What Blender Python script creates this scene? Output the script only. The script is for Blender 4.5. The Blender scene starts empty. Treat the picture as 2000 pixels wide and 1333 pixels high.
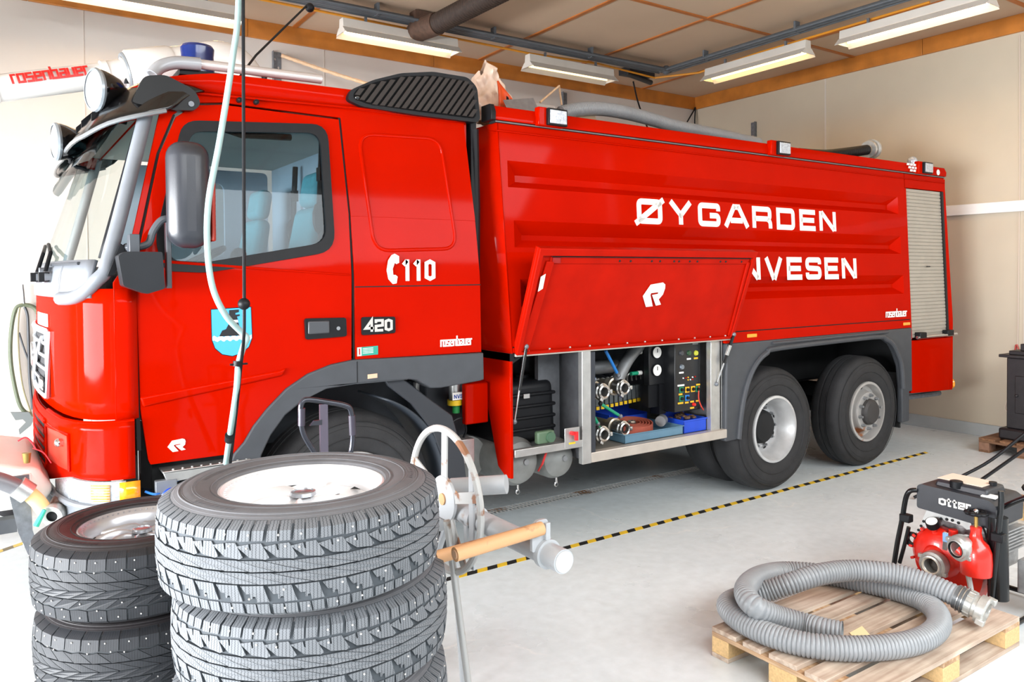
import bpy, bmesh, math, random
from math import sin, cos, pi, sqrt, radians, atan2
from mathutils import Vector, Matrix
from mathutils.geometry import tessellate_polygon
random.seed(7)
sc = bpy.context.scene
COL = sc.collection

# ------------------------------------------------------------------ camera
CAM_F, CAM_CX, CAM_CY, CAM_H = 1510.0, 1000.0, 569.5, 1.85      # image 2000 x 1333
_y, _p, _r = radians(55.9), radians(-1.18), radians(0.43)
_f = Vector((cos(_y)*cos(_p), sin(_y)*cos(_p), sin(_p)))
_rt = Vector((sin(_y), -cos(_y), 0)); _dn = _f.cross(_rt)
RT = _rt*cos(_r)+_dn*sin(_r); DN = -_rt*sin(_r)+_dn*cos(_r)
cam_d = bpy.data.cameras.new('camera'); cam = bpy.data.objects.new('camera', cam_d); COL.objects.link(cam)
cam_d.sensor_fit = 'HORIZONTAL'; cam_d.sensor_width = 36.0; cam_d.lens = CAM_F/2000*36
cam_d.shift_x = 0; cam_d.shift_y = (CAM_CY-666.5)/2000; cam_d.clip_start = 0.05; cam_d.clip_end = 200
mw = Matrix.Identity(4)
for i, v in enumerate((RT, -DN, -_f)):
    for j in range(3): mw[j][i] = v[j]
mw[0][3], mw[1][3], mw[2][3] = 0, 0, CAM_H
cam.matrix_world = mw; sc.camera = cam
def at(px, py, X=None, Y=None, Z=None):
    """measured point of the photograph on a known plane of the room"""
    d = RT*((px-CAM_CX)/CAM_F)+DN*((py-CAM_CY)/CAM_F)+_f
    t = X/d.x if X is not None else (Y/d.y if Y is not None else (Z-CAM_H)/d.z)
    return Vector((0, 0, CAM_H))+d*t

# ------------------------------------------------------------------ light
world = bpy.data.worlds.new('daylight'); sc.world = world; world.use_nodes = True
bg = world.node_tree.nodes['Background']; bg.inputs[0].default_value = (0.86, 0.93, 1.0, 1); bg.inputs[1].default_value = 0.6
def area(name, loc, rot, sx, sy, power, col):
    l = bpy.data.lights.new(name, 'AREA'); l.shape = 'RECTANGLE'; l.size = sx; l.size_y = sy; l.energy = power; l.color = col
    o = bpy.data.objects.new(name, l); COL.objects.link(o); o.location = loc; o.rotation_euler = rot; return o
# daylight through the open vehicle door on the left and through the gate behind the photographer
area("daylight_front_gate", (-7.0, 3.6, 1.5), (0, radians(-90), 0), 2.0, 9.0, 2900, (0.95, 0.975, 1.0))
area("daylight_side_gate", (3.2, -2.9, 4.9), (radians(42), 0, 0), 11.0, 3.2, 880, (0.96, 0.985, 1.0))
sc.view_settings.view_transform = 'Standard'; sc.view_settings.look = 'None'
sc.view_settings.gamma = 1.0; sc.view_settings.exposure = 0.3; sc.view_settings.use_curve_mapping = False

# ------------------------------------------------------------------ materials
_M = {}
def lin(c):
    if isinstance(c, str): c = tuple(int(c[i:i+2], 16) for i in (0, 2, 4))
    return tuple((x/255/12.92 if x/255 <= .04045 else ((x/255+.055)/1.055)**2.4) for x in c)
def mat(name, col, rough=.5, metal=0., var=0., vscale=8., bump=0., bscale=60., coat=0., emit=None, estr=0., col2=None, spec=None, thr=None):
    """procedural principled material: base colour varied by noise, optional bump, optional second colour patches (thr)"""
    if name in _M: return _M[name]
    m = bpy.data.materials.new(name); m.use_nodes = True; nt = m.node_tree; N = nt.nodes; L = nt.links
    b = N['Principled BSDF']; c = lin(col)
    b.inputs['Roughness'].default_value = rough; b.inputs['Metallic'].default_value = metal
    if spec is not None: b.inputs['Specular IOR Level'].default_value = spec
    if coat: b.inputs['Coat Weight'].default_value = coat; b.inputs['Coat Roughness'].default_value = .06
    b.inputs['Base Color'].default_value = (*c, 1)
    tc = N.new('ShaderNodeTexCoord')
    if var or col2:
        no = N.new('ShaderNodeTexNoise'); no.inputs['Scale'].default_value = vscale; no.inputs['Detail'].default_value = 6
        L.new(tc.outputs['Object'], no.inputs['Vector'])
        r = N.new('ShaderNodeValToRGB'); L.new(no.outputs[0], r.inputs[0]); L.new(r.outputs[0], b.inputs['Base Color'])
        if thr:
            r.color_ramp.elements[0].position = thr-.03; r.color_ramp.elements[1].position = thr+.03
        else:
            r.color_ramp.elements[0].position = .3; r.color_ramp.elements[1].position = .7
        c2 = lin(col2) if col2 else tuple(min(1, x*(1+var)) for x in c)
        c1 = c if col2 else tuple(x*(1-var) for x in c)
        r.color_ramp.elements[0].color = (*c1, 1); r.color_ramp.elements[1].color = (*c2, 1)
    if bump:
        n2 = N.new('ShaderNodeTexNoise'); n2.inputs['Scale'].default_value = bscale; n2.inputs['Detail'].default_value = 4
        L.new(tc.outputs['Object'], n2.inputs['Vector'])
        bp = N.new('ShaderNodeBump'); bp.inputs['Strength'].default_value = bump; bp.inputs['Distance'].default_value = .01
        L.new(n2.outputs[0], bp.inputs['Height']); L.new(bp.outputs[0], b.inputs['Normal'])
    if emit:
        b.inputs['Emission Color'].default_value = (*lin(emit), 1); b.inputs['Emission Strength'].default_value = estr
    _M[name] = m; return m
def glass(name, tint, refl=1.0, ior=1.5):
    m = bpy.data.materials.new(name); m.use_nodes = True; nt = m.node_tree; N = nt.nodes; L = nt.links
    for n in list(N): N.remove(n)
    o = N.new('ShaderNodeOutputMaterial'); mx = N.new('ShaderNodeMixShader'); t = N.new('ShaderNodeBsdfTransparent'); g = N.new('ShaderNodeBsdfGlossy')
    f = N.new('ShaderNodeLayerWeight'); f.inputs[0].default_value = .5; g.inputs['Roughness'].default_value = .02
    pw = N.new('ShaderNodeMath'); pw.operation = 'POWER'; pw.inputs[1].default_value = 4.0
    mu = N.new('ShaderNodeMath'); mu.operation = 'MULTIPLY_ADD'; mu.inputs[1].default_value = .7*refl; mu.inputs[2].default_value = .045*refl; mu.use_clamp = True
    t.inputs[0].default_value = (*tint, 1)
    L.new(f.outputs['Facing'], pw.inputs[0]); L.new(pw.outputs[0], mu.inputs[0]); L.new(mu.outputs[0], mx.inputs[0]); L.new(t.outputs[0], mx.inputs[1]); L.new(g.outputs[0], mx.inputs[2]); L.new(mx.outputs[0], o.inputs[0])
    return m

RED = mat('red_paint', (176, 16, 0), .34, 0, .05, 3, .02, 220, coat=.10, spec=.0)
REDD = mat('red_paint_inner', (172, 18, 1), .5, 0, .10, 6, .04, 60, spec=.08)
BLK = mat('black_plastic', (20, 21, 24), .45, 0, .12, 20, .05, 300, spec=.22)
BLKG = mat('black_gloss', (8, 8, 9), .16, 0, .1, 10, coat=.25)
DGR = mat('dark_grey_plastic', (62, 65, 70), .5, 0, .08, 12, .08, 500)
MGR = mat('mid_grey_plastic', (112, 116, 122), .45, 0, .06, 12, .05, 300)
RUB = mat('truck_rubber', (34, 34, 36), .75, 0, .25, 9, .15, 90)
ALU = mat('aluminium', (190, 190, 188), .35, .75, .10, 14, .05, 120)
ALUD = mat('dull_aluminium', (138, 140, 142), .5, .55, .18, 9, .05, 150)
STL = mat('polished_steel', (205, 205, 205), .18, .95, .1, 30)
GALV = mat('galvanised_steel', (120, 124, 130), .5, .6, .2, 30, .05, 100)
WHT = mat('white_paint', (232, 232, 230), .35, 0, .03, 6)
WHL = mat('white_lettering', (240, 238, 232), .45, 0, .02, 9)
DARK = mat('dark_underbody', (16, 17, 19), .8, 0, .3, 8)
GRYT = mat('grey_tank_paint', (122, 124, 122), .5, 0, .15, 10, .05, 60)
YEL = mat('yellow_plastic', (232, 190, 30), .5, 0, .08, 15)
ORG = mat('orange_lens', (250, 150, 20), .15, 0, .1, 60, coat=.6)
CLR = mat('clear_lens', (176, 182, 190), .2, .2, .25, 70, .2, 120, coat=.8)
BLU = mat('blue_beacon', (3, 30, 92), .2, 0, .15, 8, coat=.3)
GLS = glass('window_glass', (.52, .60, .64), .5)
WGL = glass('windscreen_glass', (.80, .88, .86), 1.0)
SMK = glass('smoked_visor', (.20, .28, .30), 1.0)

# ------------------------------------------------------------------ geometry helper
def frame(n, up=None):
    n = Vector(n).normalized(); up = Vector(up) if up else (Vector((0, 0, 1)) if abs(n.z) < .95 else Vector((1, 0, 0)))
    u = up.cross(n).normalized(); v = n.cross(u); return u, v, n
class MB:
    def __init__(s): s.v = []; s.f = []; s.m = []; s.k = 0
    def add(s, V, F):
        o = len(s.v); s.v += [tuple(p) for p in V]
        s.f += [tuple(i+o for i in f) for f in F]; s.m += [s.k]*len(F); return s
    def mi(s, k): s.k = k; return s
    def box(s, c, d, R=None, taper=(1, 1)):
        V = []
        for z in (-1, 1):
            tx, ty = (taper if z > 0 else (1, 1))
            for x, y in ((-1, -1), (1, -1), (1, 1), (-1, 1)):
                p = Vector((x*d[0]/2*tx, y*d[1]/2*ty, z*d[2]/2))
                if R is not None: p = R @ p
                V.append(p+Vector(c))
        return s.add(V, [(3, 2, 1, 0), (4, 5, 6, 7), (0, 1, 5, 4), (1, 2, 6, 5), (2, 3, 7, 6), (3, 0, 4, 7)])
    def b2(s, p, q):
        return s.box([(p[i]+q[i])/2 for i in range(3)], [abs(q[i]-p[i]) for i in range(3)])
    def cyl(s, p, q, r, r2=None, n=20, cap=True):
        p, q = Vector(p), Vector(q); r2 = r if r2 is None else r2; u, v, w = frame(q-p)
        V = [c+(u*cos(2*pi*i/n)+v*sin(2*pi*i/n))*rr for c, rr in ((p, r), (q, r2)) for i in range(n)]
        F = [(i, (i+1) % n, n+(i+1) % n, n+i) for i in range(n)]
        if cap: F += [tuple(range(n-1, -1, -1)), tuple(range(n, 2*n))]
        return s.add(V, F)
    def tube(s, P, r, n=10, closed=False, rad=None, cap=True):
        P = [Vector(p) for p in P]; m = len(P); V = []; pu = None
        for i in range(m):
            a = P[(i-1) % m] if (closed or i > 0) else P[i]; b = P[(i+1) % m] if (closed or i < m-1) else P[i]
            t = (b-a).normalized()
            if pu is None: u = frame(t)[0]
            else:
                u = pu-t*pu.dot(t); u = u.normalized() if u.length > 1e-6 else frame(t)[0]
            pu = u; w = t.cross(u); rr = rad[i] if rad else r
            V += [P[i]+(u*cos(2*pi*k/n)+w*sin(2*pi*k/n))*rr for k in range(n)]
        F = []
        for i in range(m if closed else m-1):
            j = (i+1) % m
            F += [(i*n+k, i*n+(k+1) % n, j*n+(k+1) % n, j*n+k) for k in range(n)]
        if cap and not closed: F += [tuple(range(n-1, -1, -1)), tuple(range((m-1)*n, m*n))]
        return s.add(V, F)
    def lathe(s, prof, o, ax, n=32, closed=False, a0=0., a1=2*pi, up=None):
        """prof: list of (radius, height along axis)"""
        u, v, w = frame(ax, up); o = Vector(o); full = abs(a1-a0-2*pi) < 1e-6; c = n if full else n+1; V = []
        for r, h in prof:
            for i in range(c):
                a = a0+(a1-a0)*i/n; V.append(o+w*h+(u*cos(a)+v*sin(a))*max(r, 1e-5))
        F = []; m = len(prof)
        for j in range(m if closed else m-1):
            k = (j+1) % m
            for i in range(n): i2 = (i+1) % c; F.append((j*c+i, j*c+i2, k*c+i2, k*c+i))
        return s.add(V, F)
    def sphere(s, c, r, n=14, sc=(1, 1, 1), R=None):
        V = []; F = []; m = n//2
        for j in range(m+1):
            for i in range(n):
                p = Vector((sin(pi*j/m)*cos(2*pi*i/n)*sc[0], sin(pi*j/m)*sin(2*pi*i/n)*sc[1], cos(pi*j/m)*sc[2]))*r
                if R is not None: p = R @ p
                V.append(p+Vector(c))
        for j in range(m):
            for i in range(n): F.append((j*n+i, (j+1)*n+i, (j+1)*n+(i+1) % n, j*n+(i+1) % n))
        return s.add(V, F)
    def plate(s, loops, o, u, v, t):
        """extruded polygon (first loop outer, others holes) in plane o,u,v; thickness vector t"""
        o, u, v, t = Vector(o), Vector(u), Vector(v), Vector(t)
        L3 = [[Vector((a, b, 0)) for a, b in lp] for lp in loops]
        tris = tessellate_polygon(L3); pts = [p for lp in L3 for p in lp]; n = len(pts)
        V = [o+u*p.x+v*p.y for p in pts]+[o+u*p.x+v*p.y+t for p in pts]
        F = []
        nrm = u.cross(v); flip = nrm.dot(t) > 0
        for a, b, c in tris:
            A = (pts[b]-pts[a]).cross(pts[c]-pts[a]).z
            if (A > 0) == flip: a, c = c, a
            F += [(a, b, c), (c+n, b+n, a+n)]
        k = 0
        for lp in L3:
            m = len(lp); ar = sum(lp[i].x*lp[(i+1) % m].y-lp[(i+1) % m].x*lp[i].y for i in range(m))
            hole = k > 0
            for i in range(m):
                a, b = k+i, k+(i+1) % m
                q = (a, b, b+n, a+n)
                if ((ar > 0) == flip) == hole: pass
                F.append(q if ((ar > 0) != flip) != True else q)
            k += m
        s.add(V, F); s.fix = True; return s
    def grid(s, fn, nu, nv, closed_u=False):
        V = [fn(i/(nu if closed_u else nu), j/nv) for j in range(nv+1) for i in range(nu if closed_u else nu+1)]
        c = nu if closed_u else nu+1
        return s.add(V, [(j*c+i, j*c+(i+1) % c, (j+1)*c+(i+1) % c, (j+1)*c+i) for j in range(nv) for i in range(nu)])
    def xf(s, fn, start=0):
        s.v[start:] = [tuple(fn(Vector(p))) for p in s.v[start:]]; return s
    def build(s, name, mt, parent=None, bevel=0, cuts=(), warp=None, angle=35, uv=None, smooth=True, solid=0, sub=0, merge=False, seg=2):
        me = bpy.data.meshes.new(name); me.from_pydata(s.v, [], s.f)
        mts = mt if isinstance(mt, (list, tuple)) else [mt]
        for x in mts: me.materials.append(x)
        if len(mts) > 1: me.polygons.foreach_set('material_index', s.m)
        if cuts or warp or getattr(s, 'fix', False) or merge:
            bm = bmesh.new(); bm.from_mesh(me)
            if merge: bmesh.ops.remove_doubles(bm, verts=bm.verts, dist=1e-5)
            for co, no in cuts:
                bmesh.ops.bisect_plane(bm, geom=bm.verts[:]+bm.edges[:]+bm.faces[:], plane_co=co, plane_no=no)
            if warp:
                for vv in bm.verts: vv.co = warp(vv.co)
            bmesh.ops.recalc_face_normals(bm, faces=bm.faces)
            bm.to_mesh(me); bm.free()
        if smooth:
            me.polygons.foreach_set('use_smooth', [True]*len(me.polygons)); me.set_sharp_from_angle(angle=radians(angle))
        if uv:
            l = me.uv_layers.new(name='UVMap')
            for lp in me.loops: l.data[lp.index].uv = uv[lp.vertex_index]
        me.update(); ob = bpy.data.objects.new(name, me); COL.objects.link(ob)
        if parent is not None: ob.parent = parent; ob.matrix_parent_inverse = Matrix.Identity(4); 
        if parent is not None:
            # vertices are given in world space: move them into the parent's frame
            inv = world_of(parent).inverted()
            me.transform(inv)
        if solid:
            md = ob.modifiers.new('solid', 'SOLIDIFY'); md.thickness = solid; md.offset = 0
        if bevel:
            md = ob.modifiers.new('bevel', 'BEVEL'); md.width = bevel; md.segments = seg; md.limit_method = 'ANGLE'; md.angle_limit = radians(40); md.harden_normals = False
        if sub:
            md = ob.modifiers.new('sub', 'SUBSURF'); md.levels = sub; md.render_levels = sub
        return ob
def world_of(o):
    m = o.matrix_basis.copy()
    while o.parent is not None:
        o = o.parent; m = o.matrix_basis @ m
    return m
def tag(o, label=None, cat=None, group=None, kind=None):
    if label: o['label'] = label
    if cat: o['category'] = cat
    if group: o['group'] = group
    if kind: o['kind'] = kind
    return o
def empty(name, loc, label, cat, group=None):
    o = bpy.data.objects.new(name, None); COL.objects.link(o); o.location = loc; o.empty_display_size = .1
    return tag(o, label, cat, group)
def rpoly(P, r, n=5):
    """round the corners of a polygon; r scalar or per-corner list"""
    out = []; m = len(P)
    for i in range(m):
        a, b, c = (Vector(P[i-1]), Vector(P[i]), Vector(P[(i+1) % m])); rr = r[i] if isinstance(r, (list, tuple)) else r
        if rr <= 0: out.append(tuple(b)); continue
        d1 = (a-b); d2 = (c-b); k = min(rr, d1.length*.49, d2.length*.49); p = b+d1.normalized()*k; q = b+d2.normalized()*k
        for j in range(n+1):
            t = j/n; out.append(tuple(p*(1-t)**2+b*2*t*(1-t)+q*t*t))
    return out
def smooth_path(P, n=8, closed=False):
    """Catmull-Rom through points"""
    P = [Vector(p) for p in P]; m = len(P); out = []
    for i in range(m if closed else m-1):
        if closed: a, b, c, d = P[i-1], P[i], P[(i+1) % m], P[(i+2) % m]
        else: a, b, c, d = P[max(i-1, 0)], P[i], P[i+1], P[min(i+2, m-1)]
        for j in range(n):
            t = j/n; out.append(.5*((2*b)+(c-a)*t+(2*a-5*b+4*c-d)*t*t+(3*b-a-3*c+d)*t**3))
    if not closed: out.append(P[-1])
    return out
def circ(cx, cy, r, n=24): return [(cx+r*cos(2*pi*i/n), cy+r*sin(2*pi*i/n)) for i in range(n)]

# ------------------------------------------------------------------ stroke lettering (unit height, variable width)
def G(*pl): return pl
FONT = {
 'A': (.95, G([(0, 0), (.40, 1)], [(.55, 1), (.95, 0)], [(.22, .3), (.73, .3)], [(.36,.93),(.59,.93)])), 'D': (.92, G([(.1, .5), (.1, .91), (.82, .91), (.82, .09), (.1, .09), (.1, .5)])),
 'E': (.82, G([(.82, .91), (.1, .91), (.1, .09), (.82, .09)], [(.1, .5), (.76, .5)])), 'G': (.95, G([(.85, .68), (.85, .91), (.1, .91), (.1, .09), (.85, .09), (.85, .47), (.5, .47)])),
 'N': (.92, G([(.1, 0), (.1, 1)], [(.14, .95), (.78, .05)], [(.82, 0), (.82, 1)])), 'R': (.92, G([(.1, 0), (.1, .91), (.82, .91), (.82, .45), (.1, .45)], [(.72, .45), (.84, .3), (.84, 0)])),
 'S': (.88, G([(.8, .7), (.8, .91), (.1, .91), (.1, .52), (.8, .48), (.8, .09), (.1, .09), (.1, .3)])), 'V': (.95, G([(.1, 1), (.46, 0)], [(.85, 1), (.49, 0)])),
 'Y': (.92, G([(.08, 1), (.46, .42), (.84, 1)], [(.46, .5), (.46, 0)])), 'B': (.9, G([(.1, .5), (.1, .91), (.8, .91), (.8, .52), (.1, .5), (.1, .09), (.82, .09), (.82, .5)])),
 'Ø': (1.0, G([(.5, .91), (.12, .91), (.12, .09), (.88, .09), (.88, .91), (.5, .91)], [(-.02, -.03), (1.02, 1.03)])),
 'r': (.6, G([(.1, 0), (.1, .91), (.6, .91)])), 'o': (.85, G([(.1, .5), (.1, .91), (.75, .91), (.75, .09), (.1, .09), (.1, .5)])),
 's': (.85, G([(.78, .91), (.1, .91), (.1, .5), (.75, .5), (.75, .09), (.05, .09)])), 'e': (.85, G([(.78, .09), (.1, .09), (.1, .91), (.75, .91), (.75, .5), (.1, .5)])),
 'n': (.85, G([(.1, 0), (.1, .91), (.75, .91), (.75, 0)])), 'b': (.85, G([(.1, 1.5), (.1, .09), (.75, .09), (.75, .91), (.1, .91)])),
 'a': (.85, G([(.1, .91), (.75, .91), (.75, .09), (.1, .09), (.1, .5), (.75, .5)])), 'u': (.85, G([(.1, 1), (.1, .09), (.75, .09), (.75, 1)])),
 '1': (.5, G([(.32, 0), (.32, 1)], [(.3, .95), (.04, .74)])), '0': (.72, G([(.36, .91), (.1, .82), (.1, .18), (.36, .09), (.62, .18), (.62, .82), (.36, .91)])),
 '4': (.8, G([(.62, 0), (.62, .97), (.08, .3), (.8, .3)])), '2': (.8, G([(.1, .7), (.1, .91), (.7, .91), (.7, .5), (.1, .45), (.1, .09), (.75, .09)])),
 'F': (.75, G([(.1, 0), (.1, .91), (.75, .91)], [(.1, .5), (.65, .5)])), 'M': (1., G([(.1, 0), (.1, 1)], [(.14, .95), (.5, .3), (.86, .95)], [(.9, 0), (.9, 1)])),
 'O': (.9, G([(.45, .91), (.1, .8), (.1, .2), (.45, .09), (.8, .2), (.8, .8), (.45, .91)])), 't': (.6, G([(.25, 1.2), (.25, .09), (.55, .09)], [(0, .85), (.55, .85)])),
 'P': (.85, G([(.1, 0), (.1, .91), (.78, .91), (.78, .45), (.1, .45)])), ' ': (.5, ()),
}
def stroke(mb, pl, w, o, u, v, t, closed=None):
    """mitred ribbon with thickness"""
    P = [Vector((a, b)) for a, b in pl]; m = len(P); closed = (P[0]-P[-1]).length < 1e-6
    if closed: P = P[:-1]; m -= 1
    A = []; B = []
    for i in range(m):
        d1 = (P[i]-P[i-1]) if (closed or i > 0) else (P[i+1]-P[i]); d2 = (P[(i+1) % m]-P[i]) if (closed or i < m-1) else d1
        d1 = d1.normalized(); d2 = d2.normalized(); n1 = Vector((-d1.y, d1.x)); n2 = Vector((-d2.y, d2.x)); n = (n1+n2)
        n = n.normalized() if n.length > .1 else n1
        k = w/2/max(.35, n.dot(n1)); A.append(P[i]+n*k); B.append(P[i]-n*k)
    for i in range(m if closed else m-1):
        j = (i+1) % m
        q = [A[i], B[i], B[j], A[j]]
        V = [o+u*p.x+v*p.y for p in q]; V += [p+t for p in V]
        mb.add(V, [(0, 1, 2, 3), (7, 6, 5, 4), (0, 4, 5, 1), (1, 5, 6, 2), (2, 6, 7, 3), (3, 7, 4, 0)])
def text(mb, s, o, u, v, h, width=None, w=.19, gap=.12, t=None, slant=0.):
    """lettering from baseline point o along u, up v; fitted to width"""
    o, u, v = Vector(o), Vector(u).normalized(), Vector(v).normalized(); t = Vector(t)
    tot = sum(FONT[c][0]+gap for c in s)-gap; sx = (width/tot) if width else h; x = 0
    for c in s:
        for pl in FONT[c][1]:
            # width of the strokes stays even: work in metric units
            Q = [((x+a)*sx+slant*b*h, b*h) for a, b in pl]
            if c in 'ØGRDSBO' and h > .1:
                cl = math.dist(Q[0], Q[-1]) < 1e-6; n = len(Q)-1 if cl else len(Q); B_ = Q[:n]
                rr = [0 if ((not cl and i in (0, n-1)) or (c in 'RDB' and pl[i][0] < .15)) else .17*h for i in range(n)]
                Q = rpoly(B_, rr, 5); Q = Q+[Q[0]] if cl else Q
            stroke(mb, Q, w*h, o, u, v, t)
        x += FONT[c][0]+gap
    return mb
R_LOGO = [(0, .45), (.25, .92), (.83, 1), (.96, .92), (1, .76), (.97, .5), (.82, .3), (1, .08), (.76, .04), (.44, .49), (.72, .53), (.72, .60), (.36, .57), (.35, .49), (.6, .02), (.28, 0)]
def logo(mb, o, u, v, w, h, t): mb.plate([[(a*w, b*h) for a, b in R_LOGO]], o, u, v, t)
# ================================================================== the building
XR, YF, ZC, XL, YN = 9.25, 8.50, 4.62, -3.0, -1.1
def struct(mb, name, m, **k):
    return tag(mb.build(name, m, **k), kind='structure')
def floor_mat():
    m = bpy.data.materials.new('painted_concrete_floor'); m.use_nodes = True; nt = m.node_tree; N = nt.nodes; L = nt.links; b = N['Principled BSDF']
    tc = N.new('ShaderNodeTexCoord')
    def noise(sc_, det, dist=0.):
        n = N.new('ShaderNodeTexNoise'); n.inputs['Scale'].default_value = sc_; n.inputs['Detail'].default_value = det; n.inputs['Distortion'].default_value = dist
        L.new(tc.outputs['Object'], n.inputs['Vector']); return n.outputs[0]
    def ramp(src, p0, p1, c0, c1):
        r = N.new('ShaderNodeValToRGB'); L.new(src, r.inputs[0]); r.color_ramp.elements[0].position = p0; r.color_ramp.elements[1].position = p1
        r.color_ramp.elements[0].color = (*c0, 1); r.color_ramp.elements[1].color = (*c1, 1); return r.outputs[0]
    def mix(kind, f, a, c):
        x = N.new('ShaderNodeMixRGB'); x.blend_type = kind
        (L.new(f, x.inputs[0]) if not isinstance(f, float) else setattr(x.inputs[0], 'default_value', f)); L.new(a, x.inputs[1]); L.new(c, x.inputs[2]); return x.outputs[0]
    base = ramp(noise(1.1, 5), .3, .75, lin((216, 225, 229)), lin((227, 234, 236)))
    fine = ramp(noise(14, 8), .25, .8, (.86, .86, .85), (1, 1, 1))
    c = mix('MULTIPLY', 1.0, base, fine)
    # dark scuffs and pale cracks
    sc2 = ramp(noise(5.1, 10, .6), .62, .90, (1, 1, 1), (.72, .70, .66)); c = mix('MULTIPLY', .5, c, sc2)
    v = N.new('ShaderNodeTexVoronoi'); v.feature = 'DISTANCE_TO_EDGE'; v.inputs['Scale'].default_value = .42
    dn = N.new('ShaderNodeTexNoise'); dn.inputs['Scale'].default_value = 2.2; dn.inputs['Detail'].default_value = 6; L.new(tc.outputs['Object'], dn.inputs['Vector'])
    vm = N.new('ShaderNodeVectorMath'); vm.operation = 'MULTIPLY_ADD'; L.new(dn.outputs['Color'], vm.inputs[0]); vm.inputs[1].default_value = (.7, .7, .7); L.new(tc.outputs['Object'], vm.inputs[2]); L.new(vm.outputs[0], v.inputs['Vector'])
    crack = ramp(v.outputs[0], .0, .006, (1, 1, 1), (0, 0, 0))
    br = ramp(noise(.9, 2), .52, .56, (0, 0, 0), (.55, .55, .55)); ck = mix('MULTIPLY', 1., crack, br)
    w = N.new('ShaderNodeRGB'); w.outputs[0].default_value = (.85, .85, .83, 1)
    c = mix('MIX', ck, c, w.outputs[0])
    L.new(c, b.inputs['Base Color'])
    rr = ramp(noise(2.0, 6), .3, .8, (.24, .24, .24), (.42, .42, .42)); L.new(rr, b.inputs['Roughness'])
    bp = N.new('ShaderNodeBump'); bp.inputs['Strength'].default_value = .05; bp.inputs['Distance'].default_value = .01; L.new(noise(30, 5), bp.inputs['Height']); L.new(bp.outputs[0], b.inputs['Normal'])
    return m
# floor with the drain channel cut out of it
DX0, DX1, DY0, DY1 = 1.2, 6.6, 5.02, 5.14
f = MB()
for a, b_, c, d in ((XL-8, XR+.2, YN-6, DY0), (XL-8, XR+.2, DY1, YF+.2), (XL-8, DX0, DY0, DY1), (DX1, XR+.2, DY0, DY1)):
    f.b2((a, c, -.12), (b_, d, 0))
struct(f, 'floor', floor_mat())
ch = MB(); ch.b2((DX0-.01, DY0-.01, -.119), (DX1+.01, DY1+.01, -.105)); struct(ch, 'trim_6', DARK)
WALL = mat('wall_white_panel', (205, 198, 191), .55, 0, .025, 2.5, .03, 300)
w = MB(); w.b2((XL-.2, YF, 0), (XR+.2, YF+.2, ZC+.1)); struct(w, 'wall_far', WALL)
w = MB(); w.b2((XR, YN-.2, 0), (XR+.2, YF, ZC+.1)); struct(w, 'wall_right', mat('wall_warm_tint_panel', (194, 182, 162), .55, 0, .025, 2.5, .03, 300))  # white panel toned down, with warm lamp light tinted into its colour
# left wall and near wall hold the open vehicle gates the daylight comes through
w = MB(); w.plate([[(YN, 0), (-.8, 0), (-.8, 2.55), (7.6, 2.55), (7.6, 0), (YF, 0), (YF, ZC), (YN, ZC)]], (XL-.2, 0, 0), (0, 1, 0), (0, 0, 1), (.2, 0, 0)); struct(w, 'wall_left', WALL)
w = MB(); w.plate([[(XL, 0), (-2.6, 0), (-2.6, 4.45), (8.6, 4.45), (8.6, 0), (XR, 0), (XR, ZC), (XL, ZC)]], (0, YN-.2, 0), (1, 0, 0), (0, 0, 1), (0, .2, 0)); struct(w, 'wall_near', WALL)
CEIL = mat('ceiling_board', (192, 168, 144), .7, 0, .035, 1.6, .04, 200)
c = MB(); c.b2((XL-.2, YN-.2, ZC), (XR+.2, YF+.2, ZC+.15)); struct(c, 'ceiling', CEIL)
WOOD = mat('varnished_pine', (182, 112, 42), .4, 0, .22, 4, .05, 40)
WOODD = mat('varnished_batten', (168, 96, 38), .45, 0, .15, 5)
# pine cornice boards along the two walls, with butt joints
for nm, segs in (('trim_1', [((a, YF-.035, ZC-.19), (b-.004, YF, ZC)) for a, b in ((-3, .35), (.35, 2.35), (2.35, 4.6), (4.6, 7.1), (7.1, XR))]),
                 ('trim_2', [((XR-.035, a, ZC-.19), (XR, b-.004, ZC)) for a, b in ((-1.1, -.2), (-.2, 2.4), (2.4, 4.9), (4.9, YF-.036))])):
    t = MB()
    for p, q in segs: t.b2(p, q)
    struct(t, nm, WOOD, bevel=.004)
t = MB()
for x in (-2.0, -.8, .4, 1.65, 2.85, 4.05, 5.25, 6.49, 8.1): t.b2((x-.024, YN, ZC-.012), (x+.024, YF-.036, ZC))
struct(t, 'trim_3', WOODD)
t = MB()
for y in (-.4, 1.7, 3.7, 5.78): t.b2((XL, y-.024, ZC-.0125), (XR-.036, y+.024, ZC-.0005))
struct(t, 'trim_4', WOODD)
BASE = mat('baseboard_grey', (170, 174, 174), .5, 0, .06, 6)
w = MB(); w.b2((XR-.03, YN, 0), (XR, YF, .14)); struct(w, 'baseboard_right', BASE, bevel=.004)
w = MB(); w.b2((XL, YF-.03, 0), (XR-.03, YF, .14)); struct(w, 'baseboard_far', BASE, bevel=.004)
# white cable ducting on the right wall, with the vertical cover strip of the panel joint
w = MB(); w.b2((XR-.05, YN, 2.50), (XR, 8.45, 2.62)); struct(w, 'trim_5', WHT, bevel=.006)
w = MB()
for y in (3.80, 1.4, 6.2): w.b2((XR-.006, y-.01, .14), (XR, y+.01, ZC-.19))
for x in (-1.6, .8, 3.2, 5.6, 8.0): w.b2((x-.003, YF-.004, .14), (x+.003, YF, ZC-.19))
struct(w, 'trim_7', mat('wall_joint', (205, 196, 186), .6))
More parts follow.
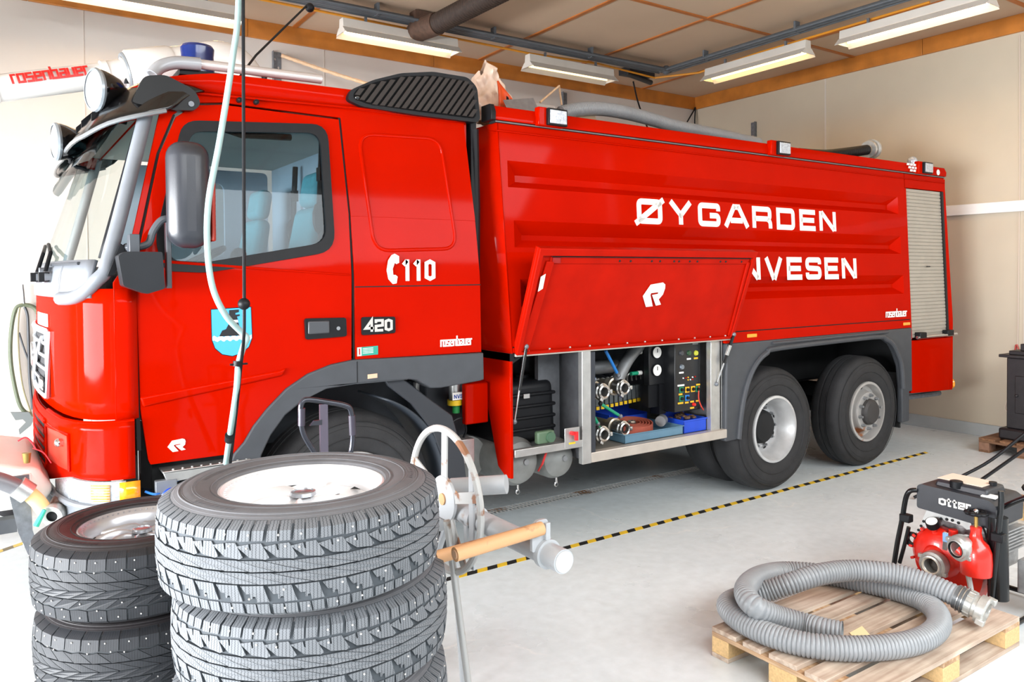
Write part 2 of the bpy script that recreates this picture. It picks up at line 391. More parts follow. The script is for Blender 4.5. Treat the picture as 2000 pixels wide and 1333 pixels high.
# metal grating over the drain channel
g = MB(); RUST = mat('rusty_grate', (226, 224, 220), .5, .2, 0, 2.2, .1, 90, col2=(150, 112, 80), thr=.60)
for y in (DY0+.008, (DY0+DY1)/2, DY1-.008): g.b2((DX0, y-.004, -.006), (DX1, y+.004, -.001))
x = DX0+.01
while x < DX1: g.b2((x-.007, DY0+.003, -.003), (x+.007, DY1-.003, -.0005)); x += .036
tag(g.build('drain_grate', RUST, smooth=False), 'long narrow galvanised and rusty grate set in the floor under the truck', 'drain grate')
# yellow and black hazard tape on the floor
t = MB(); TY = mat('tape_yellow', (226, 186, 48), .5, 0, .08, 20); TB = mat('tape_black', (32, 30, 28), .55, 0, .1, 20)
def tape(A, B, wd):
    A, B = Vector(A), Vector(B); d = (B-A); L_ = d.length; d.normalize(); n = Vector((-d.y, d.x, 0)); s = 0; k = 0
    while s < L_:
        e = min(L_, s+.075); sl = .03
        V = [A+d*(s-sl/2)-n*wd/2, A+d*(e-sl/2)-n*wd/2, A+d*(e+sl/2)+n*wd/2, A+d*(s+sl/2)+n*wd/2]
        t.mi(k % 2).add([p+Vector((0, 0, .0015)) for p in V]+[p+Vector((0, 0, .0002)) for p in V], [(0, 1, 2, 3), (0, 4, 5, 1), (1, 5, 6, 2), (2, 6, 7, 3), (3, 7, 4, 0)]); s = e; k += 1
tape((1.0, 4.085, 0), (7.95, 4.165, 0), .05)
tag(t.build('floor_tape', [TY, TB], smooth=False), 'black and yellow striped tape on the floor along the side of the truck', 'floor tape')
t = MB(); tape((-.6, 3.1, 0), (.62, 3.08, 0), .045)
tag(t.build('floor_tape', [mat('tape_worn', (214, 186, 96), .6, 0, .1, 10), mat('tape_worn_dark', (120, 110, 84), .6)], smooth=False), 'worn short tape strip on the floor left of the dark tyre stack', 'floor tape')
t = MB(); tape((-.5, 5.9, 0), (.9, 6.9, 0), .05)
tag(t.build('floor_tape', [mat('tape_worn', (214, 186, 96), .6), mat('tape_worn_dark', (120, 110, 84), .6)], smooth=False), 'faded yellow tape on the floor beyond the front of the truck', 'floor tape')

# ---- ceiling services: conduit runs, lamps, hose drum, hanging cables
t = MB(); PIPE = mat('conduit_grey', (92, 98, 104), .5, .2, .12, 10)
Yc, Xc = 7.27, 7.38
for dy, dz, r in ((0, .10, .032), (.075, .10, .022), (-.07, .12, .016), (.13, .11, .012)):
    t.tube([(-1.5, Yc+dy, ZC-dz), (Xc, Yc+dy, ZC-dz)], r, 12); 
t.b2((-1.5, Yc+.035, ZC-.075), (Xc, Yc+.11, ZC-.06))
for dx, dz, r in ((0, .10, .034), (.08, .11, .02), (-.07, .12, .014)): t.tube([(Xc+dx, YN+.1, ZC-dz), (Xc+dx, Yc+.05, ZC-dz)], r, 12)
t.sphere((Xc, Yc, ZC-.10), .06, 12)
for x in (.6, 1.9, 3.3, 4.7, 6.1): t.b2((x-.012, Yc-.04, ZC-.135), (x+.012, Yc+.04, ZC-.012))
for y in (2.5, 3.9, 5.3, 6.6): t.b2((Xc-.04, y-.012, ZC-.135), (Xc+.04, y+.012, ZC-.012))
tag(t.build('ceiling_conduit', PIPE), 'bundle of grey pipes under the ceiling turning the corner above the truck', 'conduit')
t = MB(); t.tube([(1.5, 7.52, 4.52), (3.4, 7.50, 4.5), (5.4, 7.53, 4.49), (6.4, 7.49, 4.51), (7.4, 7.5, 4.47), (7.7, 7.0, 4.47), (7.64, 6.0, 4.48), (7.66, 4.0, 4.49)], .013, 8)
tag(t.build('orange_cable', mat('cable_orange', (214, 140, 28), .5)), 'orange cable following the grey ceiling pipes', 'cable')
t = MB(); t.cyl((7.0, 7.62, ZC-.12), (7.62, 7.80, ZC-.12), .035); t.b2((7.05, 7.6, ZC-.1), (7.5, 7.82, ZC-.012)); 
tag(t.build('ceiling_bracket', mat('dark_steel', (52, 56, 62), .5, .3)), 'short dark bracket under the ceiling with a cable hanging from it', 'bracket')
t = MB(); t.tube(smooth_path([(7.2, 7.7, 4.44), (7.35, 7.75, 4.15), (7.7, 7.9, 3.85), (8.2, 8.1, 3.78), (8.7, 8.3, 3.98), (9.15, 8.44, 4.38), (9.2, 8.44, 4.44), (9.2, 8.45, 4.2), (9.21, 8.46, 3.5)], 8), .011, 8)
tag(t.build('black_cable', BLK), 'black cable looping from the ceiling bracket to the far corner', 'cable')
# rusty ribbed duct and its end piece
t = MB(); A = Vector((3.86, 7.02, 4.44)); B = Vector((3.98, 5.0, 4.46)); d = B-A; P = []; R_ = []
for i in range(161): P.append(A+d*i/160); R_.append(.105 if i % 3 else .094)
t.tube(P, .08, 18, rad=R_)
o = empty('exhaust_duct', (3.86, 7.1, 4.3), 'dark ribbed exhaust hose on the ceiling ending at the grey pipes', 'duct')
t.build('flexible_hose', mat('rusty_hose', (52, 38, 30), .7, 0, .3, 30, .1, 80), o)
t = MB(); t.cyl((3.80, 7.32, 4.44), (3.86, 7.02, 4.44), .115, n=20); t.sphere((3.79, 7.34, 4.43), .118, 14); t.b2((3.7, 7.2, 4.5), (3.9, 7.34, ZC-.012))
t.build('end_cap', mat('rust_brown', (84, 62, 50), .7, .2, .3, 20, .1, 80), o)
# fluorescent lamps: long white channel with sloping reflectors
LW = mat('lamp_white', (206, 200, 192), .45, 0, .04, 5); LB = mat('lamp_reflector', (120, 112, 106), .5, 0, .08, 3)
def lamp(c, ax, L_, tint, watts, label, lit=1.0):
    c = Vector(c); a = Vector(ax).normalized(); s = Vector((-a.y, a.x, 0)); z = Vector((0, 0, 1))
    o = empty('fluorescent_lamp', c, label, 'lamp', 'fluorescent lamps under the ceiling')
    def P(x, y, h): return c+a*x+s*y+z*h
    h = L_/2; b = MB()
    prof = [(-.045, .09), (.045, .09), (.055, .0), (-.055, .0)]
    b.add([P(e, y, q) for e in (-h, h) for y, q in prof], [(3, 2, 1, 0), (4, 5, 6, 7), (0, 1, 5, 4), (1, 2, 6, 5), (2, 3, 7, 6), (3, 0, 4, 7)])
    b.build('lamp_housing', LW, o, bevel=.004)
    r = MB()
    for sg in (-1, 1):
        q = [(sg*.055, .0), (sg*.135, -.075), (sg*.130, -.078), (sg*.05, -.003)]
        V = [P(e, y, k) for e in (-h, h) for y, k in q]; r.add(V, [(0, 1, 2, 3), (7, 6, 5, 4), (0, 4, 5, 1), (1, 5, 6, 2), (2, 6, 7, 3), (3, 7, 4, 0)])
    r.build('reflector', LW, o)
    for e in (-h, h):
        e_ = MB(); V = [P(e-.006, y, k) for y, k in ((-.055, 0), (.055, 0), (.115, -.06), (-.115, -.06))]+[P(e+.006, y, k) for y, k in ((-.055, 0), (.055, 0), (.115, -.06), (-.115, -.06))]
        e_.add(V, [(3, 2, 1, 0), (4, 5, 6, 7), (0, 1, 5, 4), (1, 2, 6, 5), (2, 3, 7, 6), (3, 0, 4, 7)])
        e_.build('end_plate', LW, o)
    tb = mat('lamp_tube_%d%d%d' % tint, tint, .4, emit=tint, estr=16.0*lit)
    for k in (-1, 1):
        u = MB(); u.cyl(P(-h+.05, k*.035, -.032), P(h-.05, k*.035, -.032), .014, n=12); u.build('lamp_tube', tb, o)
    for e in (-h*.6, h*.6):
        m = MB(); m.b2(tuple(P(e, 0, .05)-Vector((.012, .012, 0))), tuple(P(e, 0, .15)+Vector((.012, .012, 0))))
        m.build('hanger', GALV, o)
    return o
WARM = (255, 214, 150)
lamp((1.25, 7.62, 4.34), (1, 0, 0), 1.6, WARM, 30, 'fluorescent lamp cut off by the top edge at the left, above the white nozzle')
lamp((3.62, 7.38, 4.34), (1, 0, 0), 1.32, WARM, 30, 'lit fluorescent lamp left of the dark exhaust hose')
lamp((5.9, 7.40, 4.34), (1, 0, 0), 1.3, (238, 214, 160), 30, 'unlit looking fluorescent lamp above the front of the red tank body', .12)
lamp((7.55, 6.0, 4.34), (0, 1, 0), 1.45, (255, 205, 110), 30, 'fluorescent lamp over the rear of the truck, nearer the wall corner')
lamp((7.60, 4.15, 4.34), (0, 1, 0), 1.5, WARM, 30, 'fluorescent lamp nearest the upper right corner of the picture')
# perforated wall brackets
def bracket(x, y, z0, z1, ax, label):
    b = MB(); u = Vector(ax); n = Vector((0, -1, 0)) if ax[0] else Vector((-1, 0, 0)); k = int((z1-z0)/.09)
    holes = [[(cx, z0+.05+.09*i+hy) for cx, hy in ((-.018 if i % 2 else .018, -.018), ((-.004 if i % 2 else .03), 0), (-.018 if i % 2 else .018, .018), ((-.03 if i % 2 else .006), 0))] for i in range(k)]
    b.plate([[(-.05, z0), (.05, z0), (.05, z1), (-.05, z1)]]+holes, (x, y, 0), u, (0, 0, 1), n*.004)
    b.plate([[(-.05, z0), (-.045, z0), (-.045, z1), (-.05, z1)]], (x, y, 0), u, (0, 0, 1), n*.05)
    tag(b.build('wall_bracket', GALV), label, 'bracket', 'perforated shelf uprights')
bracket(2.66, YF, 3.2, 4.32, (1, 0, 0), 'perforated grey upright on the far wall above the roof of the cab')
bracket(6.65, YF, 2.9, 4.38, (1, 0, 0), 'perforated grey upright on the far wall above the front of the tank body')
bracket(XR, 7.36, 2.9, 4.05, (0, 1, 0), 'perforated grey upright on the right wall above the rear of the truck')
# braided rope from the first upright down behind the truck
t = MB(); P = smooth_path([(2.70, YF-.04, 4.28), (3.5, 8.2, 4.05), (4.6, 7.6, 3.72), (5.2, 7.2, 3.5), (5.6, 6.9, 3.40)], 24); t.tube(P, .02, 8, rad=[.020+.003*sin(i*2.2) for i in range(len(P))])
tag(t.build('rope', mat('cream_rope', (222, 186, 150), .8, 0, .12, 30)), 'cream braided rope sagging from the first wall upright towards the truck roof', 'rope')
# strap and carabiner hanging on the right wall
o = empty('hanging_cord', (XR-.02, 3.86, .6), 'thin cord with a red snap hook hanging on the right wall', 'cord')
t = MB(); t.tube([(XR-.012, 3.86, 4.4), (XR-.012, 3.85, 3.0), (XR-.012, 3.86, 1.02)], .005, 6); t.tube(smooth_path([(XR-.012, 3.86, .9), (XR-.012, 3.95, .5), (XR-.012, 3.98, .33), (XR-.012, 3.86, .34), (XR-.012, 3.86, .85)], 6), .005, 6)
t.build('cord', mat('cord_beige', (206, 190, 176), .8), o)
t = MB(); t.tube(smooth_path([(XR-.02, 3.87, 1.06), (XR-.02, 3.83, .92), (XR-.02, 3.81, .84), (XR-.02, 3.86, .80), (XR-.02, 3.91, .84), (XR-.02, 3.89, .95)], 6, True), .009, 8); t.build('snap_hook', mat('hook_red', (170, 60, 50), .4), o)
# green charging hose and black cord hanging from above in front of the cab
P = [at(467, -300, Y=3.45), at(466, 0, Y=3.45), at(455, 110, Y=3.45), at(430, 270, Y=3.45), at(408, 390, Y=3.45), at(405, 480, Y=3.45), at(415, 560, Y=3.45), at(440, 615, Y=3.47), at(470, 648, Y=3.5), at(482, 660, Y=3.5), at(476, 676, Y=3.5), at(466, 712, Y=3.5), at(462, 760, Y=3.55), at(452, 830, Y=3.7), at(441, 905, Y=4.0)]
o = empty('charging_hose', tuple(P[-1]), 'pale green hose hanging from the ceiling in front of the cab door', 'hose')
t = MB(); t.tube(smooth_path(P, 10), .0135, 12); t.build('hose', mat('hose_green', (150, 178, 176), .4, 0, .06, 30), o)
t = MB(); t.cyl(at(465, 706, Y=3.49), at(464, 716, Y=3.49), .021); t.b2(tuple(at(463, 712, Y=3.49)-Vector((.03, .004, .004))), tuple(at(463, 712, Y=3.49)+Vector((.045, .004, .004)))); t.cyl(at(449, 850, Y=3.75), at(448, 860, Y=3.78), .022)
t.build('cable_tie', BLK, o)
Q = [at(474, -300, Y=3.4), at(475, 0, Y=3.4), at(476, 300, Y=3.4), at(477, 590, Y=3.4), at(476, 660, Y=3.4), at(470, 720, Y=3.5), at(462, 800, Y=3.62), at(450, 905, Y=4.0)]
o = empty('balancer_cord', tuple(Q[3]), 'thin black cord with a ball stop hanging in front of the cab door', 'cord')
t = MB(); t.tube(smooth_path(Q, 6), .0075, 8); t.build('cord', BLK, o)
t = MB(); t.sphere(tuple(at(476.5, 594, Y=3.4)), .026, 18); t.build('ball_stop', BLK, o)
t = MB(); t.tube([at(598, 12, Y=5.2), at(500, 108, Y=4.75), at(462, 158, Y=4.55)], .007, 8)
o = tag(t.build('retractor_line', DARK), 'thin dark line running slantwise from the ceiling to the silver roof tube', 'line')
t = MB(); c0 = at(605, 15, Y=5.2); t.sphere(tuple(c0), .032, 14); t.build('pulley', BLK, o)
# ================================================================== the fire truck: cab
YC = 5.415
TRUCK = empty('fire_truck', (4.4, YC, 0), 'big red fire truck with white lettering and an open side flap', 'fire truck')
def Yz(z): return 4.17 if z < 1.82 else (4.17+.13*(z-1.82)**2/.12 if z < 1.88 else 4.17+.13*(z-1.85))
def wY(p): return Vector((p.x, p.y+Yz(p.z)-4.17, p.z))
ZB = [((0, 0, z), (0, 0, 1)) for z in (1.82, 1.88, 2.2, 2.6)]
U, V3 = Vector((1, 0, 0)), Vector((0, 0, 1))
T = TRUCK
def side(mb, loops, y=4.17, th=.03): return mb.plate(loops, (0, y, 0), U, V3, (0, th, 0))
# outline of the wheel arch
ARCH = [(1.047, .925), (1.10, .98), (1.15, 1.06), (1.223, 1.145), (1.33, 1.245), (1.451, 1.316), (1.58, 1.357), (1.71, 1.375)]
WIN = rpoly([(.865, 2.64), (1.60, 2.70), (1.60, 2.02), (.93, 1.905), (.745, 1.915), (.715, 2.04)], [.07, .09, .10, .05, .05, .06], 5)
# side shell around and behind the door
ws = MB(); side(ws, [[(1.735, 1.375), (2.585, 1.365), (2.575, 2.2), (2.545, 2.84), (1.70, 2.86), (1.0, 2.84), (.80, 2.78), (.74, 2.70), (.56, 1.93), (.50, 1.83), (.50, 1.14), (.592, 1.16), (.583, 1.9), (.715, 2.48), (.80, 2.69), (.90, 2.765), (1.05, 2.785), (1.712, 2.775), (1.735, 2.2)]])
shell = ws.build('side_panel', RED, T, bevel=.006, cuts=ZB, warp=wY)
d = MB(); side(d, [[(.640, .95), (.65, .925), *ARCH[0:1], *ARCH, (1.722, 2.2), (1.698, 2.762), (1.05, 2.772), (.91, 2.752), (.815, 2.68), (.73, 2.48), (.598, 1.9), (.608, 1.205)][:1]+[(.65, .925)]+ARCH+[(1.722, 2.2), (1.698, 2.762), (1.05, 2.772), (.91, 2.752), (.815, 2.68), (.73, 2.48), (.598, 1.9), (.608, 1.205)], WIN], 4.166, .03)
door = d.build('door', RED, T, bevel=.005, cuts=ZB, warp=wY)
# pressed panels: raised ribs and creases of the door
def ridge(pl, w, h, name='pressing', y=4.166, parent=None, mt=RED, cl=False):
    m = MB(); P = [Vector((a, y-h, b)) for a, b in pl]
    pts = smooth_path(P, 4, cl) if len(P) > 3 else P
    m.tube(pts, w, 8, cl, cap=False); m.xf(lambda p: Vector((p.x, y-(y-p.y)*.45 if p.y < y else y+.002, p.z)))
    return m.build(name, mt, parent or T, warp=wY)
# lower crease of the door: the lower third stands proud
m = MB(); side(m, [[(.606, 1.265), (1.30, 1.347), (1.335, 1.358), (1.31, 1.315), (.68, 1.225), (.62, 1.215)]], 4.152, .02); m.build('crease', RED, door, bevel=.010, seg=3)
m = MB(); side(m, [rpoly([(.66, 1.945), (1.70, 1.865), (1.71, 1.855), (.66, 1.93)], 0)], 4.162, .01); m.build('crease', RED, door, bevel=.003)
# window: rubber seal, glass
m = MB(); WO = rpoly([(.845, 2.665), (1.625, 2.725), (1.628, 1.995), (.93, 1.875), (.725, 1.885), (.69, 2.04)], [.08, .1, .11, .05, .05, .06], 5)
WI = rpoly([(.885, 2.61), (1.578, 2.67), (1.58, 2.045), (.93, 1.93), (.765, 1.938), (.738, 2.04)], [.06, .08, .09, .04, .04, .05], 5)
side(m, [WO, WI], 4.158, .022); m.build('window_seal', BLK, door, bevel=.003, cuts=ZB, warp=wY)
m = MB(); side(m, [WI], 4.176, .004); m.f = m.f[0::1]; m.build('window_pane', GLS, door, cuts=ZB, warp=wY)
m = MB(); m.b2((1.25, 4.172, 2.0), (1.262, 4.180, 2.66)) if False else None
# door handle
hd = MB(); side(hd, [rpoly([(1.435, 1.622), (1.675, 1.618), (1.678, 1.512), (1.44, 1.505)], .015)], 4.150, .02); h_ = hd.build('door_handle', BLK, door, bevel=.004)
m = MB(); m.b2((1.452, 4.144, 1.535), (1.575, 4.156, 1.605)); m.build('grip', mat('handle_grip', (70, 72, 76), .3), h_, bevel=.006)
m = MB(); m.cyl((1.625, 4.152, 1.56), (1.625, 4.143, 1.56), .011); m.build('lock', STL, h_)
m = MB()
for x in (1.135, 1.225): m.cyl((x, 4.29, 2.745+.02), (x, 4.262, 2.745+.02), .014)
for x in (1.135, 1.225):
    m = MB(); m.cyl((x, 4.31, 2.805), (x, 4.270, 2.805), .014); m.sphere((x, 4.270, 2.805), .012, 10); m.build('rubber_stop', BLK, T)
# recessed framed panel behind the door, and horizontal joint
pr = rpoly([(1.815, 2.69), (2.365, 2.71), (2.425, 2.02), (1.87, 2.0)], .10, 6)
m = MB(); P = [Vector((a, 4.171, b)) for a, b in pr]; m.tube(P, .011, 8, True); m.xf(lambda p: Vector((p.x, 4.170-(4.171-p.y)*.7, p.z))); m.build('pressed_frame', RED, T, cuts=(), warp=wY)
m = MB(); side(m, [[(1.737, 1.788), (2.582, 1.79), (2.582, 1.796), (1.737, 1.794)]], 4.1685, .01); m.build('panel_joint', DARK, T)
m = MB(); side(m, [[(1.724, 1.376), (1.733, 1.376), (1.737, 2.2), (1.712, 2.775), (1.70, 2.775), (1.724, 2.2)]], 4.177, .01); m.build('door_gap', DARK, T, cuts=ZB, warp=wY)
m = MB(); side(m, [[(.592, 1.0), (.61, 1.0), (.598, 1.9), (.728, 2.48), (.812, 2.69), (.80, 2.70), (.712, 2.48), (.582, 1.9)]], 4.177, .01); m.build('door_gap', DARK, T, cuts=ZB, warp=wY)
# dark side fairing above the wheel
FA = [(1.047, .925)]+ARCH[1:]+[(2.59, 1.362), (2.592, 1.19), (2.565, 1.185), (2.28, 1.165), (2.21, 1.17), (2.12, 1.225), (2.06, 1.235), (1.9, 1.235), (1.73, 1.235), (1.55, 1.222), (1.42, 1.17), (1.32, 1.10), (1.24, 1.0), (1.19, .90), (1.18, .84), (1.02, .86)]
m = MB(); side(m, [FA], 4.150, .12); fa = m.build('wheel_arch_fairing', DGR, T, bevel=.018, seg=3)
m = MB(); side(m, [[(1.735, 1.245), (1.739, 1.245), (1.739, 1.365), (1.735, 1.365)]], 4.148, .003); m.build('seam', BLK, fa)
m = MB(); side(m, [[(1.80, 1.285), (1.86, 1.287), (1.86, 1.262), (1.80, 1.26)]], 4.1475, .003); m.build('small_label', mat('label_pink', (226, 180, 150), .5), fa)

# ---------------- curved front: plan curve and lofting
PL = [(.60, 4.17), (.545, 4.172), (.48, 4.185), (.425, 4.225), (.38, 4.29), (.345, 4.39), (.315, 4.52), (.29, 4.70), (.27, 4.92), (.255, 5.17), (.25, YC)]
PL = PL+[(x, 2*YC-y) for x, y in PL[-2::-1]]
_s = [0.]
for a, b in zip(PL, PL[1:]): _s.append(_s[-1]+math.dist(a, b))
SL = _s[-1]
_nv = []
for i in range(len(PL)):
    a, b = Vector(PL[max(0, i-1)]), Vector(PL[min(len(PL)-1, i+1)]); d = (b-a).normalized(); n = Vector((-d.y, d.x)); n = n if n.x < 0 or abs(n.x) < 1e-3 and n.y < 0 else -n; _nv.append(n)
_nv[0] = Vector((-.08, -1)).normalized(); _nv[-1] = Vector((-.08, 1)).normalized()
def plan(s):
    if s <= 0: return Vector((PL[0][0]-s, PL[0][1])), _nv[0]
    for i in range(len(_s)-1):
        if s <= _s[i+1] or i == len(_s)-2:
            k = (s-_s[i])/(_s[i+1]-_s[i]); return Vector(PL[i]).lerp(Vector(PL[i+1]), k), _nv[i].lerp(_nv[i+1], k).normalized()
def FP(s, z, off=0., shrink=1.0):
    p, n = plan(s); q = abs(p.y-YC)/(YC-4.17); sl = .36*(1-q)+.27*q
    dx = max(0, z-1.85)*sl if z > 1.85 else 0
    if z < 1.15: dx += max(0, .62-z)*.25
    k = (YC-Yz(z))/(YC-4.17)
    return Vector((p.x+dx+n.x*off, YC+(p.y-YC)*k+n.y*off, z))
def patch(s0, s1, z0, z1, off=0., ns=24, nz=6):
    g = MB(); za = z0 if callable(z0) else (lambda s: z0); zb = z1 if callable(z1) else (lambda s: z1)
    a = s0 if callable(s0) else (lambda k: s0)
    g.grid(lambda i, j: (lambda s: FP(s, za(s)+(zb(s)-za(s))*j, off))(a(j)+(s1-a(j))*i), ns, nz); return g
SM = SL/2
# upper red front with the corner panels
REDF = RED
fp = patch(.0, SL, 1.165, 1.80, 0, 60, 8).build('front_panel', REDF, T, solid=.02)
m = patch(.105, .112, 1.165, 1.78, .004, 2, 8); m.build('panel_joint', DARK, fp)
sA = .62          # where the red corner panel meets the centre bonnet
m = patch(sA, sA+.006, 1.53, 1.76, .006, 2, 6); m.build('panel_joint', DARK, fp)
m = patch(.85, 1.30, 1.59, 1.66, .014, 8, 1); m.build('badge', WHL, fp, solid=.006)
# dark panel below the windscreen
pn = patch(.20, SL-.2, lambda s: 1.755, 1.94, .010, 50, 3).build('cowl_panel', MGR, T, solid=.02)
for s in (.50, .9): patch(s, s+.006, 1.77, 1.92, .024, 1, 2).build('joint', DGR, pn)
m = MB(); m.tube([FP(.30+.02*i, 1.925, .026) for i in range(30)], .009, 6); m.build('drip_strip', DGR, pn)
# windscreen
ws_ = patch(.16, SL-.16, 1.93, 2.72, .006, 50, 12).build('windscreen', WGL, T)
mo = [FP(.14+.035*min(1, max(0, (z-2.2)*.6)), z, .014) for z in [2.74, 2.6, 2.45, 2.3, 2.15, 2.0, 1.93, 1.88]]+[FP(.17, 1.84, .016), FP(.22, 1.795, .016), FP(.29, 1.765, .016), FP(.38, 1.753, .016), FP(.5, 1.75, .016)]
def wide_tube(P, r, name, mt, parent, k=1.7):
    m = MB(); m.tube(smooth_path(P, 5), r, 12); return m.build(name, mt, parent)
wide_tube(mo, .034, 'windscreen_moulding', MGR, T)
wide_tube([Vector((p.x, 2*YC-p.y, p.z)) for p in mo], .034, 'windscreen_moulding', MGR, T)
m = patch(.16, SL-.16, 2.66, 2.84, .0, 50, 3).build('windscreen_header', RED, T, solid=.02)
patch(.12, .20, 1.95, 2.72, .0, 3, 8).build('pillar_edge', BLK, T, solid=.01)
# roof
def roof_pt(i, j):
    x = .70+(2.55-.70)*i; zt = 2.84+.11*min(1, (x-.70)/.35)**.6+.02*i; a = (j-.5)*2; s = abs(a)
    y = YC+(1 if a > 0 else -1)*(YC-4.295)*min(1, (s*1.12)) if s < .9 else YC+(1 if a > 0 else -1)*(YC-4.295)
    edge = (1-max(0, s-.75)/.25); z = 2.83+(zt-2.83)*sqrt(max(0, 1-(1-edge)**2))+.03*(1-s)
    return Vector((x, y, z))
rf = MB(); rf.grid(roof_pt, 24, 36); rf.build('cab_roof', RED, T, solid=.012)
m = MB(); m.grid(lambda i, j: Vector((.70+.02*i, 4.31+2.21*j, 2.72+(roof_pt(0, .5).z-2.72)*i)), 2, 12); m.build('roof_front', RED, T)
m = MB(); m.tube([Vector((.92+.15*i, 4.278, 2.815+.004*i)) for i in range(11)], .006, 6); m.build('drip_rail', RED, T)
# back wall of cab, floor
bw = MB(); bw.b2((2.53, 4.31, 1.3), (2.57, 6.52, 2.86)); bw.build('cab_back', RED, T)
# ---------------- interior seen through the glass
INT = mat('interior_trim', (150, 156, 166), .7, 0, .06, 5); TEAL = mat('seat_fabric', (72, 132, 142), .85, 0, .12, 40, .1, 300)
m = MB(); m.b2((1.98, 4.34, 1.3), (2.02, 6.5, 2.82)); it = m.build('interior_wall', INT, T)
m = MB(); m.b2((.62, 4.35, 2.74), (2.0, 6.48, 2.76)); m.build('headliner', mat('headliner', (176, 176, 170), .8), T)
m = MB(); m.b2((.60, 4.30, 1.35), (2.0, 6.5, 1.38)); m.build('cab_floor', DARK, T)
m = MB(); m.plate([rpoly([(.72, 1.4), (1.95, 1.4), (1.95, 2.72), (.95, 2.72), (.72, 2.0)], .05), rpoly([(.95, 1.98), (1.6, 2.02), (1.6, 2.62), (1.1, 2.60), (.9, 2.2)], .08)], (0, 6.52, 0), U, V3, (0, .04, 0)); m.build('inner_far_side', INT, T)
m = MB(); m.plate([rpoly([(.95, 1.98), (1.6, 2.02), (1.6, 2.62), (1.1, 2.60), (.9, 2.2)], .08)], (0, 6.55, 0), U, V3, (0, .004, 0)); m.build('far_window', GLS, T)
m = MB(); m.plate([[(.50, 1.42), (.98, 1.42), (.98, 1.72), (.88, 1.90), (.62, 1.93), (.5, 1.86)]], (0, 4.42, 0), U, V3, (0, 1.98, 0)); ds = m.build('dashboard', mat('dash_grey', (74, 78, 86), .7), T, bevel=.02)
def seat(yc, xs, nm='seat'):
    m = MB(); m.box((xs, yc, 1.62), (.5, .5, .14)); s_ = m.build(nm, TEAL, T, bevel=.05, seg=3)
    R = Matrix.Rotation(radians(10), 3, 'Y')
    m = MB(); m.box((xs+.24, yc, 1.98), (.13, .48, .62), R, (.9, .8)); m.build('backrest', TEAL, s_, bevel=.05, seg=3)
    m = MB(); m.box((xs+.31, yc, 2.40), (.11, .30, .22), R); m.build('headrest', TEAL, s_, bevel=.045, seg=3)
    m = MB(); m.b2((xs-.2, yc-.2, 1.36), (xs+.2, yc+.2, 1.56)); m.build('seat_base', DARK, s_)
seat(4.78, 1.42); seat(6.0, 1.42)
m = MB(); P = []
Rw = Matrix.Rotation(radians(-28), 3, 'Y')
P = [Vector((.98, 4.80, 1.93))+Rw @ Vector((.21*cos(a), .21*sin(a), 0)) for a in [2*pi*i/28 for i in range(28)]]
m.tube(P, .014, 8, True); m.tube([P[0], Vector((.98, 4.8, 1.92)), P[14]], .014, 8); m.tube([Vector((.98, 4.8, 1.93)), Vector((.84, 4.8, 1.75))], .03, 10); m.build('steering_wheel', BLK, T)
for x, y in ((1.92, 5.05), (1.93, 5.75), (1.66, 4.45)):
    m = MB(); m.tube([(x, y, 2.68), (x-.02, y, 2.3), (x-.01, y+.01, 2.0), (x, y, 1.75)], .02, 6); m.b2((x-.03, y-.03, 2.42), (x+.01, y+.03, 2.5)); m.sphere((x-.03, y, 2.2), .04, 10, (1, .8, 2.4)); m.build('seat_belt', BLK, T)
for z in (2.43, 2.33): 
    m = MB(); m.b2((1.972, 5.25, z), (1.982, 5.42, z+.045)); m.build('grab_slot', mat('slot_brown', (110, 96, 92), .6), it)
m = MB(); m.tube([(1.965, 4.75, 2.2), (1.965, 4.75, 2.5), (1.965, 4.95, 2.52)], .008, 6); m.build('trim_line', DGR, it)
m = MB(); m.sphere((1.4, 5.35, 1.98), .06, 12, (1, 1, 1.2)); m.cyl((1.4, 5.35, 1.4), (1.4, 5.35, 1.95), .03); m.build('lever', BLK, T)
m = MB(); m.tube([(.95, 4.4, 2.70), (1.2, 4.5, 2.66), (1.5, 4.55, 2.68)], .02, 8); m.build('grab_handle', BLK, T)

# ---------------- mirrors
m = MB(); m.box((.815, 4.02, 2.255), (.20, .16, .52)); 
mr = m.build('mirror', mat('mirror_plastic', (48, 50, 56), .32, 0, .1, 8, .05, 200), T, bevel=.085, seg=6)
m = MB(); m.box((.925, 4.04, 2.2), (.02, .13, .34)); m.build('mirror_glass', mat('mirror_back_red', (150, 40, 24), .2), mr, bevel=.008)
arm = MB(); arm.tube(smooth_path([(.74, 4.06, 2.14), (.70, 4.06, 2.13), (.665, 4.07, 2.08), (.645, 4.08, 2.02), (.60, 4.08, 2.0)], 5), .018, 10); arm.b2((.555, 4.04, 1.93), (.60, 4.12, 2.06)); arm.b2((.715, 4.03, 1.80), (.738, 4.08, 2.12)); arm.tube([(.60, 4.09, 2.0), (.56, 4.17, 2.0), (.545, 4.20, 1.97)], .022, 8)
arm.build('mirror_arm', mat('arm_grey', (70, 74, 80), .35), T, bevel=.003)
m = MB(); m.plate([rpoly([(.50, 1.955), (.53, 1.975), (.69, 1.975), (.70, 1.80), (.62, 1.775), (.52, 1.815)], .01)], (0, 3.99, 0), U, V3, (0, .12, 0)); m.build('wide_angle_mirror', mat('mirror_plastic2', (32, 34, 38), .4, 0, .08, 8, spec=.3), T, bevel=.022, seg=3)
m = MB(); m.plate([[(.47, 1.86), (.50, 1.86), (.555, 2.0), (.53, 2.02)]], (0, 4.165, 0), U, V3, (0, -.02, 0)); m.build('mirror_foot', BLK, T, bevel=.004)

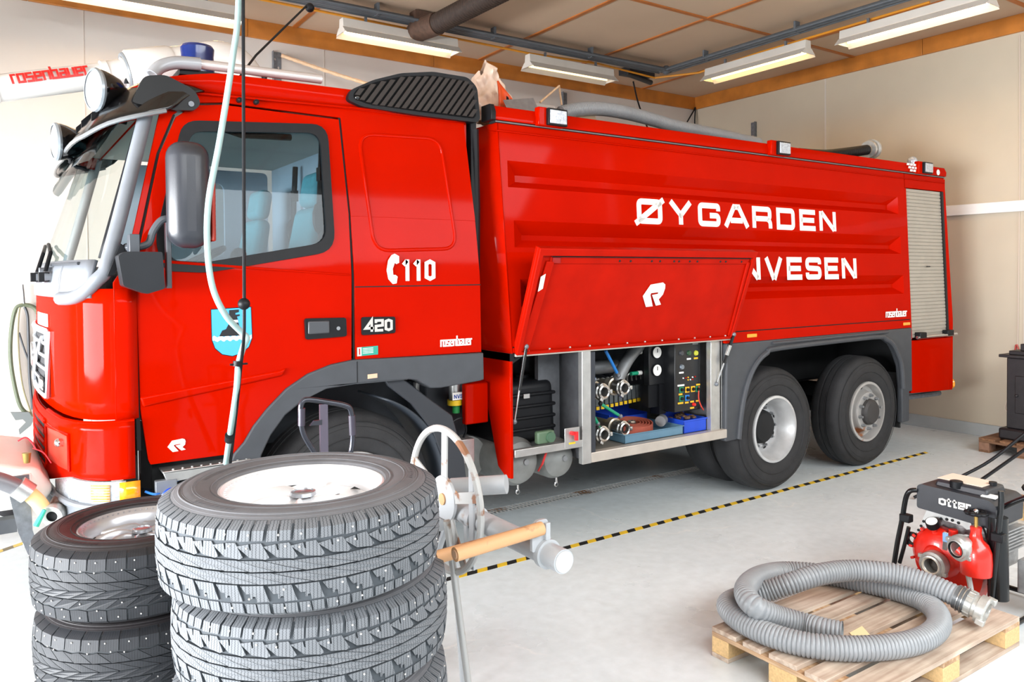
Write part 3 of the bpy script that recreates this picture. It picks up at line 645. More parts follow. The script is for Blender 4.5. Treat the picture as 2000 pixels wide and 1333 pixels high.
# ---------------- wipers
for s0 in (.72, 1.02):
    a = FP(s0, 1.86, .05); b = FP(s0+.05, 1.99, .05); m = MB(); m.box(tuple(a), (.05, .045, .05)); m.tube([a, a.lerp(b, .5), b, FP(s0+.5, 2.05, .03)], .011, 8); wp = m.build('wiper', BLK, T, bevel=.006)
    m = MB(); m.cyl(a, FP(s0, 1.86, .0), .03); m.build('wiper_pivot', MGR, wp)
for s0 in (.78, .98): 
    m = MB(); m.cyl(FP(s0, 1.885, .0), FP(s0, 1.885, .045), .028); m.build('washer_nozzle', MGR, T)

# ---------------- grille
g0, g1 = .83, SL-.83
gr = patch(g0, g1, 1.225, 1.565, .008, 40, 4).build('grille', mat('grille_dark', (40, 42, 46), .6), T, solid=.01)
GF = mat('grille_silver', (176, 180, 186), .35, .3, .05, 8)
fr = MB(); pth = [FP(g0+(g1-g0)*i/30, 1.565, .02) for i in range(31)]+[FP(g1-(g1-g0)*i/30, 1.215, .02) for i in range(31)]; fr.tube(pth, .018, 8, True); fr.build('grille_frame', GF, gr)
for z in (1.29, 1.36, 1.43, 1.50):
    m = MB(); m.tube([FP(g0+.02+(g1-g0-.04)*i/24, z, .022) for i in range(25)], .011, 6); m.build('grille_slat', GF, gr)
m = MB(); m.tube([FP(g0+.1, 1.53, .03), FP(g0+.42, 1.38, .035), FP(g0+.75, 1.24, .03)], .014, 6); m.cyl(FP(SM-.05, 1.41, .02), FP(SM-.05, 1.41, .05), .07); m.build('grille_emblem', STL, gr)
m = patch(g0+.02, g0+.21, 1.235, 1.315, .034, 4, 2); pl_ = m.build('model_plate', BLK, gr, solid=.006)
tx = MB(); a, b = FP(g0+.185, 1.25, .04), FP(g0+.03, 1.25, .04); u = (b-a).normalized(); text(tx, 'FM12', a+(b-a)*0, u, V3, .05, (b-a).length, .2, .15, (0, 0, 0) if False else tuple(Vector((-.003, -.001, 0)))); tx.build('plate_lettering', WHL, pl_)

# ---------------- bumper
def low(s): return .78 if s < .9 else .70
bp_ = patch(.02, SL-.02, lambda s: .875-.13*min(1, max(0, (s-.35)/.6)), lambda s: 1.155-.02*min(1, s/.5), .022, 70, 8).build('bumper', RED, T, solid=.02)
m = MB(); m.tube([FP(.02+.03*i, 1.150-.02*min(1, .03*i/.5), .012) for i in range(30)], .016, 8, cap=False); m.build('bumper_lip', RED, bp_)
m = patch(.36, .80, .90, 1.08, .030, 10, 4); rc = m.build('fog_lamp_recess', mat('recess_red', (190, 44, 22), .5), bp_, solid=.01)
m = MB(); m.tube(smooth_path([FP(.36, .90, .038), FP(.36, 1.08, .038), FP(.80, 1.07, .038), FP(.80, .86, .038)], 1), .009, 6); m.build('recess_edge', RED, rc)
m = MB(); c0 = FP(.46, 1.03, .05); m.sphere(c0, .022, 12); m.cyl(c0, FP(.46, 1.03, .02), .018); m.build('tow_bolt', STL, rc)
for i, z in enumerate((1.09, 1.03, .965, .90, .84)):
    m = patch(.86, SL-.86, z-.022, z+.004, .034, 30, 1); m.build('air_slat', RED, bp_, solid=.012)
    if i < 4:
        m = patch(.90, SL-.9, z-.05, z-.026, .032, 30, 1); m.build('air_slot', DARK, bp_, solid=.004)
# headlamp strip wrapping the corner
hl = patch(.06, .60, lambda s: .755, lambda s: .868-.05*min(1, max(0, (s-.35)/.25)), .026, 24, 3).build('headlamp', CLR, T, solid=.02)
m = patch(.0, .085, .765, .862, .032, 3, 1); m.build('indicator_lens', ORG, hl, solid=.012)
m = patch(.12, .20, .775, .855, .0375, 3, 1); m.build('amber_strip', mat('amber_clear', (240, 170, 90), .2, 0, .3, 80), hl, solid=.004)
for z in (.78, .793, .806, .819, .832, .845):
    m = patch(.12, .34, z, z+.004, .040, 6, 1); m.build('lens_rib', mat('lens_rib', (206, 200, 190), .3), hl, solid=.004)
# grey lower bumper
lb = patch(-.0, SL, lambda s: .60, lambda s: .752, .03, 60, 4).build('lower_bumper', mat('bumper_grey', (108, 112, 118), .35, 0, .05, 6), T, solid=.025)
m = MB(); m.tube([FP(.0+.04*i, .745, .04) for i in range(60)], .018, 8); m.build('bumper_rail', MGR, lb)
m = MB(); m.b2((.30, 4.75, .45), (.42, 4.83, .7)); m.build('tow_bracket', GALV, T)
# black gap behind bumper, step well
m = MB(); m.plate([[(.60, 1.16), (.64, 1.14), (.655, 1.06), (.66, .70), (.60, .70)]], (0, 4.18, 0), U, V3, (0, .05, 0)); m.build('bumper_gap', BLKG, T, bevel=.006)
m = MB(); m.b2((.62, 4.25, .45), (1.12, 4.9, .93)); m.build('step_well', DARK, T)
st = MB(); st.plate([[(.70, .885), (1.13, .893), (1.13, .845), (1.02, .84), (.96, .80), (.955, .70), (.86, .70), (.86, .838), (.72, .828)]], (0, 4.135, 0), U, V3, (0, .02, 0)); st.b2((.70, 4.135, .877), (1.13, 4.26, .887)); stp = st.build('entry_step', ALU, T, bevel=.003)
m = MB()
for i in range(9): m.cyl((.75+.045*i, 4.15, .882), (.75+.045*i, 4.15, .895), .008, .005, 8)
m.build('step_studs', ALU, stp)
m = MB(); m.b2((.875, 4.131, .775), (.935, 4.134, .812)); m.build('teal_label', mat('label_teal', (20, 150, 170), .4), stp)
# blue and white charging plug with cable
m = MB(); R = Matrix.Rotation(radians(35), 3, 'Y'); c0 = Vector((.715, 4.10, .78)); m.box(tuple(c0+Vector((0, .05, .02))), (.10, .04, .09)); pg = m.build('charging_socket', MGR, T, bevel=.004)
m = MB(); m.cyl(c0, c0+Vector((.03, -.06, -.03)), .04, .034); m.build('blue_collar', mat('plug_blue', (20, 70, 200), .4), pg)
m = MB(); m.cyl(c0+Vector((.03, -.06, -.03)), c0+Vector((.065, -.12, -.06)), .032, .026); m.build('plug', WHT, pg)
m = MB(); m.tube(smooth_path([(.62, 4.15, .80), (.66, 4.13, .785), (.70, 4.14, .79), (.76, 4.15, .83), (.84, 4.17, .835)], 6), .006, 6); m.build('plug_cable', mat('cable_blue', (30, 110, 190), .4), pg)
# ================================================================== lettering on the cab
TH = (0, -.002, 0)
def dec(fn, name, mt, parent=None, y=4.1685, warp=None):
    m = MB(); fn(m); return m.build(name, mt, parent or T, warp=warp, smooth=False)
# phone symbol and 110
def ph(m):
    o = (1.935, 4.1685, 1.805); s = .175
    P = [(.30, 1.0), (.46, .92), (.46, .70), (.36, .66), (.30, .70), (.22, .50), (.24, .30), (.32, .30), (.40, .24), (.36, .02), (.22, 0), (.06, .16), (0, .45), (.06, .78), (.18, .95)]
    m.plate([[(a*s*1.0, b*s*1.02) for a, b in P]], o, U, V3, TH)
dec(ph, 'telephone_symbol', WHL)
dec(lambda m: text(m, '110', (2.04, 4.1685, 1.822), U, V3, .128, .215, .19, .30, TH), 'emergency_number', WHL)
# 420 badge
m = MB(); side(m, [rpoly([(1.772, 1.617), (1.985, 1.612), (1.985, 1.515), (1.772, 1.512)], .015)], 4.160, .012); bd = m.build('engine_badge', BLK, T, bevel=.003)
dec(lambda m: text(m, '420', (1.79, 4.1595, 1.53), U, V3, .07, .175, .22, .10, TH), 'badge_number', mat('badge_silver', (198, 196, 190), .35, .3), bd)
# maker name
def maker(name, o, u, v, w, h, mt, parent, t=TH, sl=0.): 
    m = MB(); text(m, 'rosenbauer', o, u, v, h, w, .22, .10, t, sl); return m.build(name, mt, parent, smooth=False)
maker('maker_name', (2.29, 4.1685, 1.415), U, V3, .225, .042, WHL, T)
# green inspection sticker
m = MB(); side(m, [[(1.745, 1.443), (1.875, 1.446), (1.875, 1.395), (1.745, 1.392)]], 4.1675, .002); sk = m.build('sticker', mat('sticker_green', (40, 150, 130), .4), T)
m = MB(); side(m, [[(1.747, 1.442), (1.772, 1.4425), (1.772, 1.393), (1.747, 1.393)]], 4.1668, .0006); m.build('white_field', WHL, sk)
m = MB(); side(m, [[(1.756, 1.436), (1.763, 1.436), (1.763, 1.40), (1.756, 1.40)]], 4.1662, .0006); m.build('red_mark', RED, sk)
m = MB()
for i in range(4): side(m, [[(1.78, 1.436-.009*i), (1.845, 1.437-.009*i), (1.845, 1.434-.009*i), (1.78, 1.433-.009*i)]], 4.1668, .0006)
m.k = 0; m.build('print_lines', WHL, sk)
# coat of arms on the door: lighthouse over waves
SB = mat('shield_blue', (70, 170, 222), .35, 0, .03, 5)
sh = [(.948, 1.685), (1.148, 1.692), (1.152, 1.53), (1.135, 1.485), (1.10, 1.453), (1.05, 1.44), (1.0, 1.452), (.965, 1.485), (.950, 1.53)]
m = MB(); side(m, [[(1.05+(a-1.05)*1.03, 1.565+(b-1.565)*1.03) for a, b in sh]], 4.1648, .001); s0 = m.build('coat_of_arms', BLK, door)
m = MB(); side(m, [sh], 4.1638, .001); m.build('shield_field', SB, s0)
m = MB(); wv = [(.950, 1.535)]+[(.952+.198*i/24, 1.545+.005*sin(i*1.6)) for i in range(25)]+[(.952+.198*i/24, 1.522+.005*sin(i*1.6+.3)) for i in range(24, -1, -1)]
side(m, [wv[1:]], 4.1628, .001); m.build('white_wave', WHL, s0)
m = MB()
side(m, [[(.985, 1.545), (1.0, 1.575), (1.02, 1.582), (1.035, 1.612), (1.082, 1.614), (1.09, 1.585), (1.105, 1.575), (1.118, 1.545)]], 4.1626, .001)
side(m, [[(1.037, 1.628), (1.042, 1.65), (1.036, 1.655), (1.036, 1.680), (1.086, 1.682), (1.086, 1.668), (1.068, 1.664), (1.068, 1.655), (1.09, 1.657), (1.09, 1.648), (1.076, 1.645), (1.080, 1.629)]], 4.1626, .001)
m.build('lighthouse', mat('emblem_black', (14, 16, 22), .5), s0)
m = MB(); side(m, [[(1.034, 1.613), (1.082, 1.615), (1.08, 1.628), (1.036, 1.627)]], 4.1622, .001); m.build('white_band', WHL, s0)
m = MB(); logo(m, (.728, 4.1640, .975), U, V3, .085, .062, TH); m.build('maker_logo', WHL, door)

# ================================================================== visor, lamps, roof gear
def vis(s, k, h):      # k 0..1 from the roof edge to the front lip
    b = FP(s, 2.70, .0); o = FP(s, 2.70, .0+.16*k)
    return Vector((o.x+.10*(1-k), o.y, 2.90-.20*k*k-.06*k+h))
vs = MB(); s0_, s1_ = -.02, SL+.02
def vis_pt(i, j):
    s = .02+(SL-.04)*i; k = j; e = min(1, min(i, 1-i)/.14)**.7
    p = FP(s, 2.72, .015+(.05+.11*e)*k); z = 2.895-.07*(1-e)*(1-k)-(.10+.02*e)*k-(.07+.13*e)*k*k
    return Vector((p.x+.14*(1-k), p.y, z))
vs.grid(vis_pt, 60, 10); vo = vs.build('sun_visor', BLKG, T, solid=.014)
m = MB(); m.tube([vis_pt(i/60, 1.0) for i in range(1, 60)], .012, 8); m.build('visor_lip', mat('visor_edge', (120, 122, 124), .25, .3), vo)
# near end cap of the visor on the side of the cab
m = MB(); m.plate([rpoly([(.60, 2.72), (.66, 2.86), (.76, 2.88), (.90, 2.82), (.93, 2.755), (.90, 2.715), (.80, 2.705)], .03)], (0, 4.235, 0), U, V3, (0, .07, 0)); ec = m.build('visor_end', mat('visor_black', (6, 6, 7), .3, 0, .1, 9, spec=.2), vo, bevel=.03, seg=4)
m = MB(); m.cyl((.88, 4.238, 2.745), (.88, 4.226, 2.745), .014); m.build('screw', GALV, ec)
# brackets under the visor
for i in range(9):
    s = .45+i*(SL-.9)/8; a = FP(s, 2.72, .01); b = FP(s, 2.72, .13); m = MB(); m.add([a+Vector((0, 0, .0)), b+Vector((0, 0, -.06)), b+Vector((0, 0, -.02)), a+Vector((0, 0, .10))]+[q+Vector((0, .02, 0)) for q in (a, b+Vector((0, 0, -.06)), b+Vector((0, 0, -.02)), a+Vector((0, 0, .10)))], [(0, 1, 2, 3), (7, 6, 5, 4), (0, 4, 5, 1), (1, 5, 6, 2), (2, 6, 7, 3), (3, 7, 4, 0)]); m.build('visor_bracket', BLK, vo)
# smoked shield hanging below
m = MB(); m.grid(lambda i, j: FP(.20+(SL-.4)*i, 2.68-.24*j*min(1, i/.05, (1-i)/.05)**.6, .045+.055*j), 50, 5); m.build('smoked_shield', SMK, T)
# long range lamps
def spot(c, ax, r, label=None):
    c = Vector(c); ax = Vector(ax).normalized(); m = MB()
    m.lathe([(r*1.0, 0), (r*1.02, -.02), (r*.95, -.05), (r*.72, -.11), (r*.40, -.145), (.0, -.15)], c, ax, 28); s = m.build('spot_lamp', BLKG, T)
    m = MB(); m.lathe([(r*1.02, -.012), (r*1.06, 0), (r*1.02, .012), (r*.90, .014)], c, ax, 28); m.build('lamp_ring', mat('lamp_ring', (150, 158, 164), .3, .4), s)
    m = MB(); m.lathe([(r*.92, .010), (r*.5, .022), (0, .026)], c, ax, 28); m.build('lens', CLR, s)
    u, v, w = frame(ax); m = MB(); q = c-w*.07; m.sphere(tuple(q-Vector((0, .0, r*.9))), .016, 10); m.tube([q-Vector((0, 0, r*.8)), q+Vector((.0, 0, -r*1.1)), q+Vector((.03, 0, -r*1.35)), q+Vector((.08, .01, -r*1.4))], .012, 8); m.build('lamp_bracket', BLK, s)
spot(at(186, 176, Y=4.52), (-1, -.30, -.04), .107)
spot(at(110, 277, Y=5.15), (-1, -.12, -.04), .103)
# silver tube along the roof side and its bent front end
RT_ = smooth_path([(.72, 4.36, 2.90), (.76, 4.375, 2.95), (.84, 4.38, 2.985), (.96, 4.38, 2.995)], 6)+[Vector((1.3, 4.38, 3.0)), Vector((1.63, 4.38, 3.005))]
m = MB(); m.tube(RT_, .026, 16); rt = m.build('roof_tube', mat('tube_silver', (206, 200, 198), .3, .4), T, bevel=0)
m = MB(); m.tube([p+Vector((0, 0, 0)) for p in RT_[:19]], .034, 16); m.build('tube_elbow', mat('elbow_grey', (158, 160, 164), .35, .2), rt)
m = MB(); m.b2((.86, 4.40, 2.935), (1.60, 4.62, 2.965)); m.build('light_bar_base', BLK, T)
# blue beacon
m = MB(); c0 = at(386, 134, Y=4.62); b0 = Vector((c0.x, c0.y, 2.95)); m.lathe([(.088, 0), (.09, .05), (.086, .12), (.09, .165), (.08, .18), (0, .185)], (b0.x, b0.y, 2.975), (0, 0, 1), 32); bc = m.build('beacon', BLU, T)
m = MB(); m.cyl((b0.x, b0.y, 2.95), (b0.x, b0.y, 2.985), .095, n=28); m.build('beacon_base', BLK, bc)
m = MB(); m.lathe([(.088, 0), (.09, .05), (.086, .12), (.09, .165), (.08, .18), (0, .185)], (b0.x, 2*YC-b0.y, 2.975), (0, 0, 1), 32); m.build('beacon', BLU, T)
# water cannon on the roof
W = mat('cannon_white', (226, 224, 220), .25, 0, .03, 4, coat=.3)
Yw = 5.35; a0 = at(-260, 205, Y=Yw); a1 = at(0, 170, Y=Yw); a2 = at(215, 146, Y=Yw); a3 = at(248, 142, Y=Yw); a4 = at(345, 130, Y=Yw); a5 = at(420, 118, Y=Yw); a6 = at(475, 135, Y=Yw)
ax = (a3-a0).normalized()
cn = MB(); cn.cyl(a0, a2, .078, n=28); cn.cyl(a0.lerp(a1, .5), a1-ax*.02, .088, n=28); cn = cn.build('water_cannon', W, T)
m = MB(); m.lathe([(.078, 0), (.09, .01), (.09, .04), (.084, .045), (.084, .12), (.095, .13), (.095, .15), (.08, .16)], a2-ax*.05, ax, 28); m.build('coupling_ring', W, cn)
m = MB(); m.lathe([(.02, 0), (.10, -.005), (.125, .0), (.135, .015), (.135, .26), (.128, .28), (.1, .285)], a3, ax, 36); hd_ = m.build('cannon_housing', W, cn)
m = MB(); m.lathe([(.10, -.012), (.118, -.014), (.125, -.004)], a3, ax, 36); m.build('housing_seal', mat('seal_grey', (120, 124, 128), .4), hd_)
m = MB(); m.tube([a3+Vector((-.01, -.05, .07)), a3+Vector((-.02, -.07, 0)), a3+Vector((-.01, -.05, -.08))], .014, 8); m.build('cannon_cable', DARK, hd_)
m = MB(); m.tube(smooth_path([a4-ax*.06, a4+ax*.08, a5, a5.lerp(a6, .6)+Vector((.02, 0, .0)), a6+Vector((.03, 0, -.10)), Vector((a6.x+.02, Yw, 3.06))], 6), .125, 28); m.build('cannon_elbow', W, cn)
m = MB(); m.cyl((a6.x+.02, Yw, 2.96), (a6.x+.02, Yw, 3.10), .16, n=28); m.build('turret_base', W, cn)
m = MB(); m.sphere(tuple(a6+Vector((.11, -.08, -.06))), .045, 12, (.5, 1, 1)); m.build('rubber_cap', DARK, cn)
m = MB(); m.b2(tuple(a3+Vector((-.03, .12, -.20))), tuple(a3+Vector((.30, .20, -.05)))); m.build('cannon_bracket', W, cn, bevel=.01)
tx = MB(); u_ = ax; v_ = Vector((0, 0, 1)); v_ = (v_-u_*v_.dot(u_)).normalized(); nn = u_.cross(v_)
p0 = at(28, 176, Y=Yw-.07)
st_ = len(tx.v); w_ = (at(178, 155, Y=Yw-.07)-p0).length
text(tx, 'rosenbauer', (0, 0, 0), (1, 0, 0), (0, 1, 0), .058, w_, .22, .10, (0, 0, .002))
def wrap(p):
    # lay the letters round the tube
    a = (p.y-.010)/.089; return a1+ax*((p0-a1).dot(ax)+p.x)+(v_*sin(a)+nn*cos(a)*(1 if nn.y < 0 else -1))*(.0895+p.z)
tx.build('maker_name', mat('red_lettering', (200, 30, 24), .4), cn, smooth=False, cuts=[((0, -.03+.006*k, 0), (0, 1, 0)) for k in range(1, 26)], warp=wrap)
# black louvred air intake at the back of the cab roof
IN = rpoly([(1.735, 2.875), (1.76, 2.935), (1.90, 3.01), (2.08, 3.075), (2.30, 3.115), (2.55, 3.115), (2.62, 3.06), (2.64, 2.86), (2.62, 2.835), (2.2, 2.835), (1.83, 2.845)], .03, 4)
m = MB(); m.plate([IN], (0, 4.25, 0), U, V3, (0, .30, 0)); ai = m.build('air_intake', BLK, T, bevel=.022, seg=3)
DB = mat('louvre_brown', (50, 44, 41), .5, spec=.2)
m = MB(); II = [(2.2+(a-2.2)*.93, 2.965+(b-2.965)*.84) for a, b in IN]; m.plate([II], (0, 4.249, 0), U, V3, (0, .004, 0)); m.build('intake_mesh', mat('grille_black', (8, 9, 11), .6, spec=.1), ai)
def inside(x, z):
    c = False; n = len(II)
    for i in range(n):
        (x1, y1), (x2, y2) = II[i], II[i-1]
        if (y1 > z) != (y2 > z) and x < (x2-x1)*(z-y1)/(y2-y1)+x1: c = not c
    return c
for i in range(22):
    xb = 1.60+i*.047; pts = [(xb+.19*k/30, 2.855+.255*k/30) for k in range(31)]; pts = [q for q in pts if inside(*q) and q[0] < 2.585]
    if len(pts) > 3:
        m = MB(); (xa, za), (xc, zc) = pts[0], pts[-1]; side(m, [[(xa, za), (xa+.030, za), (xc+.030, zc), (xc, zc)]], 4.236, .014); m.build('louvre', DB, ai)
m = MB(); m.sphere((1.80, 4.247, 2.895), .018, 12, (1, .6, 1)); m.build('bolt', BLKG, ai)
m = MB(); m.b2((2.60, 4.30, 1.37), (2.64, 4.42, 2.9)); m.tube([(2.63, 4.30, 2.8), (2.65, 4.32, 2.3), (2.64, 4.32, 1.7)], .025, 8); m.build('intake_duct', BLK, T)
# ================================================================== chassis, tank body, flap, wheels
def Yb(z): return 4.162+.05*max(0, z-1.34)
def wB(p): return Vector((p.x, p.y+Yb(p.z)-4.162, p.z))
ch_ = MB(); ch_.b2((.9, 5.0, .72), (8.3, 5.12, .98)); ch_.b2((.9, 5.72, .72), (8.3, 5.84, .98)); chs = ch_.build('chassis_rail', DARK, T) if False else None
for y in (5.0, 5.72):
    m = MB(); m.b2((.75, y, .72), (8.35, y+.1, .98)); m.build('chassis_rail', DARK, T)
m = MB(); m.b2((.85, 5.15, .62), (1.9, 5.7, 1.4)); m.build('engine', DARK, T, bevel=.03)
# inner wheel arch and mudguard of the front wheel
m = MB(); m.b2((1.05, 4.90, .8), (2.55, 4.94, 1.38)); m.build('wheel_well', mat('well_grey', (58, 62, 68), .6, 0, .2, 8), T)
m = MB(); m.b2((1.05, 4.28, 1.30), (2.55, 4.92, 1.335)); m.build('wheel_well_roof', DARK, T)
MG = mat('mudguard', (44, 50, 58), .55, 0, .1, 8)
m = MB()
def mgp(i, j):
    a = radians(-18+88*i); r = .63+(.0 if True else 0); return Vector((1.72+r*cos(a), 4.20+.42*j, .53+r*sin(a)))
m.grid(mgp, 20, 1); mg = m.build('mudguard', MG, T, solid=.012)
for k in range(16):
    m = MB(); m.tube([mgp(i/14*.72, .06+k*.057)*1+Vector((.008, 0, .0)) for i in range(15)], .004, 4); m.build('rib', MG, mg)
m = MB(); m.plate([[(1.93, 1.235), (2.05, 1.235), (2.22, 1.10), (2.38, .98), (2.46, .72), (2.50, .40), (2.34, .40), (2.32, .70), (2.24, .90), (2.10, 1.08), (1.95, 1.20)]], (0, 4.19, 0), U, V3, (0, .03, 0)); m.build('mudguard_side', mat('mudguard_dark', (40, 43, 49), .55), T, bevel=.006)
m = MB(); m.b2((2.35, 4.2, .12), (2.375, 4.62, .62)); m.build('mud_flap', RUB, T)

# wheels
def truck_wheel(xc, yo, r, w, rimr, style, side_=1, nm='wheel'):
    """yo outer face; side_ = +1 axle runs to +Y"""
    o = bpy.data.objects.new(nm, None); COL.objects.link(o); o.parent = T; o.location = Vector((xc, yo, r))-T.location
    s = side_; A = Vector((0, s, 0)); c = (xc, yo, r)
    m = MB(); m.lathe([(rimr, .03), (rimr+.02, .012), (rimr+.06, .0), (r*.80, -.012), (r*.88, .0), (r*.95, .02), (r-.008, .045), (r, .075), (r, .11), (r-.012, .113), (r-.012, .122), (r, .125), (r, w/2-.035), (r-.012, w/2-.032), (r-.012, w/2-.022), (r, w/2-.019), (r, w/2+.02), (r-.012, w/2+.023), (r-.012, w/2+.032), (r, w/2+.035), (r, w-.125), (r-.012, w-.12), (r, w-.11), (r, w-.07), (r-.008, w-.045), (r*.95, w-.02), (r*.88, w), (r*.80, w+.01), (rimr+.06, w), (rimr, w-.03)], c, A, 72)
    ty = m.build('tyre', RUB, o, angle=30)
    m = MB()
    for q in range(0): pass
    for rr in (r*.72, r*.84, r*.90): m.lathe([(rr-.004, -.004), (rr, -.012 if rr < r*.8 else -.008), (rr+.004, -.004)], c, A, 64)
    m.build('sidewall_ring', RUB, ty)
    RM = mat('rim_silver', (196, 197, 198), .38, .35, .10, 12, .05, 60) if style == 'dish' else mat('rim_rusty', (170, 168, 166), .45, .3, 0, 5, .08, 60, col2=(150, 96, 58), thr=.66)
    m = MB()
    if style == 'dish':
        m.lathe([(rimr+.012, .018), (rimr+.01, .004), (rimr-.01, .0), (rimr-.016, .03), (rimr-.035, .06), (rimr-.045, .14), (rimr-.06, .165), (.195, .19), (.185, .175), (.15, .172), (.14, .17)], c, A, 56); rm = m.build('rim', RM, o)
        m = MB(); m.lathe([(.15, .17), (.14, .13), (.12, .11), (.06, .10), (0, .10)], c, A, 32); hb = m.build('hub', DARK, o)
        for k in range(10):
            a = 2*pi*k/10; q = Vector((xc+.17*cos(a), yo+s*.165, r+.17*sin(a))); m = MB(); m.cyl(q, q-A*.02, .016, n=6); m.cyl(q, q-A*.035, .010, n=8); m.build('wheel_nut', ALUD, rm)
        hr = .222; hz = .173
    else:
        m.lathe([(rimr+.012, .018), (rimr+.01, .002), (rimr-.012, .0), (rimr-.02, .03), (rimr-.03, .07), (rimr-.06, .08), (.20, .06), (.19, .03), (.185, -.0), (.13, -.005), (.12, .0)], c, A, 56); rm = m.build('rim', RM, o)
        m = MB(); m.lathe([(.125, .0), (.12, -.03), (.10, -.05), (.05, -.055), (0, -.055)], c, A, 32); hb = m.build('hub', mat('hub_dark', (60, 58, 58), .6, .2), o)
        for k in range(10):
            a = 2*pi*k/10+.2; q = Vector((xc+.158*cos(a), yo-s*.0, r+.158*sin(a))); m = MB(); m.cyl(q, q-A*.022, .017, n=6); m.cyl(q, q-A*.04, .011, n=8); m.build('wheel_nut', ALUD, rm)
        hr = .232; hz = .070
    for k in range(8 if style == 'dish' else 5):
        a = 2*pi*k/(8 if style == 'dish' else 5)+.35; q = Vector((xc+hr*cos(a), yo+s*hz, r+hr*sin(a))); m = MB(); m.sphere(tuple(q), .027, 12, (1, .16, 1)); m.build('rim_hole', DARK, rm)
    return o
truck_wheel(1.74, 4.24, .53, .31, .285, 'hub')
truck_wheel(5.52, 4.165, .525, .285, .275, 'dish')
truck_wheel(5.52, 4.50, .525, .285, .275, 'dish')
truck_wheel(6.93, 4.185, .525, .30, .275, 'hub')
for x, yo in ((1.74, 6.59), (5.52, 6.665), (5.52, 6.33), (6.93, 6.65)): truck_wheel(x, yo, .525, .29, .275, 'hub', -1)
for x in (1.74, 5.52, 6.93):
    m = MB(); m.cyl((x, 4.55, .525), (x, 6.3, .525), .075); m.sphere((x, 5.5, .525), .19, 14, (1, 1, 1)); m.build('axle', DARK, T)

# ---- tank body
bd = MB()
x0, x1 = 2.82, 7.63
# side skin with three long recessed ribs
RIBS = [(2.605, 2.52, 2.475, 2.43, 2.83, 7.50), (2.212, 2.12, 2.085, 2.035, 2.865, 7.515), (1.825, 1.735, 1.70, 1.64, 2.90, 7.535)]
Yq = 4.162; D = .065
def q4(m, P): m.add([Vector(p) for p in P], [(0, 1, 2, 3)])
zt = 2.848
def sk_(m, xa, za, xb, zb, y=Yq): q4(m, [(xa, y, za), (xb, y, za), (xb, y, zb), (xa, y, zb)])
m = MB(); zc = zt
for (a, b, c, d_, xa, xb) in RIBS:
    sk_(m, x0, a, x1, zc); sk_(m, x0, d_, xa, a); sk_(m, xb, d_, x1, a)
    ia, ib = xa+.10, xb-.09
    q4(m, [(ia, Yq+D, b), (ib, Yq+D, b), (xb, Yq, a), (xa, Yq, a)]); q4(m, [(ia, Yq+D, c), (ib, Yq+D, c), (ib, Yq+D, b), (ia, Yq+D, b)])
    q4(m, [(xa, Yq, d_), (xb, Yq, d_), (ib, Yq+D, c), (ia, Yq+D, c)])
    q4(m, [(xa, Yq, d_), (ia, Yq+D, c), (ia, Yq+D, b), (xa, Yq, a)]); q4(m, [(ib, Yq+D, c), (xb, Yq, d_), (xb, Yq, a), (ib, Yq+D, b)])
    zc = d_
sk_(m, x0, 1.385, x1, zc)
m.xf(lambda p: wB(Vector((p.x-(.055*(p.z-1.34)/1.5 if p.x < 2.825 else 0), p.y, p.z))))
m.build('side_panel', RED, T, cuts=(), smooth=False).data.transform(Matrix.Identity(4))
m = MB(); side(m, [[(x0, 1.376), (x1, 1.376), (x1, 1.384), (x0, 1.384)]], Yq+.008, .01); m.build('panel_joint', DARK, T)
m = MB(); side(m, [[(2.82, 1.345), (4.95, 1.345), (4.95, 1.376), (2.82, 1.376)]], Yq-.002, .03); m.build('hinge_strip', RED, T)
m = MB(); side(m, [[(4.88, 1.292), (7.63, 1.300), (7.63, 1.376), (4.88, 1.376)]], Yq-.003, .03); m.build('lower_strip', RED, T)
# front, back, top, far side
m = MB(); m.add([(2.815, 4.16, 1.34), (2.76, 4.235, 2.85), (2.76, 6.595, 2.85), (2.815, 6.67, 1.34)], [(0, 1, 2, 3)]); m.build('front_wall', RED, T, solid=.01)
m = MB(); m.b2((2.81, 6.60, .55), (8.5, 6.66, 2.85)); m.build('far_side_panel', RED, T)
m = MB(); m.b2((2.77, 4.30, 2.80), (8.42, 6.6, 2.83)); m.build('roof_deck', ALUD, T)
m = MB(); m.b2((3.0, 4.9, 1.40), (8.3, 6.5, 2.79)); m.build('water_tank', DARK, T)
m = MB(); m.b2((8.40, 4.25, .62), (8.46, 6.6, 2.84)); m.build('back_wall', RED, T)
# roof edge: red profile with black groove
re = MB(); re.plate([[(4.215, 2.862), (4.212, 2.905), (4.235, 2.955), (4.33, 2.955), (4.33, 2.862)]], (2.72, 0, 0), (0, 1, 0), V3, (5.70, 0, 0)); rail = re.build('roof_edge', RED, T, bevel=.006)
m = MB(); m.b2((2.74, 4.228, 2.846), (8.41, 4.3, 2.863)); m.build('groove', DARK, rail)
m = MB(); m.tube([(2.74, 4.222, 2.852), (8.41, 4.222, 2.852)], .004, 6); m.build('bead', ALUD, rail)
m = MB(); m.plate([[(4.209, 2.858), (4.206, 2.91), (4.23, 2.962), (4.335, 2.962), (4.335, 2.858)]], (2.70, 0, 0), (0, 1, 0), V3, (.035, 0, 0)); m.build('end_cap', BLK, rail, bevel=.004)
m = MB(); side(m, [[(2.70, 2.79), (8.41, 2.79), (8.41, 2.80), (2.77, 2.80)]], Yq-.012, .03); m.build('edge_fold', RED, T, warp=wB, bevel=.004)
m = MB(); side(m, [[(7.64, 2.705), (8.41, 2.705), (8.41, 2.845), (7.64, 2.845)]], Yq, .03); m.build('corner_panel', RED, T, warp=wB)
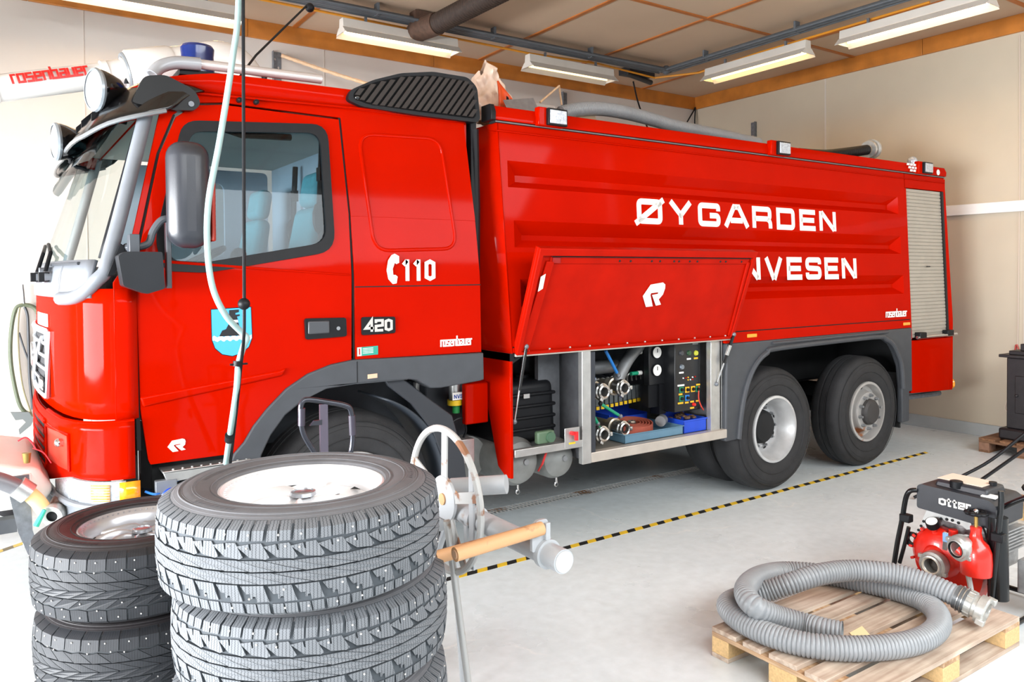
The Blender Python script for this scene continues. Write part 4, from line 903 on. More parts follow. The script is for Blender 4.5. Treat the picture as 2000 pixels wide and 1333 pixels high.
# work lamps on the roof edge
for px, x in ((1087, 3.20), (1530, 5.625), (1812, 7.955)):
    m = MB(); m.box((x-.035, 4.205, 2.915), (.22, .05, .125)); lp_ = m.build('work_lamp', RED, T, bevel=.008)
    m = MB(); m.box((x, 4.17, 2.915), (.165, .03, .115)); m.build('lamp_frame', BLK, lp_, bevel=.006)
    m = MB(); m.box((x, 4.152, 2.915), (.14, .008, .09)); m.build('lens', CLR, lp_, bevel=.003)
m = MB(); R3 = mat('reflective_white', (240, 240, 240), .3)
for i in range(4):
    for j in range(3): m.plate([[(7.63+.06*i+.03*j, 2.868+.029*(2-j)), (7.675+.06*i+.03*j, 2.868+.029*(2-j)), (7.68+.06*i+.03*j, 2.889+.029*(2-j)), (7.635+.06*i+.03*j, 2.889+.029*(2-j))]], (0, 4.207, 0), U, V3, (0, -.003, 0))
m.build('reflector_pattern', R3, rail, smooth=False)
m = MB(); m.plate([circ(8.24, 2.895, .03)], (0, 4.210, 0), U, V3, (0, -.003, 0)); m.build('small_emblem', R3, rail)
m = MB(); m.cyl((8.0, 4.35, 2.95), (8.0, 4.35, 3.0), .05); m.sphere((8.0, 4.35, 3.01), .05, 12); m.build('rear_beacon', CLR, T)
# lettering on the side
def letter(s, xa, xb, z0, z1, name):
    m = MB(); text(m, s, (xa, Yq-.001, z0), U, V3, z1-z0, xb-xa, .25, .20, TH); m.build(name, WHL, T, warp=wB, smooth=False)
letter('ØYGARDEN', 3.955, 6.445, 2.232, 2.408, 'lettering')
letter('BRANNVESEN', 3.95, 6.735, 1.800, 1.985, 'lettering')
maker('maker_name', (7.18, Yq-.002, 1.415), U, V3, .375, .055, WHL, T)
for x in (5.195, 7.545):
    m = MB(); m.b2((x-.06, Yq-.012, 1.325), (x+.06, Yq-.002, 1.355)); m.build('side_marker', ORG, T, bevel=.004)
# ---- roller shutter at the back
SH = mat('shutter_alu', (170, 164, 154), .5, .25, .05, 4)
m = MB(); zz = 1.19; P = []
while zz < 2.70: P += [(zz, .0), (zz+.004, -.007), (zz+.030, -.007), (zz+.034, 0)]; zz += .036
for (za, ya), (zb, yb) in zip(P, P[1:]): q4(m, [(7.66, Yq+.02+ya, za), (8.35, Yq+.02+ya, za), (8.35, Yq+.02+yb, zb), (7.66, Yq+.02+yb, zb)])
m.xf(wB); sh_ = m.build('roller_shutter', SH, T, smooth=False)
m = MB(); side(m, [[(8.345, 1.18), (8.385, 1.18), (8.385, 2.70), (8.345, 2.70)]], Yq-.002, .03); m.build('shutter_track', BLK, T, warp=wB)
m = MB(); side(m, [[(7.632, 1.18), (7.66, 1.18), (7.66, 2.70), (7.632, 2.70)]], Yq, .02); m.build('shutter_track', RED, T, warp=wB)
m = MB(); side(m, [[(8.385, .62), (8.47, .62), (8.47, 1.35), (8.43, 2.84), (8.385, 2.84)]], Yq, .04); m.build('corner_post', RED, T, warp=wB, bevel=.008)
m = MB(); m.b2((7.98, Yq+.02, 1.905), (8.04, Yq+.03, 1.915)); m.build('lock_slot', DARK, sh_)
m = MB(); m.tube([(7.70, Yq-.03, 1.195), (8.47, Yq-.03, 1.195)], .017, 10); bar = m.build('shutter_bar', STL, sh_)
for x in (7.79, 8.33): 
    m = MB(); m.b2((x-.06, Yq-.05, 1.185), (x+.06, Yq+.02, 1.245)); m.build('bar_latch', BLK, sh_, bevel=.008)
m = MB(); side(m, [[(7.655, .635), (8.47, .60), (8.47, 1.165), (7.655, 1.165)]], Yq+.004, .03); m.build('lower_rear_panel', RED, T, bevel=.006)
m = MB(); m.tube([(7.60, 4.30, .57), (8.45, 4.30, .55)], .03, 8); m.b2((7.65, 4.25, .60), (8.46, 4.8, .64)); m.build('rear_step_frame', GALV, T)
m = MB(); m.sphere((8.50, 4.19, .66), .035, 12, (.6, 1, 1.5)); m.build('rear_marker', ORG, T)
# ---- grey wheel fairing over the rear axles
AR = [(5.02, .505), (5.05, .70), (5.10, .88), (5.17, 1.02), (5.26, 1.12), (5.38, 1.185), (5.55, 1.215), (6.95, 1.235), (7.15, 1.21), (7.28, 1.15), (7.37, 1.05), (7.44, .93), (7.47, .70), (7.47, .36)]
m = MB(); side(m, [[(4.865, .505), (4.875, .54), (4.885, 1.29), (7.64, 1.298), (7.655, .66), (7.60, .66), (7.60, .36)]+AR[::-1]], Yq-.008, .06); ff = m.build('rear_wheel_fairing', DGR, T, bevel=.012)
m = MB(); m.tube([Vector((a, Yq-.010, b+.004)) for a, b in smooth_path([(a, b, 0) for a, b in AR], 3) for a, b in ((a, b),)] if False else [Vector((p.x, Yq-.012, p.y+.004)) for p in smooth_path([(a, b, 0) for a, b in AR[:-1]], 3)], .024, 10); m.build('arch_lip', DGR, ff)
m = MB(); m.tube([(5.45, Yq-.012, 1.262), (7.2, Yq-.012, 1.276)], .014, 8); m.build('lip_rib', DGR, ff)
m = MB(); m.b2((7.50, 4.2, .30), (7.52, 4.7, .85)); m.build('mud_flap', RUB, T)
m = MB(); m.b2((4.95, 4.95, .75), (7.6, 5.0, 1.35)); m.build('rear_wheel_well', DARK, T)
m = MB(); m.b2((4.95, 4.2, 1.30), (7.62, 4.98, 1.33)); m.build('rear_well_roof', DARK, T)
m = MB(); m.b2((7.62, 4.2, .66), (7.645, 4.98, 1.3)); m.build('rear_well_end', DARK, T)
# ---- front corner: red plate with tapered bottom
m = MB(); m.plate([[(4.165, .52), (4.165, 1.344), (4.62, 1.344), (4.62, 1.15), (4.47, 1.05), (4.44, .95), (4.32, .58), (4.22, .52)]], (2.80, 0, 0), (0, 1, 0), V3, (.022, 0, 0)); m.build('corner_plate', RED, T, bevel=.004)
m = MB(); m.b2((2.80, 4.162, 1.29), (2.83, 4.62, 1.342)); m.build('trim_joint', BLK, T)
m = MB(); m.b2((2.60, 4.40, .86), (2.78, 4.45, 1.13)); m.b2((2.72, 4.44, .86), (2.80, 4.6, 1.13)); m.build('red_cover_box', RED, T, bevel=.01)
# things in the gap between cab and body
gb = MB(); gb.cyl((2.45, 4.75, .98), (2.45, 4.75, 1.12), .05); gb.build('filter_can', ALU, T)
c0 = at(888, 790, Y=4.5)
m = MB(); m.cyl((c0.x, 4.5, 1.02), (c0.x, 4.5, 1.16), .038); m.build('filter_can', ALU, T)
m = MB(); m.cyl((c0.x, 4.5, .985), (c0.x, 4.5, 1.02), .05); m.build('yellow_band', YEL, T)
m = MB(); m.b2((c0.x-.045, 4.448, 1.025), (c0.x+.045, 4.453, 1.075)); fl = m.build('filter_label', WHL, T)
m = MB(); text(m, 'NVS', (c0.x-.034, 4.4475, 1.035), U, V3, .026, .068, .2, .14, (0, -.001, 0)); m.build('label_print', mat('print_blue', (30, 70, 160), .5), fl, smooth=False)
m = MB(); m.cyl((c0.x+.01, 4.5, .93), (c0.x+.01, 4.5, .985), .026); m.build('green_cap', mat('cap_green', (40, 140, 70), .5), T)
m = MB(); m.b2((2.42, 4.62, .70), (2.74, 5.0, 1.12)); m.build('battery_box', mat('box_dark', (48, 52, 58), .6), T, bevel=.01)
m = MB(); m.b2((2.55, 4.42, .60), (2.68, 4.54, .76)); m.build('junction_box', ALU, T, bevel=.004)
m = MB(); m.tube(smooth_path([(2.50, 4.45, .80), (2.52, 4.44, .88), (2.60, 4.44, .90), (2.64, 4.46, .82), (2.63, 4.48, .76)], 6), .008, 6); m.tube(smooth_path([(2.3, 4.6, .72), (2.45, 4.5, .70), (2.6, 4.5, .68)], 5), .006, 6); m.build('hose_loop', BLK, T)
m = MB(); m.cyl((2.45, 4.75, 1.13), (2.7, 4.75, 1.16), .12); m.build('air_pipe', DARK, T)

# ---- compartment behind the open flap
LIN = mat('compartment_lining', (92, 94, 98), .6, .2, .2, 14, .1, 120)
FL = .60
m = MB(); m.b2((2.84, 4.98, .60), (4.88, 5.0, 1.34)); m.build('compartment_back', LIN, T)
m = MB(); m.b2((2.84, 4.19, 1.325), (4.88, 4.98, 1.345)); m.build('compartment_ceiling', DARK, T)
m = MB(); m.b2((3.46, 4.21, FL-.035), (4.86, 4.98, FL)); m.build('compartment_floor', mat('floor_plate', (128, 124, 116), .55, .3, .15, 8, .06, 60), T)
SI = mat('sill_alu', (190, 182, 172), .4, .35, .08, 9)
m = MB(); m.b2((3.475, 4.155, FL-.068), (4.90, 4.215, FL+.004)); m.build('sill', SI, T, bevel=.005)
m = MB(); m.b2((3.395, 4.155, .53), (3.475, 4.20, 1.33)); m.build('post', ALU, T, bevel=.004)
m = MB(); m.b2((3.44, 4.20, .55), (3.475, 4.96, 1.33)); m.build('partition', LIN, T)
m = MB(); m.b2((3.21, 4.42, .62), (3.40, 4.46, 1.33)); m.build('partition_plate', LIN, T)
m = MB(); m.b2((3.475, 4.158, .60), (3.515, 4.19, 1.31)); m.build('shutter_guide', mat('guide_dark', (44, 48, 56), .4), T)
m = MB(); m.b2((4.74, 4.19, FL), (4.86, 4.24, 1.33)); m.b2((4.84, 4.19, FL), (4.875, 4.98, 1.33)); m.build('end_post', ALU, T, bevel=.004)
m = MB(); m.b2((2.83, 4.158, .655), (3.40, 4.20, .705)); lf = m.build('lower_frame', ALU, T, bevel=.003)
m = MB(); m.b2((2.9, 4.3, .5), (3.4, 4.9, .62)) if False else None
# black ribbed tank in the left half
m = MB(); m.box((3.09, 4.62, .90), (.50, .50, .42), None, (.94, .92)); bt = m.build('plastic_tank', BLK, T, bevel=.05, seg=4)
for z in (.78, .86, .94, 1.02):
    m = MB(); m.b2((2.86, 4.362, z-.012), (3.325, 4.40, z+.012)); m.build('tank_rib', BLK, bt, bevel=.01)
m = MB(); m.b2((3.04, 4.355, 1.00), (3.09, 4.36, 1.03)); m.build('tank_label', mat('label_grey', (170, 168, 166), .6), bt)
m = MB(); m.cyl((3.20, 4.6, 1.08), (3.20, 4.6, 1.13), .05); m.build('tank_cap', BLK, bt)
m = MB(); m.tube(smooth_path([(2.88, 4.5, 1.12), (2.95, 4.5, 1.20), (3.05, 4.52, 1.24), (3.2, 4.6, 1.28)], 6), .018, 8); m.build('grey_hose', ALUD, T)
m = MB(); m.box((3.10, 4.20, .755), (.14, .05, .085)); gc = m.build('green_control', mat('control_green', (84, 108, 84), .5), T, bevel=.012)
m = MB(); m.cyl((3.13, 4.19, .755), (3.13, 4.16, .755), .035); m.build('green_knob', mat('control_green2', (70, 100, 78), .4), gc)
m = MB(); m.b2((3.24, 4.155, .665), (3.37, 4.162, .80)); vp = m.build('valve_plate', ALU, T, bevel=.002)
m = MB(); m.cyl((3.295, 4.16, .765), (3.295, 4.13, .765), .014); m.b2((3.31, 4.12, .715), (3.33, 4.14, .775)); m.build('red_lever', mat('lever_red', (210, 40, 44), .35), vp)
m = MB(); m.b2((3.275, 4.152, .688), (3.33, 4.155, .70)); m.build('yellow_label', YEL, vp)
# air tanks under the frame
for x, r in ((2.96, .165), (3.29, .145)):
    z = .60-.0; m = MB(); c_ = (x, 4.30, .58 if r > .15 else .56); m.lathe([(0, -.05), (r*.5, -.038), (r*.85, -.01), (r, .04), (r, .75), (r*.85, .80), (0, .84)], c_, (0, 1, 0), 32); tk = m.build('air_tank', GRYT, T)
    m = MB(); m.cyl((x, 4.32, c_[2]-r-.03), (x, 4.32, c_[2]-r+.01), .008); m.lathe([(.012, -.004), (.018, 0), (.012, .004)], (x, 4.32, c_[2]-r-.04), (0, 1, 0), 14, True); m.build('drain_ring', STL, tk)
    m = MB(); m.cyl((x+.02, 4.27, c_[2]+.01), (x+.02, 4.24, c_[2]+.01), .02); m.build('tank_fitting', ALUD, tk)
m = MB(); m.cyl((2.70, 4.55, .60), (2.70, 5.2, .60), .15); m.build('air_tank', GRYT, T)
m = MB(); m.tube([(3.13, 4.22, .64), (3.11, 4.24, .56), (3.12, 4.3, .5)], .008, 6); m.build('red_hose', mat('hose_red', (190, 40, 40), .4), T)
for x in (4.15, 4.45):
    m = MB(); m.cyl((x, 4.5, .50), (x, 4.62, .50), .06); m.sphere((x, 4.5, .50), .06, 12); m.build('suspension_fitting', mat('fitting_brown', (110, 104, 96), .6, .2), T)
m = MB(); m.cyl((4.1, 4.62, .52), (5.1, 4.62, .55), .04); m.build('drag_link', mat('fitting_brown', (110, 104, 96), .6, .2), T)
# hose couplings and ball valves
CH = mat('coupling_chrome', (196, 194, 190), .22, .9, .08, 30)
BR = mat('valve_brass', (168, 160, 146), .35, .8, .15, 20)
for x, z, dy in ((3.66, 1.005, .0), (3.93, 1.00, .08), (3.66, .695, .0), (3.93, .69, .08)):
    y = 4.24+dy; m = MB(); m.cyl((x, y+.10, z), (x, 4.9, z), .045); cp = m.build('outlet_valve', BR, T)
    m = MB(); m.lathe([(.05, .16), (.068, .15), (.068, .10), (.055, .095), (.055, .08)], (x, y, z), (0, 1, 0), 28); m.build('valve_collar', BR, cp)
    m = MB(); m.lathe([(.034, .03), (.034, -.015), (.042, -.02), (.052, -.015), (.052, .005), (.062, .01), (.062, .035), (.054, .04), (.054, .085), (.04, .085)], (x, y, z), (0, 1, 0), 32); m.build('coupling', CH, cp)
    m = MB(); m.cyl((x, y+.03, z), (x, y+.035, z), .034); m.build('coupling_bore', DARK, cp)
    for a in (0, 2.1, 4.2):
        m = MB(); m.box((x+.062*cos(a), y-.005, z+.062*sin(a)), (.02, .03, .03), Matrix.Rotation(-a, 3, 'Y')); m.build('coupling_lug', CH, cp, bevel=.003)
def lever(p, q, mt, knob, nm):
    m = MB(); m.tube([p, Vector(p).lerp(Vector(q), .15)], .011, 8); m.sphere(p, .018, 10); l = m.build('valve_lever', GALV, T)
    m = MB(); m.tube([Vector(p).lerp(Vector(q), .12), q], .012, 8); m.build('grip', mt, l)
    if knob: m = MB(); m.sphere(tuple(q), .017, 10); m.build('lever_knob', BLK, l)
BL_ = mat('lever_blue', (30, 120, 200), .4); GR_ = mat('lever_green', (20, 150, 110), .4)
lever((3.86, 4.30, 1.10), (3.70, 4.26, 1.30), BL_, 0, ''); lever((3.63, 4.30, 1.09), (3.56, 4.28, 1.17), BL_, 0, '')
lever((3.86, 4.28, .80), (3.64, 4.25, .92), GR_, 1, ''); lever((3.64, 4.28, .77), (3.58, 4.26, .84), GR_, 0, '')
m = MB(); m.tube(smooth_path([(3.95, 4.42, .98), (3.98, 4.42, 1.08), (4.10, 4.45, 1.2), (4.3, 4.5, 1.32)], 6), .048, 16); m.build('suction_pipe', ALUD, T)
m = MB(); m.tube(smooth_path([(3.62, 4.6, 1.13), (3.9, 4.6, 1.13), (4.1, 4.6, 1.13)], 3), .055, 14); m.build('cross_pipe', ALUD, T)
for z in (.90, .97, 1.20): 
    m = MB(); m.tube(smooth_path([(3.9, 4.8, z+.2), (4.1, 4.75, z+.16), (4.3, 4.8, z+.05)], 4), .016, 8); m.build('dark_hose', BLK, T)
# row of small cocks with yellow tags
mf = MB(); mf.b2((3.86, 4.62, .83), (4.34, 4.70, .92)); mf = mf.build('valve_manifold', GALV, T, bevel=.004)
for i in range(11):
    x = 3.85+i*.048; z = .875+i*.003
    m = MB(); m.b2((x-.018, 4.585, z-.05), (x+.018, 4.62, z+.055)); m.build('valve_block', mat('block_grey', (96, 102, 104), .5, .3, .15, 30), mf, bevel=.003)
    m = MB(); m.tube(smooth_path([(x-.012, 4.60, z+.10), (x-.012, 4.59, z+.15), (x+.012, 4.58, z+.16), (x+.022, 4.58, z+.10)], 4), .007, 6); m.build('valve_handle', CH, mf)
    m = MB(); m.b2((x-.015, 4.578, z-.078), (x+.015, 4.586, z-.052)); m.build('yellow_tag', YEL, mf)
for z in (1.235, 1.07):
    m = MB(); m.cyl((4.17, 4.5, z), (4.24, 4.5, z), .015); g_ = m.build('gauge_hose_end', mat('lever_green', (20, 150, 110), .4), T)
    m = MB(); m.cyl((4.24, 4.5, z), (4.28, 4.5, z), .017); m.build('fitting', WHL, g_)
# gauge panel and control cabinet
PB = mat('panel_black', (20, 21, 24), .35, 0, .1, 30)
m = MB(); m.b2((4.27, 4.40, .98), (4.44, 4.46, 1.31)); gp = m.build('gauge_panel', PB, T, bevel=.004)
for z in (1.235, 1.095):
    m = MB(); m.cyl((4.345, 4.40, z), (4.345, 4.388, z), .050, n=28); g_ = m.build('gauge_rim', BLK, gp)
    m = MB(); m.cyl((4.345, 4.388, z), (4.345, 4.385, z), .044, n=28); m.build('gauge_face', WHL, gp)
    m = MB(); m.b2((4.342, 4.383, z), (4.348, 4.386, z+.03)); m.build('needle', BLK, gp)
for x in (4.32, 4.40):
    m = MB(); m.b2((4.28, 4.42, .80), (4.44, 4.5, .98)) if x < 4.35 else m.b2((4.38, 4.40, .74), (4.45, 4.5, .98)); m.build('cable_duct', BLK, T)
m = MB(); m.b2((4.43, 4.28, .765), (4.715, 4.50, 1.315)); cc = m.build('control_cabinet', PB, T, bevel=.006)
yf = 4.28
def pan(nm, x, z, w, h, mt, d=.006):
    m = MB(); m.b2((x-w/2, yf-d, z-h/2), (x+w/2, yf+.001, z+h/2)); m.build(nm, mt, cc, bevel=.0015)
def knob(x, z, r, mt, d=.02, nm='knob'):
    m = MB(); m.cyl((x, yf, z), (x, yf-d, z), r, r*.8, 16); m.build(nm, mt, cc)
for x, z, c_ in ((4.50, 1.23, (60, 62, 66)), (4.585, 1.225, (40, 74, 48)), (4.665, 1.22, (190, 190, 60))): knob(x, z, .022, mat('dial_%d' % c_[0], c_, .3), .012, 'dial')
knob(4.505, 1.12, .022, mat('dial_steel', (130, 140, 150), .3, .6), .012, 'dial')
GB = mat('button_green', (20, 120, 80), .4); YB = mat('button_amber', (236, 178, 30), .5); BB = mat('button_blue', (30, 120, 200), .5)
for x, z, w, mt in ((4.585, 1.178, .045, WHL), (4.665, 1.178, .045, YB), (4.50, 1.075, .05, WHL), (4.495, .975, .075, WHL), (4.69, .965, .045, YB), (4.49, .905, .04, YB), (4.49, .835, .06, YB), (4.56, .833, .04, YB), (4.62, .835, .04, YB), (4.685, .835, .04, YB), (4.62, .785, .045, YB)): pan('panel_label', x, z, w, .014, mt, .003)
for x, z, mt in ((4.50, .94, GB), (4.50, .87, GB), (4.565, .935, YB), (4.63, .935, YB), (4.565, .87, BB), (4.685, .93, GB)): pan('switch_plate', x, z, .046, .046, mt, .004); knob(x, z, .015, BLK, .018, 'switch_knob')
knob(4.635, .812, .014, mat('button_red', (210, 30, 30), .3), .02, 'button')
for i, (x, z) in enumerate(((4.52, 1.03), (4.55, 1.03), (4.575, 1.032), (4.625, 1.03), (4.655, 1.032), (4.575, 1.012), (4.60, 1.012), (4.625, 1.012))): knob(x, z, .006, (WHL, REDD, YB)[i % 3], .006, 'indicator_light')
m = MB(); m.tube(smooth_path([(4.69, yf-.01, .95), (4.675, yf-.02, .86), (4.69, yf-.03, .80), (4.73, yf-.02, .76)], 5), .005, 6); m.build('red_wire', mat('wire_red', (200, 60, 40), .5), cc)
m = MB(); m.b2((4.628, yf-.002, 1.29), (4.69, yf, 1.298)); m.build('cabinet_print', mat('print_grey', (150, 150, 150), .5), cc)

# ---- open flap: hinged at its lower edge in the photograph's view
HX0, HX1 = 2.835, 4.945; hA = Vector((0, 4.158, 1.335)); fv = Vector((0, 3.915-4.158, 2.025-1.335)); HL = fv.length; fv.normalize(); fn = Vector((0, -fv.z, fv.y))  # towards camera
def hp(mb, loops, off, th): return mb.plate(loops, hA+fn*off, U, fv, fn*th)
IN1 = [(HX0+.10, .03), (HX1-.10, .03), (HX1-.085, HL-.075), (HX0+.115, HL-.075)]
m = MB(); hp(m, [[(HX0, 0), (HX1, 0), (HX1, HL), (HX0+.02, HL)]], -.035, .03); fl = m.build('flap', REDD, T, bevel=.004)
m = MB(); hp(m, [[(HX0, .0), (HX1, .0), (HX1, HL), (HX0+.02, HL)], [(HX0+.035, .02), (HX1-.035, .02), (HX1-.035, HL-.05), (HX0+.055, HL-.05)]], -.006, .028); m.build('flap_rim', REDD, fl, bevel=.004)
m = MB(); hp(m, [[(HX0+.13, HL-.105), (HX1-.06, HL-.105), (HX1-.06, HL-.06), (HX0+.13, HL-.06)]], -.006, .012); up = m.build('stiffener', REDD, fl, bevel=.003)
m = MB(); hp(m, [[(HX0+.13, HL-.057), (HX1-.06, HL-.057), (HX1-.06, HL-.052), (HX0+.13, HL-.052)]], .0, .022); m.build('rubber_seal', BLK, fl)
for x in (3.55, 3.65, 3.85, 3.93, 4.07, 4.12, 4.23, 4.31, 4.56, 4.62, 4.80):
    m = MB(); q = hA+fn*.006+fv*(HL-.085)+U*x; m.cyl(q, q+fn*.003, .008, n=10); m.build('hole', DARK, up)
m = MB(); hp(m, [[(HX0+.02, .02), (HX0+.10, .02), (HX0+.16, HL-.09), (HX0+.10, HL-.09)]], -.004, .016); m.build('side_stiffener', REDD, fl, bevel=.004)
m = MB(); hp(m, [[(HX1-.035, .02), (HX1-.055, .02), (HX1-.075, HL-.09), (HX1-.045, HL-.09)]], -.004, .016); m.build('side_stiffener', REDD, fl, bevel=.004)
m = MB(); hp(m, [[(HX0+.072, .44), (HX0+.105, .46), (HX0+.105, .56), (HX0+.072, .54)]], .013, .003); m.build('white_mark', WHL, fl)
m = MB(); hp(m, [[(HX0+.145, HL-.10), (HX0+.21, HL-.10), (HX0+.20, HL-.065), (HX0+.14, HL-.065)]], .007, .004); m.build('red_reflector', mat('reflector_red', (150, 20, 20), .2), fl)
m = MB(); q = hA+fn*.002+fv*.30+U*3.85; logo(m, q, U, fv, .20, .185, fn*.003); m.build('maker_logo', WHL, fl)
m = MB(); m.b2((HX0, 4.148, 1.318), (HX1, 4.172, 1.337)); hg = m.build('hinge_profile', SI, fl, bevel=.003)
for i in range(12):
    q = hA+fn*.002+fv*.022+U*(HX0+.10+i*.175); m = MB(); m.sphere(tuple(q+fn*.0), .008, 8); m.build('rivet', ALU, hg)
# gas struts
for a, b in (((2.905, 4.13, 1.385), (2.855, 4.20, .885)), ((4.93, 4.12, 1.365), (4.80, 4.185, .97))):
    a, b = Vector(a), Vector(b); k = .58; m = MB(); m.cyl(a, a.lerp(b, k), .0125); gs = m.build('gas_strut', BLKG, T)
    m = MB(); m.cyl(a.lerp(b, k), b, .0065); m.build('strut_rod', STL, gs)
    for p in (a, b): m = MB(); m.sphere(tuple(p), .018, 10); m.build('strut_joint', GALV, gs)
m = MB(); m.cyl(Vector((4.93, 4.12, 1.365)).lerp(Vector((4.80, 4.185, .97)), .22), Vector((4.93, 4.12, 1.365)).lerp(Vector((4.80, 4.185, .97)), .42), .0165); m.build('strut_sleeve', CH, T)
# dark parts added to block daylight leaking in and under the truck
m = MB(); m.b2((2.82, 5.02, .62), (4.95, 5.05, 1.40)); m.build('inner_wall', DARK, T)
m = MB(); m.b2((2.95, 5.95, .28), (4.9, 6.6, .75)); m.build('fuel_tank', DARK, T, bevel=.05)  # tank-shaped box added on the far side to darken the floor
m = MB(); m.b2((2.6, 5.15, .36), (4.9, 5.70, .70)); m.build('belly_light_block', DARK, T, bevel=.06)  # belly box added to shade the floor under the truck
m = MB(); m.b2((.52, 4.45, .30), (.60, 6.38, .62)); m.build('front_light_block', DARK, T, bevel=.01)  # added across the front to stop light raking under the truck
m = MB(); m.b2((7.7, 4.6, .38), (7.8, 6.3, .62)); m.build('rear_light_block', DARK, T, bevel=.01)
# ================================================================== loose wheels in two stacks
def tyre_mat(name, base, rough):
    m = mat(name, base, rough, 0, .10, 14); nt = m.node_tree; N = nt.nodes; L = nt.links; b = N['Principled BSDF']
    uv = N.new('ShaderNodeUVMap'); uv.uv_map = 'UVMap'; sp = N.new('ShaderNodeSeparateXYZ'); L.new(uv.outputs[0], sp.inputs[0])
    def mth(op, a, c=None):
        n = N.new('ShaderNodeMath'); n.operation = op
        for i, q in enumerate((a, c)):
            if q is None: continue
            if isinstance(q, (int, float)): n.inputs[i].default_value = q
            else: L.new(q, n.inputs[i])
        return n.outputs[0]
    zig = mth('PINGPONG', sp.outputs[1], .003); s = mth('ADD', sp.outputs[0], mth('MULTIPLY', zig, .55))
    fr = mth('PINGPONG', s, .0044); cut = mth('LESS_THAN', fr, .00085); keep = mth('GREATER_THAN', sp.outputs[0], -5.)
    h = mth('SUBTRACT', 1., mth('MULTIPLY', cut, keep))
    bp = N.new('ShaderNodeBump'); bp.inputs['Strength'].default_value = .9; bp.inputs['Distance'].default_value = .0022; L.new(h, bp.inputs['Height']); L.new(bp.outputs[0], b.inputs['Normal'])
    src = b.inputs['Base Color'].links[0].from_socket; mx = N.new('ShaderNodeMixRGB'); mx.blend_type = 'MULTIPLY'; mx.inputs[2].default_value = (.30, .31, .33, 1); L.new(mth('MULTIPLY', cut, keep), mx.inputs[0]); L.new(src, mx.inputs[1]); L.new(mx.outputs[0], b.inputs['Base Color'])  # cavity shade of the sipe cuts painted into the base colour
    return m
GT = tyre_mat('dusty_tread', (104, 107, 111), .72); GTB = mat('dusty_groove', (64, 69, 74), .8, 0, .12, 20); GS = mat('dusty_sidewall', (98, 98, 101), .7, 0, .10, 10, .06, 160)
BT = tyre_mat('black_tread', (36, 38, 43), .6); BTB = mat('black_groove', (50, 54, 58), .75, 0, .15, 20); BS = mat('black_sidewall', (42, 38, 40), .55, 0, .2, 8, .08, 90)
STUD = mat('stud_metal', (226, 222, 216), .25, .7)
TR, TW = .385, .255
def tsurf(w):
    a = abs(w); sg = 1 if w > 0 else -1
    if a <= .098: return TR-.9*a*a, w
    r0 = TR-.9*.098**2; d = a-.098; return r0-d*1.1-d*d*8, sg*(.098+d*.72)
PAT_G = [[(.0, .073), (.40, .074), (.41, .098), (.42, .120), (.05, .120), (.03, .098)], [(.47, .0745), (.89, .075), (.93, .098), (.94, .120), (.49, .120), (.48, .098)],
         [(-.10, .062), (.36, .0675), (.42, .054), (.47, .054), (.45, .0685), (.84, .070), (1.16, .037), (1.02, .032), (.42, .037)],
         [(.0, .0285), (.90, .0295), (2.35, .0042), (1.46, .0032)], [(.3, -.0005), (1.20, .0005), (2.68, -.0255), (1.78, -.0265)],
         [(.05, -.031), (.92, -.0295), (1.02, -.050), (1.13, -.069), (.66, -.070), (.62, -.056), (.52, -.056), (.50, -.062), (.43, -.062), (.42, -.050), (.26, -.050)],
         [(.20, -.0745), (.60, -.0745), (.66, -.098), (.68, -.120), (.28, -.120), (.26, -.098)], [(.66, -.0745), (1.10, -.074), (1.15, -.098), (1.17, -.120), (.74, -.120), (.72, -.098)]]
PAT_B = [[(.0, .064), (.45, .060), (.93, .064), (.93, .098), (.91, .120), (.03, .120), (.01, .098)],
         [(-.05, .058), (.42, .054), (.87, .059), (1.55, .029), (.64, .027)],
         [(.0, .0245), (.93, .0245), (1.95, .001), (1.02, .001)], [(1.02, -.001), (1.95, -.001), (.93, -.0245), (.0, -.0245)],
         [(.64, -.027), (1.55, -.029), (.87, -.059), (.42, -.054), (-.05, -.058)],
         [(.0, -.064), (.45, -.060), (.93, -.064), (.93, -.098), (.91, -.120), (.03, -.120), (.01, -.098)]]
def clip_poly(P, wc):    # split at shoulder so the block bends there
    return P
